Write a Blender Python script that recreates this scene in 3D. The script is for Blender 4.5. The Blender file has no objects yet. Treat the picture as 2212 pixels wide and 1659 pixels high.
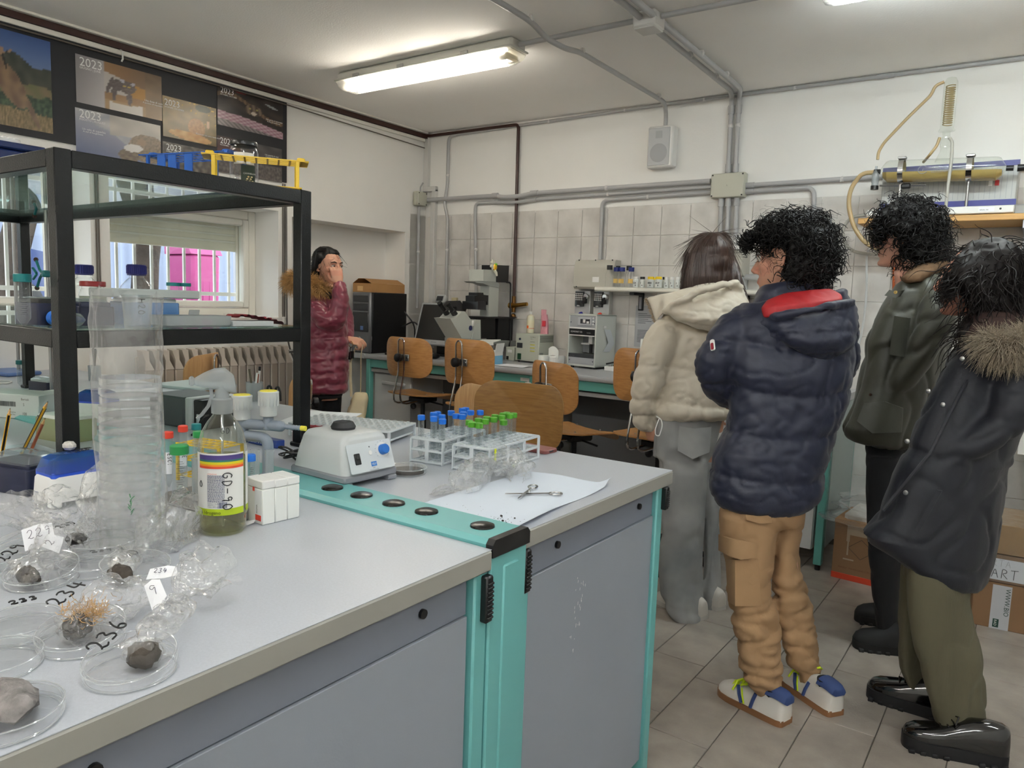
import bpy, bmesh, math, random
import numpy as np
from mathutils import Vector as V, Matrix as Mx, noise
from math import sin, cos, pi, radians as R
random.seed(7)
SC = bpy.context.scene; COL = SC.collection
# ---------------------------------------------------------------- camera, world, exposure
FPX, CX, CY, CAMZ = 1614.56, 1106.0, 829.5, 1.34
_y, _p, _r = R(35.0267), R(-6.3959), R(-1.9981)
_fw = np.array([-sin(_y)*cos(_p), cos(_y)*cos(_p), sin(_p)]); _ri = np.array([cos(_y), sin(_y), 0.]); _dn = np.cross(_fw, _ri)
CM = np.array([cos(_r)*_ri+sin(_r)*_dn, -sin(_r)*_ri+cos(_r)*_dn, _fw])
cam = bpy.data.cameras.new('camera'); cam.sensor_width = 36; cam.lens = 36*FPX/2212; cam.clip_start = .02
co = bpy.data.objects.new('camera', cam); COL.objects.link(co)
m4 = Mx.Identity(4)
for i in range(3):
    m4[i][0] = CM[0][i]; m4[i][1] = -CM[1][i]; m4[i][2] = -CM[2][i]
m4[2][3] = CAMZ; co.matrix_world = m4; SC.camera = co
SC.view_settings.view_transform = 'Standard'; SC.view_settings.look = 'None'; SC.view_settings.gamma = 1
SC.view_settings.use_curve_mapping = False; SC.view_settings.exposure = 1.25
w = bpy.data.worlds.new('sky'); SC.world = w; w.use_nodes = True
wb = w.node_tree.nodes['Background']; wb.inputs[0].default_value = (.86, .93, 1, 1); wb.inputs[1].default_value = 2.0
SC.cycles.transparent_max_bounces = 48; SC.cycles.max_bounces = 10; SC.cycles.diffuse_bounces = 8
SC.cycles.sample_clamp_indirect = 6; SC.cycles.caustics_reflective = False; SC.cycles.caustics_refractive = False
def portal(y0, y1, z0, z1):
    l = bpy.data.lights.new('window_portal', 'AREA'); l.shape = 'RECTANGLE'; l.size = z1-z0; l.size_y = y1-y0
    l.cycles.is_portal = True
    o = bpy.data.objects.new('window_portal', l); COL.objects.link(o)
    o.location = (-4.5, (y0+y1)/2, (z0+z1)/2); o.rotation_euler = (0, -pi/2, 0)
portal(.86, 2.0, 1.16, 1.9); portal(2.1, 3.2, 1.16, 1.9)
# the room's fluorescent fixtures; the last two are unseen, added as fill (the lamp bodies are built further down)
LAMPS = [(-2.9, 3.19, (1, .95, .86), .5), (-.2, 3.19, (.84, .95, 1), 1.2), (-2.9, .2, (1, .96, .9), .8), (-.2, .2, (.92, .96, 1), 1.15), (-1.5, -1.8, (1, .98, .95), 1.2), (1.35, 1.7, (.9, .96, 1), .8), (1.35, -1.3, (.92, .97, 1), 1.3)]
TUBE_E = 40.0
# ---------------------------------------------------------------- helpers
def on(u, v, ax, val):
    d = np.array([(u-CX)/FPX, (v-CY)/FPX, 1])@CM; o = (0, 0, CAMZ)[ax]; t = (val-o)/d[ax]
    return V((d[0]*t, d[1]*t, CAMZ+d[2]*t))
def atz(u, v, z): return on(u, v, 2, z)
def aty(u, v, y): return on(u, v, 1, y)
def atx(u, v, x): return on(u, v, 0, x)
def lin(c):
    return tuple(((x/255)/12.92 if x/255 <= .04045 else ((x/255+.055)/1.055)**2.4) for x in c[:3])
MATS = {}
def mat(name, rgb=(200, 200, 200), rough=.5, metal=0, bump=0, bs=60, var=0, vs=6, coat=0, sheen=0, emit=0, spec=.5, vcol=False, stretch=None, det=3, rgb2=None, sss=0, dist=.002, world=False):
    if name in MATS: return MATS[name]
    m = bpy.data.materials.new(name); m.use_nodes = True; nt = m.node_tree; b = nt.nodes['Principled BSDF']
    c = (*lin(rgb), 1); b.inputs['Base Color'].default_value = c; b.inputs['Roughness'].default_value = rough
    b.inputs['Metallic'].default_value = metal; b.inputs['Specular IOR Level'].default_value = spec
    if coat: b.inputs['Coat Weight'].default_value = coat; b.inputs['Coat Roughness'].default_value = .1
    if sheen: b.inputs['Sheen Weight'].default_value = sheen; b.inputs['Sheen Roughness'].default_value = .5
    if sss: b.inputs['Subsurface Weight'].default_value = sss; b.inputs['Subsurface Radius'].default_value = (.012, .005, .003); b.inputs['Subsurface Scale'].default_value = .6
    if emit: b.inputs['Emission Color'].default_value = c; b.inputs['Emission Strength'].default_value = emit
    L = nt.links.new
    if vcol:
        a = nt.nodes.new('ShaderNodeVertexColor'); a.layer_name = 'Col'; L(a.outputs[0], b.inputs['Base Color'])
    if var or bump:
        tc = nt.nodes.new('ShaderNodeTexCoord'); src = tc.outputs['Object']
        if world: src = nt.nodes.new('ShaderNodeNewGeometry').outputs['Position']
        if stretch:
            mp = nt.nodes.new('ShaderNodeMapping'); mp.inputs['Scale'].default_value = stretch; L(src, mp.inputs[0]); src = mp.outputs[0]
        if var:
            n = nt.nodes.new('ShaderNodeTexNoise'); n.inputs['Scale'].default_value = vs; n.inputs['Detail'].default_value = det; L(src, n.inputs['Vector'])
            mx = nt.nodes.new('ShaderNodeMix'); mx.data_type = 'RGBA'
            cr = nt.nodes.new('ShaderNodeMapRange'); cr.inputs[1].default_value = .3; cr.inputs[2].default_value = .7; L(n.outputs[0], cr.inputs[0]); L(cr.outputs[0], mx.inputs[0])
            lo = lin(rgb2) if rgb2 else tuple(x*(1-var) for x in lin(rgb)); hi = lin(rgb) if rgb2 else tuple(min(1, x*(1+var)) for x in lin(rgb))
            mx.inputs[6].default_value = (*lo, 1); mx.inputs[7].default_value = (*hi, 1)
            if vcol:
                mx.blend_type = 'MULTIPLY'; mx.inputs[0].default_value = 1
            L(mx.outputs[2], b.inputs['Base Color'])
        if bump:
            n2 = nt.nodes.new('ShaderNodeTexNoise'); n2.inputs['Scale'].default_value = bs; n2.inputs['Detail'].default_value = 4; L(src, n2.inputs['Vector'])
            bp = nt.nodes.new('ShaderNodeBump'); bp.inputs['Strength'].default_value = bump; bp.inputs['Distance'].default_value = dist
            L(n2.outputs[0], bp.inputs['Height']); L(bp.outputs[0], b.inputs['Normal'])
    MATS[name] = m; return m
def film(name, rgb=(255, 255, 255), body=.08, rough=.08, edge=.55, gl=1.0, crumple=0, cs=40, tint=1.0, refl=.045):
    """thin clear plastic or glass: transparent, a little diffuse body, stronger towards grazing angles, glossy reflection"""
    if name in MATS: return MATS[name]
    m = bpy.data.materials.new(name); m.use_nodes = True; nt = m.node_tree; nt.nodes.clear(); N = nt.nodes.new; L = nt.links.new
    out = N('ShaderNodeOutputMaterial'); tr = N('ShaderNodeBsdfTransparent'); df = N('ShaderNodeBsdfDiffuse'); g = N('ShaderNodeBsdfGlossy'); tl = N('ShaderNodeBsdfTranslucent')
    c = lin(rgb); tr.inputs[0].default_value = (*[1-(1-x)*tint for x in c], 1); df.inputs[0].default_value = (*c, 1); tl.inputs[0].default_value = (*c, 1)
    g.inputs['Roughness'].default_value = rough; g.inputs[0].default_value = (gl, gl, gl, 1)
    lw = N('ShaderNodeLayerWeight'); lw.inputs[0].default_value = .5
    def pwr(e, k, c0):
        p = N('ShaderNodeMath'); p.operation = 'POWER'; p.inputs[1].default_value = e; L(lw.outputs['Facing'], p.inputs[0])
        q = N('ShaderNodeMath'); q.operation = 'MULTIPLY_ADD'; q.inputs[1].default_value = k; q.inputs[2].default_value = c0; q.use_clamp = True; L(p.outputs[0], q.inputs[0]); return q
    ad = pwr(5, edge, body); fr = pwr(4, .75, refl)
    dm = N('ShaderNodeMixShader'); dm.inputs[0].default_value = .5; L(df.outputs[0], dm.inputs[1]); L(tl.outputs[0], dm.inputs[2])
    m1 = N('ShaderNodeMixShader'); L(ad.outputs[0], m1.inputs[0]); L(tr.outputs[0], m1.inputs[1]); L(dm.outputs[0], m1.inputs[2])
    m2 = N('ShaderNodeMixShader'); L(fr.outputs[0], m2.inputs[0]); L(m1.outputs[0], m2.inputs[1]); L(g.outputs[0], m2.inputs[2]); L(m2.outputs[0], out.inputs[0])
    if crumple:
        tc = N('ShaderNodeTexCoord'); n = N('ShaderNodeTexNoise'); n.inputs['Scale'].default_value = cs; n.inputs['Detail'].default_value = 3; L(tc.outputs['Object'], n.inputs['Vector'])
        bp = N('ShaderNodeBump'); bp.inputs['Strength'].default_value = crumple; bp.inputs['Distance'].default_value = .01; L(n.outputs[0], bp.inputs['Height'])
        for s in (g, lw, df): L(bp.outputs[0], s.inputs['Normal'])
    MATS[name] = m; return m
def emitter(name, rgb, e):
    if name in MATS: return MATS[name]
    m = bpy.data.materials.new(name); m.use_nodes = True; b = m.node_tree.nodes['Principled BSDF']
    b.inputs['Base Color'].default_value = (.9, .9, .9, 1); b.inputs['Emission Color'].default_value = (*rgb, 1); b.inputs['Emission Strength'].default_value = e
    MATS[name] = m; return m
def eul(rx, ry, rz): return Mx.Rotation(rz, 4, 'Z')@Mx.Rotation(ry, 4, 'Y')@Mx.Rotation(rx, 4, 'X')
def frame(o, z, x=(1, 0, 0)):
    """matrix with origin o, local z along z, local x near x"""
    z = V(z).normalized(); x = V(x); x = (x-z*x.dot(z))
    if x.length < 1e-5: x = V((0, 1, 0))-z*z.y
    x.normalize(); y = z.cross(x); m = Mx((x, y, z)).transposed().to_4x4(); m.translation = V(o); return m
class B:
    """collects primitive shapes of ONE part into one mesh"""
    def __init__(s): s.v = []; s.f = []; s.mi = []; s.m = 0; s.M = Mx.Identity(4)
    def at(s, o=(0, 0, 0), rx=0, ry=0, rz=0): s.M = Mx.Translation(V(o))@eul(rx, ry, rz); return s
    def mx(s, m): s.M = m; return s
    def mm(s, i): s.m = i; return s
    def add(s, vs, fs):
        n = len(s.v); s.v += [tuple(s.M@V(p)) for p in vs]; s.f += [tuple(i+n for i in f) for f in fs]; s.mi += [s.m]*len(fs); return s
    def box(s, c, sz, bev=0, top=None):
        x, y, z = sz[0]/2, sz[1]/2, sz[2]/2; b = min(bev, x*.98, y*.98, z*.98); tx, ty = top or (1, 1); C = V(c)
        if b <= 0:
            vs = [(sx*x*(tx if sz_ > 0 else 1), sy*y*(ty if sz_ > 0 else 1), sz_*z) for sz_ in (-1, 1) for sy in (-1, 1) for sx in (-1, 1)]
            fs = [(0, 2, 3, 1), (4, 5, 7, 6), (0, 1, 5, 4), (2, 6, 7, 3), (0, 4, 6, 2), (1, 3, 7, 5)]
            return s.add([C+V(p) for p in vs], fs)
        vs = []; ix = {}
        for sx in (-1, 1):
            for sy in (-1, 1):
                for sq in (-1, 1):
                    kx, ky = (tx, ty) if sq > 0 else (1, 1)
                    for a in range(3):
                        d = [x*kx-b, y*ky-b, z-b]; d[a] += b; ix[(sx, sy, sq, a)] = len(vs); vs.append(C+V((sx*d[0], sy*d[1], sq*d[2])))
        fs = []
        for sg in (-1, 1):
            fs.append([ix[(sg, p, q, 0)] for p, q in ((-1, -1), (1, -1), (1, 1), (-1, 1))])
            fs.append([ix[(p, sg, q, 1)] for p, q in ((-1, -1), (1, -1), (1, 1), (-1, 1))])
            fs.append([ix[(p, q, sg, 2)] for p, q in ((-1, -1), (1, -1), (1, 1), (-1, 1))])
        for p in (-1, 1):
            for q in (-1, 1):
                fs.append([ix[(p, q, -1, 0)], ix[(p, q, 1, 0)], ix[(p, q, 1, 1)], ix[(p, q, -1, 1)]])
                fs.append([ix[(p, -1, q, 0)], ix[(p, 1, q, 0)], ix[(p, 1, q, 2)], ix[(p, -1, q, 2)]])
                fs.append([ix[(-1, p, q, 1)], ix[(1, p, q, 1)], ix[(1, p, q, 2)], ix[(-1, p, q, 2)]])
        for k in [(a, b_, c_) for a in (-1, 1) for b_ in (-1, 1) for c_ in (-1, 1)]: fs.append([ix[(*k, a)] for a in range(3)])
        return s.add(vs, fs)
    def bb(s, lo, hi, bev=0): return s.box([(a+b)/2 for a, b in zip(lo, hi)], [abs(b-a) for a, b in zip(lo, hi)], bev)
    def prism(s, poly, z0, z1, inset=0):
        n = len(poly); cx = sum(p[0] for p in poly)/n; cy = sum(p[1] for p in poly)/n
        rings = [(z0, 1), (z1, 1)] if not inset else [(z0, 1), (z1-inset, 1), (z1, None)]
        vs = []
        for z, k in rings:
            for (x, y) in poly:
                if k is None:
                    d = V((x-cx, y-cy)); d = d*(1-inset/max(d.length, 1e-6)); vs.append((cx+d.x, cy+d.y, z))
                else: vs.append((x, y, z))
        fs = [tuple(range(n))[::-1], tuple(range((len(rings)-1)*n, len(rings)*n))]
        for r in range(len(rings)-1): fs += [(r*n+i, r*n+(i+1) % n, (r+1)*n+(i+1) % n, (r+1)*n+i) for i in range(n)]
        return s.add(vs, fs)
    def rbox(s, c, sz, r, n=5, inset=0):
        """box with rounded vertical corners"""
        return s.prism([(c[0]+a, c[1]+b) for a, b in rrect(sz[0], sz[1], r, n)], c[2]-sz[2]/2, c[2]+sz[2]/2, inset)
    def tube(s, pts, r, n=8, closed=False, cap=True, flat=1.0):
        P = [V(p) for p in pts]; N = len(P); rs = r if isinstance(r, (list, tuple)) else [r]*N
        T = []
        for i in range(N):
            a = P[(i-1) % N] if (closed or i > 0) else P[i]; b = P[(i+1) % N] if (closed or i < N-1) else P[i]
            t = b-a; T.append(t.normalized() if t.length > 1e-9 else V((0, 0, 1)))
        u = T[0].cross(V((0, 0, 1)));
        if u.length < .05: u = T[0].cross(V((0, 1, 0)))
        u.normalize(); vs = []
        for i in range(N):
            u = (u-T[i]*u.dot(T[i])).normalized(); w_ = T[i].cross(u)
            for k in range(n):
                a = 2*pi*k/n; vs.append(P[i]+u*(cos(a)*rs[i])+w_*(sin(a)*rs[i]*flat))
        fs = []
        for i in range(N if closed else N-1):
            j = (i+1) % N
            for k in range(n): fs.append((i*n+k, i*n+(k+1) % n, j*n+(k+1) % n, j*n+k))
        if cap and not closed: fs += [tuple(range(n))[::-1], tuple(range((N-1)*n, N*n))]
        return s.add(vs, fs)
    def cyl(s, p0, p1, r0, r1=None, n=16, cap=True): return s.tube([p0, p1], [r0, r0 if r1 is None else r1], n, cap=cap)
    def lathe(s, prof, n=24, a0=0, a1=2*pi, sy=1):
        full = abs(a1-a0-2*pi) < 1e-6; m = n if full else n+1; vs = []; idx = []
        for (r, z) in prof:
            if r < 1e-7: idx.append([len(vs)]*m); vs.append((0, 0, z))
            else:
                idx.append(list(range(len(vs), len(vs)+m)))
                vs += [(r*cos(a0+(a1-a0)*k/n), r*sy*sin(a0+(a1-a0)*k/n), z) for k in range(m)]
        fs = []
        for i in range(len(prof)-1):
            for k in range(n):
                j = (k+1) % m; f = [idx[i][k], idx[i][j], idx[i+1][j], idx[i+1][k]]
                f = [q for t, q in enumerate(f) if q not in f[:t]]
                if len(f) > 2: fs.append(f)
        return s.add(vs, fs)
    def sph(s, c, r, n=12):
        r = (r, r, r) if isinstance(r, (int, float)) else r; vs = []; h = n//2
        for i in range(1, h):
            for k in range(n):
                a = pi*i/h; p = 2*pi*k/n; vs.append((c[0]+r[0]*sin(a)*cos(p), c[1]+r[1]*sin(a)*sin(p), c[2]+r[2]*cos(a)))
        t = len(vs); vs += [(c[0], c[1], c[2]+r[2]), (c[0], c[1], c[2]-r[2])]; fs = []
        for k in range(n):
            fs.append((t, k, (k+1) % n)); fs.append((t+1, (h-2)*n+(k+1) % n, (h-2)*n+k))
            for i in range(h-2): fs.append((i*n+k, (i+1)*n+k, (i+1)*n+(k+1) % n, i*n+(k+1) % n))
        return s.add(vs, fs)
    def grid(s, fn, nu, nv, wrap=False):
        vs = [fn(i/nu, j/nv) for j in range(nv+1) for i in range(nu+(0 if wrap else 1))]; m = nu if wrap else nu+1
        return s.add(vs, [(j*m+i, j*m+(i+1) % m, (j+1)*m+(i+1) % m, (j+1)*m+i) for j in range(nv) for i in range(nu)])
    def loft(s, rings, cap=True):
        n = len(rings[0]); vs = [p for r in rings for p in r]; fs = []
        for i in range(len(rings)-1): fs += [(i*n+k, i*n+(k+1) % n, (i+1)*n+(k+1) % n, (i+1)*n+k) for k in range(n)]
        if cap: fs += [tuple(range(n))[::-1], tuple(range((len(rings)-1)*n, len(rings)*n))]
        return s.add(vs, fs)
    def quad(s, *p): return s.add(p, [tuple(range(len(p)))])
    def mesh(s, name, mats, smooth=38):
        me = bpy.data.meshes.new(name); me.from_pydata(s.v, [], s.f)
        for m in (mats if isinstance(mats, (list, tuple)) else [mats]): me.materials.append(m)
        if any(s.mi): me.polygons.foreach_set('material_index', s.mi)
        bm = bmesh.new(); bm.from_mesh(me); bmesh.ops.recalc_face_normals(bm, faces=bm.faces); bm.to_mesh(me); bm.free()
        if smooth:
            me.polygons.foreach_set('use_smooth', [True]*len(me.polygons)); me.set_sharp_from_angle(angle=R(smooth))
        me.update(); return me
    def done(s, name, mats, parent=None, smooth=38, **kw):
        return link(name, s.mesh(name, mats, smooth), parent, **kw)
def rrect(w_, h, r, n=5):
    out = []
    for cx, cy, a in ((w_/2-r, h/2-r, 0), (-w_/2+r, h/2-r, pi/2), (-w_/2+r, -h/2+r, pi), (w_/2-r, -h/2+r, 1.5*pi)):
        out += [(cx+r*cos(a+pi/2*k/n), cy+r*sin(a+pi/2*k/n)) for k in range(n+1)]
    return out
def link(name, data, parent=None, loc=None, rz=None, kind=None, label=None, cat=None, group=None):
    o = bpy.data.objects.new(name, data); COL.objects.link(o)
    if parent: o.parent = parent
    if loc is not None: o.location = loc
    if rz is not None: o.rotation_euler = (0, 0, rz)
    tag(o, label, cat, group, kind); return o
def tag(o, label=None, cat=None, group=None, kind=None):
    for k, x in (('label', label), ('category', cat), ('group', group), ('kind', kind)):
        if x: o[k] = x
    return o
def T(name, label, cat, loc=(0, 0, 0), rz=0, group=None): return link(name, None, None, loc, rz, None, label, cat, group)
def dup(o, loc=None, rz=None, label=None, parent=None, group=None):
    c = o.copy(); COL.objects.link(c)
    if parent: c.parent = parent
    if loc is not None: c.location = loc
    if rz is not None: c.rotation_euler = (0, 0, rz)
    if label: c['label'] = label
    if group: c['group'] = group
    for ch in KIDS(o): dup(ch, parent=c)
    return c
def KIDS(o): return [x for x in o.children]
def text(s, size, m, parent, mx, name='lettering', ext=0, align='LEFT', shear=0, sx=1.0, label=None):
    c = bpy.data.curves.new(name, 'FONT'); c.body = s; c.size = size; c.extrude = ext; c.align_x = align; c.shear = shear; c.resolution_u = 2
    t = bpy.data.objects.new('tmp', c); COL.objects.link(t)
    me = bpy.data.meshes.new_from_object(t.evaluated_get(bpy.context.evaluated_depsgraph_get())); bpy.data.objects.remove(t)
    me.transform(mx@Mx.Diagonal((sx, 1, 1, 1))); me.materials.clear(); me.materials.append(m); me.name = name
    return link(name, me, parent, label=label)
def facing(o, n, up=(0, 0, 1)):
    """matrix for writing: x to the reader's right, y up, z out along n"""
    n = V(n).normalized(); up = V(up); x = up.cross(n)
    if x.length < 1e-4: x = V((1, 0, 0))
    x.normalize(); y = n.cross(x); m = Mx((x, y, n)).transposed().to_4x4(); m.translation = V(o); return m
def arc(pts, r, k=5):
    """round the corners of a polyline"""
    P = [V(p) for p in pts]; out = [P[0]]
    for i in range(1, len(P)-1):
        a, b = (P[i-1]-P[i]), (P[i+1]-P[i]); d = min(r, a.length*.49, b.length*.49); a.normalize(); b.normalize()
        for j in range(k+1):
            t = j/k; out.append((P[i]+a*d)*(1-t)**2+P[i]*2*t*(1-t)+(P[i]+b*d)*t*t)
    out.append(P[-1]); return out
def paint(name, w_, h, nu, nv, fn, parent, m, mat_, **kw):
    """flat printed sheet: grid in local xy mapped by matrix m, colours per corner from fn(u, v) with v upwards"""
    me = bpy.data.meshes.new(name); vs = [m@V((w_*(i/nu-.5), h*(j/nv-.5), 0)) for j in range(nv+1) for i in range(nu+1)]
    me.from_pydata(vs, [], [(j*(nu+1)+i, j*(nu+1)+i+1, (j+1)*(nu+1)+i+1, (j+1)*(nu+1)+i) for j in range(nv) for i in range(nu)])
    at_ = me.color_attributes.new('Col', 'FLOAT_COLOR', 'POINT')
    a = np.ones((len(vs), 4), np.float32); k = 0
    for j in range(nv+1):
        for i in range(nu+1): a[k, :3] = lin(fn(i/nu, j/nv)); k += 1
    at_.data.foreach_set('color', a.ravel()); me.materials.append(mat_)
    return link(name, me, parent, **kw)
def mix(a, b, t): t = max(0, min(1, t)); return tuple(x*(1-t)+y*t for x, y in zip(a, b))
def nz(x, y, z=0, s=1): return noise.noise(V((x*s, y*s, z)))
# ---------------------------------------------------------------- room
XL, YB, ZC = -4.17, 4.65, 2.644
M_wall = mat('plaster', (236, 235, 232), .85, bump=.25, bs=90, world=True, var=.03, vs=1.5)
M_ceil = mat('ceiling_plaster', (247, 245, 242), .9, bump=.5, bs=110, world=True, var=.03, vs=1.2)
M_tile = mat('wall_tile', (216, 213, 209), .28, var=.1, vs=6.5, world=True, rgb2=(190, 187, 183), bump=.06, bs=18, det=5)
M_grout = mat('grout', (236, 233, 228), .8)
M_ftile = mat('floor_tile', (164, 156, 147), .42, var=.1, vs=9, world=True, rgb2=(140, 132, 124), bump=.5, bs=130, det=6, dist=.0015)
M_fgrout = mat('floor_grout', (104, 98, 92), .8)
M_pipe = mat('grey_pvc', (172, 172, 173), .35)
M_pipe2 = mat('white_pvc', (206, 205, 202), .4)
M_box = mat('beige_plastic', (186, 186, 172), .35)
M_brown = mat('brown_paint', (58, 33, 28), .4)
M_white = mat('white_plastic', (228, 228, 226), .4)
M_black = mat('black_plastic', (14, 14, 16), .4)
M_dgrey = mat('dark_grey_plastic', (52, 54, 58), .45)
M_chrome = mat('chrome', (215, 215, 215), .12, 1)
M_steel = mat('steel', (165, 165, 165), .3, 1)
M_frame = mat('window_paint', (232, 230, 222), .45)
M_glass = film('clear_glass', (250, 253, 252), .004, .02, .05, 1)
b = B()
for lo, hi in (((-.32, -2.8, -.05), (0, .86, ZC)), ((-.32, .86, -.05), (0, 2.0, 1.167)), ((-.32, .86, 1.87), (0, 2.0, ZC)), ((-.32, 2.0, -.05), (0, 2.1, ZC)),
               ((-.32, 2.1, -.05), (0, 3.2, 1.167)), ((-.32, 2.1, 1.87), (0, 3.2, ZC)), ((-.32, 3.2, -.05), (0, 3.311, ZC)), ((-.32, 3.311, 1.845), (0, 4.41, ZC)),
               ((-.32, 3.311, -.05), (-.22, 4.41, 1.845)), ((-.32, 4.41, -.05), (0, 4.462, ZC)), ((-.32, 4.462, -.05), (-.012, 4.75, ZC))):
    b.bb((XL+lo[0], lo[1], lo[2]), (XL+hi[0], hi[1], hi[2]))
WL = b.done('wall_left', M_wall, kind='structure', smooth=0)
b = B().bb((XL-.3, YB+.006, -.05), (2.5, YB+.2, ZC)).mm(1).bb((XL, YB+.001, 1.985), (2.4, YB+.0062, ZC)); WB = b.done('wall_back', [M_grout, M_wall], kind='structure', smooth=0)
B().bb((2.4, -2.8, -.05), (2.6, YB+.2, ZC)).done('wall_right', M_wall, kind='structure', smooth=0)
B().bb((XL-.3, -3, -.05), (2.6, -2.8, ZC)).done('wall_front', M_wall, kind='structure', smooth=0)
B().bb((XL-.3, -3, ZC), (2.6, YB+.2, ZC+.1)).done('ceiling', M_ceil, kind='structure', smooth=0)
FL = B().bb((XL-.3, -3, -.1), (2.6, YB+.2, -.004)).done('floor', M_fgrout, kind='structure', smooth=0)
tm = B().box((0, .003, 0), (.197, .006, .197), .0015).mesh('tile', M_tile)
def wtile(x, z, parent, rz=0, y=YB):
    o = link('tile', tm, parent); o.location = (x, y, z); o.rotation_euler = (0, 0, rz)
for i in range(24):
    for j in range(10):
        x = XL+.07+.2*(i+.5)-.005
        if j >= 4 or x > -1.25:
            if x < .45: wtile(x, 2.0-.2*(9-j)-.1, WB)
for j in range(4, 10):
    wtile(XL-.012, 2.0-.2*(9-j)-.1, WL, pi/2, y=4.562)
ftm = B().box((0, 0, -.002), (.197, .397, .006), .0015).mesh('floor_tile', M_ftile)
offs = {0: 2.22, 1: 2.12, 2: 2.42, 3: 2.52, 4: 2.22}
for i in range(-6, 9):
    for j in range(0, 8):
        oy = offs.get(i, 2.12+.1*((i*7) % 4)); y = oy-.4+.4*j-.2; x = -.91-.1+.2*i
        if y > YB-.15 or (x > .1 and y < 1.3) or (x < -1.2 and y < 1.8): continue
        o = link('tile', ftm, FL); o.location = (x, y, 0)
B().bb((-.9+.2*9-.2, -2.8, -.003), (2.4, YB, .0005)).bb((XL, 2.0, -.003), (-2.12, 4.65, .0005)).bb((XL, -2.8, -.003), (.7, .9, .0005)).done('floor_far_tiles', M_ftile, FL, smooth=0)
# ---------------------------------------------------------------- windows
def window(name, y0, y1, z0, z1, shutter):
    fx = XL-.24; w_ = T(name, None, None, (0, 0, 0)); w_['kind'] = 'structure'; W = .058
    b = B()
    for a, c in (((y0, z0), (y0+W, z1)), ((y1-W, z0), (y1, z1)), ((y0+W, z0), (y1-W, z0+W)), ((y0+W, z1-W), (y1-W, z1))):
        b.bb((fx-.06, a[0], a[1]), (fx, c[0], c[1]), .006)
    b.done('window_frame', M_frame, w_)
    b = B(); i0, i1, k0, k1, S = y0+W, y1-W, z0+W, z1-W, .045
    for a, c in (((i0, k0), (i0+S, k1)), ((i1-S, k0), (i1, k1)), ((i0+S, k0), (i1-S, k0+S)), ((i0+S, k1-S), (i1-S, k1))):
        b.bb((fx-.05, a[0]+.002, a[1]+.002), (fx+.012, c[0]-.002, c[1]-.002), .008)
    sash = b.done('window_sash', M_frame, w_)
    B().bb((fx-.024, i0+S-.005, k0+S-.005), (fx-.02, i1-S+.005, k1-S+.005)).done('pane', M_glass, sash, smooth=0)
    B().bb((XL-.23, y0-.0, z0-.03), (XL+.012, y1, z0+.004), .004).done('sill', mat('sill_white', (236, 235, 232), .35), w_)
    if shutter:
        sh = B().bb((fx-.1, i0, 1.598), (fx-.085, i1, 1.655), .004).done('shutter_bar', mat('shutter_cream', (226, 221, 206), .5), w_)
        for k in range(5):
            z = 1.66+k*.045
            B().bb((fx-.1, i0, z+.004), (fx-.086, i1, z+.043), .006).done('slat', MATS['shutter_cream'], w_)
        B().bb((fx-.092, i0, 1.655), (fx-.09, i1, 1.87)).done('shutter_web', M_frame, w_)
    for yy in (i0-.02, i1+.02):
        B().bb((fx-.09, yy-.06, z0), (fx-.062, yy+.06, z1)).done('shutter_guide', mat('guide_cream', (222, 214, 200), .6), w_)
    return w_
W2 = window('window_2', 2.1, 3.2, 1.167, 1.87, True); W1 = window('window_1', .86, 2.0, 1.167, 1.87, False)
M_bar = mat('grille_white', (235, 232, 228), .5)
for nm, ys, lab in (('window_grille', [2.21+.108*k for k in range(9)], 'white iron bars outside the window with the half lowered shutter'), ('window_grille', [.98+.108*k for k in range(10)], 'white iron bars outside the window behind the black shelf')):
    g = T(nm, lab, 'grille', (XL-.365, ys[0], 1.1), 0, None)
    for y in ys: B().bb((-.008, y-ys[0]-.008, 0), (.008, y-ys[0]+.008, .9), .002).done('bar', M_bar, g)
    for z in (.2, .78): B().bb((-.006, -.12, z), (.006, ys[-1]-ys[0]+.12, z+.025), .002).done('cross_bar', M_bar, g)
# ---------------------------------------------------------------- outside the windows
M_bark = mat('bark', (60, 48, 40), .9, bump=.8, bs=20, var=.3, vs=8, dist=.02); M_leaf = mat('leaf', (62, 72, 44), .7, var=.4, vs=3)
M_out = mat('asphalt', (140, 140, 142), .9, var=.1, vs=1)
B().bb((-40, -25, .2), (XL-.5, 30, .55)).done('ground', M_out, kind='structure', smooth=0)
def tree(x, y, r, h, lean, seed, lab):
    rd = random.Random(seed); t = T('tree', lab, 'tree', (x, y, .54))
    p = [(lean*k/8*h*.3+rd.uniform(-.05, .05), rd.uniform(-.05, .05)+.06*k*(1 if seed % 2 else -1), h*k/8) for k in range(9)]
    b = B().tube(p, [r*(1.3 if k == 0 else 1-k*.06) for k in range(9)], 10)
    for k in (4, 5, 6): b.tube([p[k], V(p[k])+V((rd.uniform(-.3, .3), rd.uniform(-.8, .8), .5)), V(p[k])+V((rd.uniform(-.6, .6), rd.uniform(-1.6, 1.6), 1.0))], [r*.45, r*.3, r*.15], 7)
    b.done('trunk', M_bark, t); b = B()
    for k in range(700):
        a = rd.uniform(0, 6.3); q = V((min(rd.gauss(0, .9), -5.1-x), rd.gauss(0, 1.2), h*.62+rd.uniform(-.9, 1.6))); s = rd.uniform(.04, .09)
        d = V((rd.gauss(0, 1), rd.gauss(0, 1), rd.gauss(0, 1))).normalized(); e = d.orthogonal().normalized()
        b.quad(q-d*s, q+e*s*.45, q+d*s, q-e*s*.45)
    f = b.done('foliage', M_leaf, t, smooth=0); f['kind'] = 'stuff'
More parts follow.
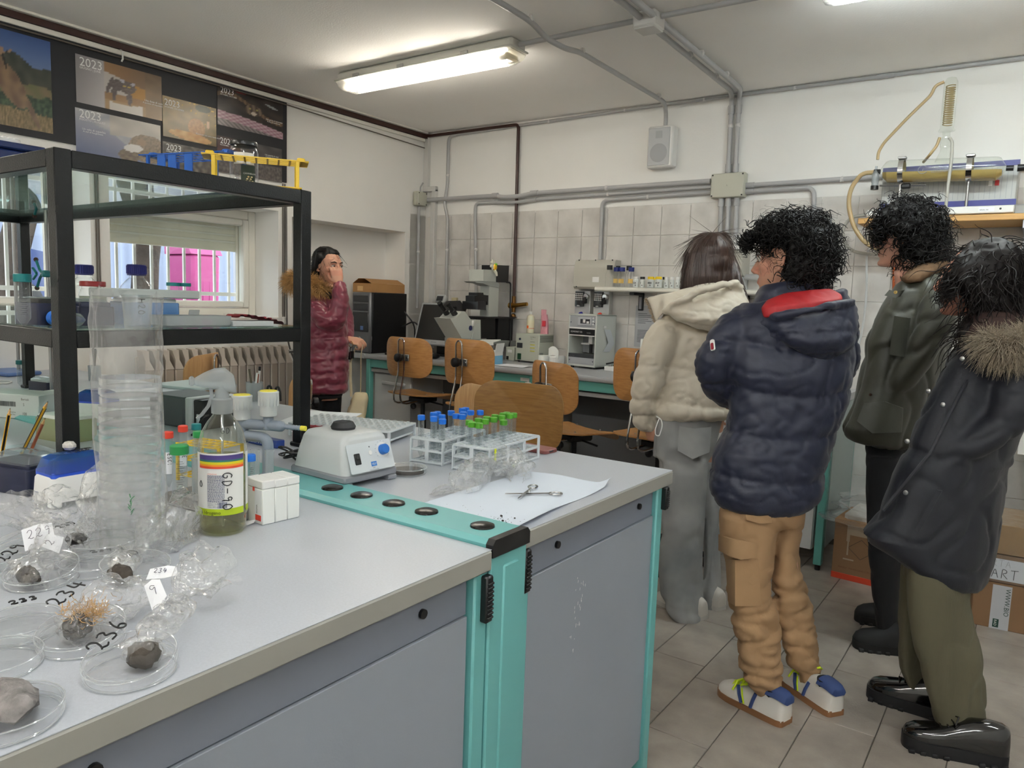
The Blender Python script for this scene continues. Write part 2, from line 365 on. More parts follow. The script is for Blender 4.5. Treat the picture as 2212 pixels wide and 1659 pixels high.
for a in ((-7.4, 2.75, .14, 4.2, .4, 3, 'leaning brown tree trunk outside the shuttered window, at its left half'), (-7.0, 3.35, .12, 4.0, -.5, 6, 'forked leaning tree outside the shuttered window, by the pink container'),
          (-8.4, 4.5, .16, 4.4, .2, 9, 'leafy tree outside the shuttered window, at its right edge'), (-6.6, 1.35, .15, 4.2, .3, 12, 'thick dark tree outside the window behind the shelf'), (-8.2, 1.95, .13, 4.5, -.3, 15, 'thinner tree further out behind the shelf window')):
    tree(*a)
M_pink = mat('pink_paint', (170, 62, 118), .5); M_car = mat('car_blue', (60, 78, 130), .25, coat=.5)
c = T('waste_container', 'pink waste container standing outside beyond the window bars', 'container', (-9.9, 6.15, .75))
b = B().box((0, 0, .62), (.6, .42, .9), .04, (1.1, 1.06));
for k in range(4): b.box((.3, -.15+.1*k, .62), (.04, .03, .8), .01)
b.done('body', M_pink, c); B().prism([(-.33, .0), (.33, .0), (.26, .1), (-.1, .18), (-.33, .12)], -.24, .24).mx(Mx.Identity(4)).done('lid', M_pink, c, rz=0).rotation_euler = (pi/2, 0, 0)
c.children[-1].location = (0, 0, 1.07)
b = B()
for sx in (-.22, .22):
    for sy in (-.15, .15): b.at((sx, sy, .1), rx=pi/2).lathe([(0, -.04), (.1, -.04), (.1, .04), (0, .04)], 14)
o = b.done('wheels', M_black, c); o['kind'] = 'stuff'
c = T('parked_car', 'blue car parked outside the window behind the shelf', 'car', (-10.2, 2.4, .75), .1)
prof = [(-2.0, .35), (-2.05, .7), (-1.9, .85), (-1.1, .95), (-.55, 1.38), (.7, 1.42), (1.35, 1.0), (1.95, .9), (2.05, .6), (2.0, .3)]
b = B().mx(Mx.Rotation(pi/2, 4, 'Z')@Mx.Rotation(pi/2, 4, 'X')).prism([(x, z) for x, z in prof], -.8, .8); b.done('body', M_car, c)
b = B().mx(Mx.Rotation(pi/2, 4, 'Z')@Mx.Rotation(pi/2, 4, 'X')).prism([(-.95, .98), (-.5, 1.32), (.65, 1.35), (1.15, 1.0)], -.82, .82); b.done('side_window', M_black, c)
for x in (-1.25, 1.25):
    for sx in (-.75, .75): B().at((sx, x, .32), ry=pi/2).lathe([(0, -.1), (.26, -.1), (.32, -.07), (.32, .07), (.26, .1), (0, .1)], 20).done('wheel', M_black, c)
fn = T('panel_fence', 'pale corrugated metal fence far beyond the tree trunks', 'fence', (-12.5, -1, .55))
for k in range(9):
    b = B(); b.grid(lambda u, v, k=k: (.03*sin(u*12*pi), k*1.2+u*1.18, v*1.7), 48, 1); b.done('panel', mat('fence_sheet', (150, 158, 178), .5), fn)
bd = B().bb((-26, -12, .5), (-22, 22, 3.4)).done('building', mat('far_wall', (160, 154, 150), .8), smooth=0); tag(bd, 'low pale building far beyond the fence outside', 'building')
# ---------------------------------------------------------------- black board, posters, rails on the left wall
M_board = mat('board_black', (24, 25, 32), .55, var=.15, vs=3)
o = B().bb((XL, -1.2, 2.06), (XL+.012, 3.258, 2.612)).done('notice_board', M_board, smooth=0); tag(o, 'long black notice board above the windows', 'board')
M_print = mat('print', (255, 255, 255), .3, vcol=True)
def wallrect(u0, v0, u1, v1, um=None):
    """corners seen in the picture -> rectangle on the left wall"""
    a = atx(u0, v0, XL); c = atx(u1, v1, XL); return a.y, c.y, c.z, a.z
def poster(y0, y1, z0, z1, fn, lab, nu=56, nv=40, k=0):
    p = T('wall_calendar' if '2023' in lab else 'poster', lab, 'poster', (XL+.014+.0015*k, (y0+y1)/2, (z0+z1)/2))
    m = facing((0, 0, 0), (1, 0, 0)); paint('sheet', y1-y0, z1-z0, nu, nv, fn, p, m, M_print); p['w'] = y1-y0; p['h'] = z1-z0; return p
def ptext(p, s, u, v, size, col=(235, 235, 235)):
    text(s, size, mat('ink%d_%d_%d' % col, col, .6), p, facing((.0012, (u-.5)*p['w'], (v-.5)*p['h']), (1, 0, 0)), sx=.95)
def ell(u, v, cu, cv, ru, rv, rot=0):
    du, dv = u-cu, v-cv; c, s = cos(rot), sin(rot); x, y = du*c+dv*s, -du*s+dv*c; return math.hypot(x/ru, y/rv)
def f_deer(u, v):
    c = mix((58, 84, 138), (96, 116, 156), (1-v)*3); ridge = .80-.22*(u-.35)+.03*sin(u*14)
    if v < ridge: c = mix((46, 50, 44), (70, 72, 62), .5+nz(u, v, 1, 9))
    if v < .56-.12*u+.04*sin(u*9): c = mix((120, 102, 78), (96, 98, 66), .5+nz(u, v, 2, 7))
    if v < .36+.05*nz(u, v, 3, 8) and u > .3: c = mix((34, 50, 38), (74, 92, 66), .5+nz(u, v, 4, 26))
    if v < .2-.07*u+.02*nz(u, 0, 5, 20)+.04: c = mix((150, 126, 92), (96, 84, 56), .5+nz(u*3, v, 6, 22))
    if ell(u, v, .50, .44, .13, .27, .62) < 1 or ell(u, v, .36, .66, .06, .13, .35) < 1 or ell(u, v, .74, .2, .035, .2, .5) < 1: c = mix((132, 108, 84), (104, 82, 66), .5+nz(u, v, 7, 10))
    if ell(u, v, .38, .77, .055, .045, -.2) < 1 or ell(u, v, .50, .79, .03, .013, .2) < 1: c = (150, 122, 100)
    if ell(u, v, .43, .68, .012, .09, .3) < 1: c = (40, 32, 30)
    return c
def f_box(u, v):
    c = mix((150, 146, 148), (190, 186, 188), u*3) if u < .31 else (166, 138, 104)
    if u < .31: c = mix(c, (120, 116, 120), max(0, .25-u*.8)+.25*v)
    elif u < .8:
        if v > .8-.35*(u-.31)*(1.2): c = mix((150, 116, 82), (122, 98, 76), (u-.3)*2)
        elif v > .36: c = (186, 180, 176) if u < .62 else (170, 128, 66)
        elif v > .2: c = (150, 118, 84)
        if v < .2+.05*sin(u*9) and u > .36 and u < .76: c = (214, 208, 202)
        if ell(u, v, .57, .56, .11, .14) < 1: c = mix((88, 78, 74), (120, 108, 102), .5+nz(u, v, 3, 30))
        if ell(u, v, .46, .56, .08, .12) < 1 or ell(u, v, .42, .4, .028, .2) < 1 or ell(u, v, .6, .33, .03, .16) < 1 or ell(u, v, .37, .52, .024, .2, -.2) < 1: c = mix((82, 72, 72), (108, 98, 96), .5+nz(u, v, 4, 30))
        for eu in (.545, .60):
            if ell(u, v, eu, .57, .016, .022) < 1: c = (196, 170, 86)
        if ell(u, v, .52, .68, .025, .04, .4) < 1 or ell(u, v, .65, .66, .025, .04, -.4) < 1: c = (180, 178, 190)
    else: c = mix((150, 126, 96), (112, 92, 72), (v)+.3*nz(u, v, 5, 8))
    return c
def f_sheet(u, v):
    c = mix((96, 104, 136), (176, 176, 184), v+.2*u)
    if v > .95-.95*u+.03*sin(u*20) and u < .62: c = mix((196, 194, 194), (158, 160, 170), .5+nz(u, v, 2, 6))
    if u > .38 and v > .62-.2*u+.25*(u-.38): c = mix((168, 164, 160), (196, 190, 182), .5+nz(u, v, 3, 4))
    if ell(u, v, .84, .36, .24, .34) < 1: c = mix((104, 90, 76), (156, 140, 120), .5+nz(u*2, v, 4, 22))
    if ell(u, v, .76, .5, .06, .08) < 1: c = (150, 128, 106)
    if ell(u, v, .60, .12, .12, .16) < 1: c = mix((92, 80, 70), (128, 116, 100), .5+nz(u, v, 5, 20))
    if ell(u, v, .66, .32, .12, .09, .5) < 1: c = (214, 212, 210)
    return c
def f_gold(u, v):
    c = mix((124, 106, 70), (150, 128, 86), .5+nz(u, v, 1, 7)); c = mix(c, (92, 78, 52), max(0, (.5-v)))
    if nz(u, v, 8, 24) > .52 and v > .5 and u > .25: c = (214, 172, 80)
    if ell(u, v, .74, .9, .14, .1) < 1: c = (86, 88, 72)
    if ell(u, v, .62, .38, .16, .24) < 1: c = mix((150, 108, 66), (188, 150, 104), .5+nz(u, v, 4, 24))
    if ell(u, v, .84, .52, .035, .1) < 1: c = (206, 172, 138)
    if ell(u, v, .5, .12, .4, .11, -.1) < 1: c = mix((206, 168, 112), (176, 130, 72), .5+nz(u, v, 5, 9))
    return c
def f_knit(u, v):
    c = mix((34, 28, 28), (58, 48, 44), .5+nz(u, v, 1, 6)); h = .62+.15*sin(u*5+.6)-.2*u*u+.05
    if abs(v-h-.02) < .05: c = mix((122, 98, 72), (84, 66, 50), .5+.5*sin(u*90))
    if ell(u, v, .53, .57, .13, .14) < 1: c = mix((126, 108, 90), (66, 54, 46), .5+.5*sin(u*70+8*v))
    for eu in (.48, .585):
        if ell(u, v, eu, .6, .02, .022) < 1: c = (150, 140, 84)
    if ell(u, v, .535, .49, .045, .04) < 1: c = (196, 184, 170)
    s = .37-.17*u+.03*sin(u*4)
    if v < s: c = mix((142, 100, 118), (196, 176, 182), .5+.5*sin(u*60)*cos((v-s)*70))
    if v < s-.2: c = mix((150, 140, 142), (92, 86, 88), .5+.5*sin(u*80+v*60))
    if ell(u, v, .3, .95, .13, .025, -.25) < 1: c = (120, 40, 44)
    if ell(u, v, .82, .78, .12, .025, -.4) < 1: c = (150, 156, 156)
    return c
def f_dark(u, v):
    c = mix((58, 56, 58), (88, 84, 84), .5+nz(u, v, 1, 5))
    if u < .35: c = mix((96, 48, 50), (70, 52, 50), v)
    if v < .45: c = mix((120, 112, 108), (70, 66, 66), .5+nz(u*3, v, 2, 12))
    return c
def f_fur(u, v): return mix((120, 112, 104), (62, 58, 56), .5+nz(u*1.5, v, 3, 9))
PD = poster(*wallrect(-80, 40, 112, 290), f_deer, 'poster of a leaping deer on a grassy slope', 60, 50)
P = poster(*wallrect(159, 116, 347, 262), f_box, '2023 calendar page with a grey cat in a cardboard box', k=1); ptext(P, '2023', .04, .78, .062); ptext(P, 'GIUGNO | JUNE', .04, .72, .016); ptext(P, 'Una dose di curiosità', .78, .36, .016); ptext(P, 'A portion of inquisitiveness', .76, .31, .013)
P = poster(*wallrect(159, 232, 345, 360), f_sheet, '2023 calendar page with a cat under a white sheet'); ptext(P, '2023', .04, .8, .06); ptext(P, 'AGOSTO | AUGUST', .04, .74, .016); ptext(P, 'Un velo di superbia', .07, .53, .016); ptext(P, 'A veil of haughtiness', .08, .48, .013)
P = poster(*wallrect(347, 206, 464, 318), f_gold, '2023 calendar page with a ginger cat among gold stars', k=2); ptext(P, '2023', .03, .78, .05); ptext(P, 'DICEMBRE | DECEMBER', .03, .72, .012); ptext(P, 'Buonanotte con cura e tante amore', .6, .22, .012)
P = poster(*wallrect(466, 182, 608, 302), f_knit, '2023 calendar page with a tabby face between knitted blankets', 64, 44, 1); ptext(P, '2023', .04, .82, .05); ptext(P, 'OTTOBRE | OCTOBER', .04, .76, .012); ptext(P, 'Una goccia di tenerezza', .72, .42, .014); ptext(P, 'A drop of tenderness', .74, .37, .012)
P = poster(*wallrect(466, 292, 606, 395), f_dark, '2023 calendar page, dark grey and wine red, behind the lidded jar'); ptext(P, '2023', .04, .8, .05); ptext(P, 'NOVEMBRE', .04, .74, .012); ptext(P, 'Una quantità di sogni', .72, .72, .013); ptext(P, 'A quantity of dreams', .73, .67, .011)
P = poster(*wallrect(348, 305, 463, 400), f_fur, '2023 calendar page of grey fur behind the blue tube rack'); ptext(P, '2023', .06, .78, .05); ptext(P, 'APRILE | APRIL', .06, .72, .012)
# rails, pipes along ceiling
b = B().bb((XL, -2.7, 2.598), (XL+.028, 4.64, 2.63)); o = b.done('brown_pipe', M_brown, None)
bp = T('heating_pipe', 'dark brown pipe along the ceiling edge and down the tiled wall', 'pipe', (0, 0, 0)); o.parent = bp; o.name = 'ceiling_run'
B().tube(arc([(XL+.014, 4.62, 2.62), (-3.262, 4.622, 2.62), (-3.25, 4.622, 1.37)], .03), .0125, 10).done('wall_run', M_brown, bp)
B().tube([(-3.25, 4.622, 1.37), (-3.25, 4.622, 1.25)], .016, 10).sph((-3.25, 4.622, 1.22), .022).done('pipe_end', mat('old_brass', (120, 88, 50), .35, 1), bp)
B().cyl((-3.25, 4.61, 1.30), (-3.12, 4.61, 1.315), .016, .014).cyl((-3.28, 4.61, 1.3), (-3.25, 4.61, 1.3), .022).done('valve', mat('brass', (186, 142, 70), .3, 1), bp)
tr = B().bb((XL, -2.7, 2.632), (XL+.05, 4.6, ZC), .002).bb((XL+.002, -2.7, 2.57), (XL+.02, 4.6, 2.596), .003).done('trim_1', M_frame, kind='structure')
wire = B().tube([(XL+.03, -.6, 2.54), (XL+.03, 1.2, 2.55), (XL+.03, 1.86, 2.553), (XL+.03, 3.27, 2.552), (XL+.03, 4.58, 2.52)], .004, 6).done('curtain_wire', mat('wire_grey', (96, 88, 80), .5)); tag(wire, 'thin stretched wire across the calendars and the left wall', 'wire')
B().at((XL+.02, 2.17, 2.565)).tube([(0, 0, .03), (.02, 0, .02), (.022, 0, -.02), (.01, 0, -.03)], .005, 6).done('wire_hook', M_white, wire)
def conduit(pts, r, lab, clips=(), m=None, n=10, rr=.05, couplers=(), name='conduit'):
    t = T(name, lab, 'conduit', (0, 0, 0)); p = arc(pts, rr, 6); B().tube(p, r, n).done('pipe', m or M_pipe, t)
    for c in clips: B().sph(c, (r*1.35, r*1.2, r*1.35), 8).done('clip', M_pipe2, t)
    for a, c in couplers: B().cyl(a, c, r*1.28, n=12).done('coupler', M_pipe, t)
    return t
yp = YB-.022
conduit([(-3.9, yp, 2.605), (-3.28, yp, 2.615), (-2.1, yp, 2.63), (-.19, yp, 2.63), (1.2, yp, 2.635)], .0105, 'grey conduit running along the top of the back wall', [(-3.0, yp, 2.617), (-2.4, yp, 2.627), (-1.85, yp, 2.63), (-1.3, yp, 2.63)], couplers=[((-.86, yp, 2.63), (-.78, yp, 2.63))])
conduit([(-3.82, yp, 2.607), (-3.935, yp, 2.6), (-3.935, yp, 2.22), (-3.955, yp-.01, 2.08), (-3.925, yp, 1.98), (-3.921, yp, 1.352)], .012, 'grey conduit dropping beside the corner to the small dial unit', [(-3.935, yp, 2.3), (-3.923, yp, 1.72)])
conduit([(-4.15, yp-.02, 2.117), (-3.44, yp-.02, 2.117), (-3.36, yp-.025, 2.1), (-3.2, yp-.025, 2.102), (-3.11, yp-.02, 2.117), (-1.77, yp-.02, 2.122)], .016, 'topmost of the grey conduits left of the large junction box', [(-2.5, yp-.02, 2.12)], couplers=[((-3.47, yp-.02, 2.117), (-3.42, yp-.02, 2.117)), ((-3.12, yp-.02, 2.117), (-3.06, yp-.02, 2.117))])
conduit([(-3.613, yp, 1.33), (-3.65, yp, 2.0), (-3.645, yp, 2.073), (-3.44, yp, 2.073), (-3.36, yp-.012, 2.06), (-3.2, yp-.012, 2.062), (-3.11, yp, 2.075), (-1.77, yp, 2.09)], .012, 'grey conduit bending down behind the microscope', [(-3.63, yp, 1.72), (-2.5, yp, 2.08)], couplers=[((-3.46, yp, 2.073), (-3.42, yp, 2.073)), ((-3.13, yp, 2.073), (-3.08, yp, 2.075))])
conduit([(-2.536, yp, 1.64), (-2.54, yp, 2.04), (-2.45, yp, 2.046), (-1.77, yp, 2.056)], .013, 'grey conduit bending down to the water meter cover', [(-2.2, yp, 2.05)])
conduit([(-1.55, yp, 2.085), (-.8, yp, 2.09), (.9, yp, 2.095)], .014, 'upper grey conduit right of the large junction box', [(-1.0, yp, 2.088)], couplers=[((-1.56, yp, 2.085), (-1.5, yp, 2.085))])
conduit([(-1.55, yp, 2.048), (-1.15, yp, 2.052), (-1.141, yp, 1.9), (-1.141, yp, 1.35)], .0135, 'lower grey conduit turning down behind the curly head', couplers=[((-1.56, yp, 2.048), (-1.5, yp, 2.048))])
for k, (x, z) in enumerate(((-1.70, 1.55), (-1.654, 1.55), (-1.602, 1.55))):
    conduit([(x+.01, yp, z), (x, yp, 2.02)], .0145, ('first', 'second', 'third')[k]+' of three short grey conduits below the large junction box', couplers=[((x, yp, 1.965), (x, yp, 2.02))])
for k, (x, xc) in enumerate(((-1.668, -1.612), (-1.622, -1.552))):
    conduit([(x, yp, 2.16), (x-.006, yp, 2.62), (xc+.05*0, 4.42, 2.607), (xc+.04, 2.9, 2.607), (xc+.05, -1.0, 2.607)], .0145, ('left', 'right')[k]+' one of the twin conduits from ceiling down to large junction box', [(x-.003, yp, 2.45), (xc+.01, 4.15, 2.615), (xc+.02, 3.75, 2.615)], rr=.06, couplers=[((x, yp, 2.17), (x, yp, 2.22)), ((x-.005, yp, 2.52), (x-.005, yp, 2.57))])
conduit([(-2.02, -.8, 2.61), (-2.03, 2.9, 2.61), (-2.04, 3.0, 2.605), (-2.06, 3.12, 2.59), (-2.055, 3.3, 2.59), (-2.05, 3.42, 2.61), (-2.06, 4.5, 2.61), (-2.09, 4.6, 2.56), (-2.09, 4.6, 2.47)], .0135, 'grey conduit across the ceiling to the wall loudspeaker', [(-2.03, 2.94, 2.622), (-2.05, 3.45, 2.622), (-2.055, 4.4, 2.622)], rr=.06)
conduit([(-2.3, 3.195, 2.616), (-1.6, 3.195, 2.616)], .0125, 'short grey conduit from ceiling lamp to ceiling junction box'); conduit([(-1.5, 3.2, 2.616), (-.5, 3.21, 2.616)], .0125, 'grey conduit from ceiling junction box towards the second lamp')
t = T('junction_box', 'small grey junction box on the ceiling where conduits cross', 'junction box', (-1.56, 3.195, 2.60)); B().box((0, 0, 0), (.11, .11, .07), .008).done('body', M_pipe2, t); B().box((0, 0, -.036), (.1, .1, .008), .003).done('lid', M_pipe2, t)
def jbox(x0, x1, z0, z1, d, lab, y=YB, emb=True):
    t = T('junction_box', lab, 'junction box', ((x0+x1)/2, y-.001, (z0+z1)/2)); w_, h = x1-x0, z1-z0
    B().box((0, -d/2, 0), (w_, d, h), .006).done('body', M_box, t); B().box((0, -d-.006, 0), (w_*.985, .014, h*.98), .005).done('lid', M_box, t)
    for sx in (-1, 1):
        for sz in (-1, 1): B().cyl((sx*(w_/2-.012), -d-.015, sz*(h/2-.012)), (sx*(w_/2-.012), -d-.011, sz*(h/2-.012)), .005, n=8).done('screw', M_black, t)
    if emb: text('L', .016, mat('ink_grey', (120, 120, 112), .6), t, facing((-.004, -d-.0135, -.006), (0, -1, 0)))
    return t
jbox(-1.76, -1.548, 2.014, 2.163, .05, 'large beige junction box in the middle of the back wall')
t = jbox(-.055, .055, -.055, .055, .045, 'small grey junction box in the corner above the tiles', emb=False); t.location = (XL-.005, 4.545, 2.118); t.rotation_euler = (0, 0, pi/2)
B().tube([(0, -.03, .05), (.0, -.03, .09), (.03, -.03, .13)], .006, 8).done('cable', M_pipe, t)
conduit([(XL+.015, 4.545, 2.06), (XL+.015, 4.545, 1.25)], .0125, 'grey conduit below the small corner junction box', [(XL+.015, 4.545, 1.7)])
tk = T('cable_trunking', 'white cable trunking stepping down the room corner', 'trunking', (0, 0, 0))
B().bb((XL-.012, 4.615, 2.22), (XL+.035, YB, 2.62), .003).done('upper_run', M_pipe2, tk); B().bb((XL-.012, 4.615, 2.185), (-4.05, YB, 2.225), .003).bb((-4.09, 4.617, 2.09), (-4.05, YB, 2.2), .003).done('elbow', M_pipe2, tk)
B().bb((-4.095, 4.613, .93), (-4.05, YB, 2.1), .003).done('lower_run', M_pipe2, tk)
# loudspeaker
t = T('wall_loudspeaker', 'white wall loudspeaker with grey grille hanging high on the back wall', 'speaker', (-2.108, YB, 2.355))
B().box((0, -.04, 0), (.178, .08, .262), .01).done('cabinet', M_white, t); B().box((-.006, -.081, 0), (.148, .006, .236), .004).done('grille', mat('speaker_mesh', (190, 192, 194), .6, bump=.3, bs=600), t)
B().at((-.006, -.0845, -.04), rx=pi/2).lathe([(0, 0), (.058, 0), (.06, -.001)], 28).done('woofer', mat('speaker_cone', (172, 174, 177), .6), t); B().box((-.008, -.0845, .075), (.045, .002, .045)).done('tweeter', MATS['speaker_cone'], t)
# ceiling lamps
def lamp(x, y, col, e, k, lab, L=1.27, g=True):
    t = T('ceiling_lamp', lab, 'lamp', (x, y, ZC)); 
    B().box((0, 0, -.03), (L, .13, .05), .012).done('housing', mat('lamp_housing', (205, 204, 196), .5), t)
    B().box((0, 0, -.052), (L+.015, .158, .010), .004).done('rim', MATS['lamp_housing'], t)
    b = B(); pr = [(-.076, -.06), (-.068, -.085), (-.045, -.1), (.045, -.1), (.068, -.085), (.076, -.06)]
    b.loft([[(s*(L/2-d), p[0]*q, -.06+(p[1]+.06)*h*1.25) for p in pr] for s, d, q, h in ((-1, .004, .96, .1), (-1, .02, 1, .8), (-1, .05, 1, 1), (1, .05, 1, 1), (1, .02, 1, .8), (1, .004, .96, .1))], cap=False)
    b.done('diffuser', film('lamp_cover', (255, 253, 248), .30, .1, .2, 1), t)
    for s in (-1, 1):
        tb = B().cyl((-L/2+.09, s*.035, -.09), (L/2-.09, s*.035, -.09), .013, n=14).done('tube', emitter('tube_light_%d' % k, col, TUBE_E*e), t)
        B().cyl((-L/2+.055, s*.035, -.075), (-L/2+.09, s*.035, -.075), .014).cyl((L/2-.055, s*.035, -.09), (L/2-.09, s*.035, -.09), .014).done('tube_cap', M_steel, tb)
        B().box((s*(L/2-.045), 0, -.085), (.02, .1, .03), .004).done('holder', mat('holder_cream', (226, 214, 180), .5), t)
    for xx in (-.45, -.1, .35):
        B().box((xx, -.086, -.05), (.05, .008, .022), .003).done('clasp', M_steel, t)
    return t
LB = ['lit double-tube ceiling lamp over the microscope counter', 'ceiling lamp at the top edge with cool white tubes', 'ceiling lamp behind the window side of the bench', 'ceiling lamp behind the photographer', 'rearmost ceiling lamp beyond the photographer', 'unseen fill lamp added above the open floor beside the group', 'unseen fill lamp added in the far rear corner']
for k, (x, y, c, e) in enumerate(LAMPS): lamp(x, y, c, e, k, LB[k])
# ---------------------------------------------------------------- the peninsula bench
M_top = mat('worktop_laminate', (182, 186, 194), .33, bump=.12, bs=500, var=.035, vs=260, det=1)
M_edge = mat('worktop_edge', (146, 145, 139), .45)
M_teal = mat('teal_enamel', (104, 172, 172), .35, var=.03, vs=3)
M_panel = mat('bench_panel', (142, 149, 159), .5, bump=.08, bs=300, var=.04, vs=2)
M_apron = mat('bench_apron', (118, 124, 137), .5)
M_wht = mat('white_laminate', (206, 207, 208), .4)
BZ = .90
def bench(name, y0, y1, lab, x1, legs):
    t = T(name, lab, 'bench', (x1, y0, 0)); d = y1-y0; Lx = x1-(XL+.002)
    b = B().bb((-Lx, 0, BZ-.001), (-.002, d, BZ), 0).mm(1).bb((-Lx, .0, BZ-.038), (0, d, BZ-.001), .003); b.done('worktop', [M_top, M_edge], t, smooth=0)
    B().bb((-.045, .05, .79), (-.022, d-.045, BZ-.038)).done('apron', M_apron, t)
    B().bb((-.04, .05, .10), (-.018, d-.045, .787), .001).done('side_panel', M_panel, t)
    for yy in (.16, d-.16): B().cyl((-.023, yy, .83), (-.016, yy, .83), .008, n=12).done('screw', M_black, t)
    for yy in legs:
        B().bb((-.05, yy, .02), (-.008, yy+.038, BZ-.038), .004).done('leg', M_teal, t)
    B().bb((-Lx, .1, .08), (-.06, .12, .84)).bb((-Lx, d-.12, .08), (-.06, d-.1, .84)).done('carcass_panel', M_apron, t)
    return t
def grip(parent, y, z0, z1):
    b = B().bb((-.012, y, z0), (.006, y+.02, z1), .003)
    for k in range(9): b.bb((.004, y+.002, z0+.008+k*(z1-z0-.016)/9), (.009, y+.018, z0+.008+(k+.55)*(z1-z0-.016)/9), .001)
    b.done('grip', M_black, parent)
b1 = bench('lab_bench', .2, 1.036, 'near half of the pale grey peninsula bench, holding the spray bottle', -.755, (.0, .8-.002)); grip(b1, .815, .77, .856)
b2 = bench('lab_bench', 1.158, 1.872, 'far half of the pale grey peninsula bench, holding the scissors', -.772, (.0, .638)); grip(b2, .004, .775, .862); grip(b2, .664, .80, .862)
sp = T('service_spine', 'turquoise steel spine between the two bench tops with black plugs', 'bench spine', (-.76, 1.097, 0))
b = B(); yz = [(-.058, .86), (-.058, .905), (-.05, .914), (.05, .914), (.058, .905), (.058, .86)]
b.loft([[(x, p, q) for p, q in yz] for x in (-3.4, -.012)]); b.done('top_rail', M_teal, sp)
b = B().loft([[(x, p*1.02, max(q, .882)+.001) for p, q in yz] for x in (-.012, .004)]); b.done('end_cap', M_black, sp)
B().bb((-.06, -.058, .02), (-.001, .058, .883), .004).bb((-.02, -.02, .02), (.002, .03, .86), .004).done('end_post', M_teal, sp)
for u, v in ((688, 1060), (753, 1076), (820, 1095), (890, 1114), (1009, 1147), (192, 926), (207, 904)):
    p = atz(u, v, .916)
    if u == 207: p = V((-2.62, 1.1, .916))
    B().at((p.x+.76, 0, .914)).lathe([(.024, 0), (.023, .0035), (.016, .006), (0, .0065)], 22).done('plug', mat('plug_black', (12, 10, 10), .25), sp)
for x in (-2.2, -3.2): B().bb((x, -.05, .02), (x+.06, .05, .86)).done('post', M_teal, sp)
# white scuff marks on the far side panel
rd = random.Random(3); b = B()
for k in range(26):
    t_ = rd.random(); y = 1.39+.03*t_+rd.gauss(0, .012); z = .56+.17*t_+rd.gauss(0, .01); l = rd.uniform(.002, .009)
    b.quad((-.7885, y, z), (-.7885, y+.0016, z), (-.7885, y+.0026, z+l), (-.7885, y+.001, z+l))
o = b.done('paint_scratches', M_white, b2, smooth=0); o['kind'] = 'stuff'; o.location = (.772, -1.158, 0)
# ---------------------------------------------------------------- black steel shelf on the bench
M_blk = mat('black_steel', (9, 10, 12), .32, bump=.35, bs=240, spec=.4)
M_shelfglass = film('shelf_glass', (214, 232, 226), .03, .015, .25, 1)
SX0, SX1, SY0, SY1 = -3.5, -1.70, .745, 1.417
sh = T('steel_shelf', 'black square-tube steel shelf with glass plates standing on the bench', 'shelf', (SX1, SY0, BZ+.0008))
for x in (SX0, SX1-.036):
    for y in (SY0, SY1-.036):
        B().bb((x-SX1, y-SY0, 0), (x-SX1+.036, y-SY0+.036, 1.622-BZ), .002).done('post', M_blk, sh); B().bb((x-SX1-.006, y-SY0-.006, -.0005), (x-SX1+.042, y-SY0+.042, .012), .003).done('foot', M_black, sh)
LX, LY = SX1-SX0, SY1-SY0
for z0, z1 in ((1.203, 1.241), (1.584, 1.622)):
    for x in (-.036, -LX): B().bb((x, .036, z0-BZ), (x+.036, LY-.036, z1-BZ-.001), .002).done('rail', M_blk, sh)
    for y in (0, LY-.036): B().bb((-LX+.036, y, z0-BZ), (-.036, y+.036, z1-BZ-.001), .002).done('rail', M_blk, sh)
    B().bb((-LX+.004, .004, z1-BZ-.001) if z1 < 1.5 else (-LX+.03, .03, z1-BZ-.012), (-.004, LY-.004, z1-BZ+.004) if z1 < 1.5 else (-.03, LY-.03, z1-BZ-.006), .001).done('glass_plate', M_shelfglass, sh, smooth=0)
for x, y, z in ((SX1-.018, SY0-.004, 1.49), (SX1-.018, SY0-.004, 1.345)):
    B().tube([(x-SX1+.018, y-SY0+.005, z-BZ), (x-SX1+.028, y-SY0, z-BZ), (x-SX1+.033, y-SY0, z-BZ+.006), (x-SX1+.033, y-SY0, z-BZ+.012)], .0018, 6).done('hook', M_black, sh)
# ---------------------------------------------------------------- radiator
M_rad = mat('radiator_enamel', (186, 178, 168), .4)
ra = T('radiator', 'cream sectional radiator under the shuttered window', 'radiator', (XL+.09, 2.2, .33))
for k in range(17):
    y = .03+k*.0595; b = B()
    b.loft([[(x, y-.024, z), (x, y+.024, z)] for x, z in ((.045, .02), (.05, .05), (.05, .545), (.032, .6), (.0, .655), (-.06, .66), (-.06, .0), (.03, .0))], cap=False)
    b = B(); pr = [(.045, .02), (.05, .05), (.05, .545), (.03, .56), (.026, .61), (.01, .655), (-.06, .66), (-.06, .0), (.03, .0)]
    b.mx(Mx(((1, 0, 0, 0), (0, 0, 1, 0), (0, 1, 0, 0), (0, 0, 0, 1)))).prism([(p, q) for p, q in pr], y-.009, y+.009)
    b.mx(Mx.Identity(4)).bb((.03, y-.027, .03), (.052, y+.027, .55), .006).bb((-.06, y-.027, .03), (-.045, y+.027, .62), .004).bb((-.05, y-.027, .0), (.04, y+.027, .03), .006)
    b.loft([[(.052, y-.027, .55), (.052, y+.027, .55), (.03, y+.02, .55), (.03, y-.02, .55)], [(.03, y-.012, .6), (.03, y+.012, .6), (.02, y+.01, .6), (.02, y-.01, .6)], [(.01, y-.02, .655), (.01, y+.02, .655), (-.05, y+.02, .66), (-.05, y-.02, .66)]])
    b.done('section', M_rad, ra)
B().cyl((-.0, 1.01, .62), (.0, 1.075, .62), .012).cyl((0, 1.06, .62), (.035, 1.06, .61), .009).done('valve', M_steel, ra)
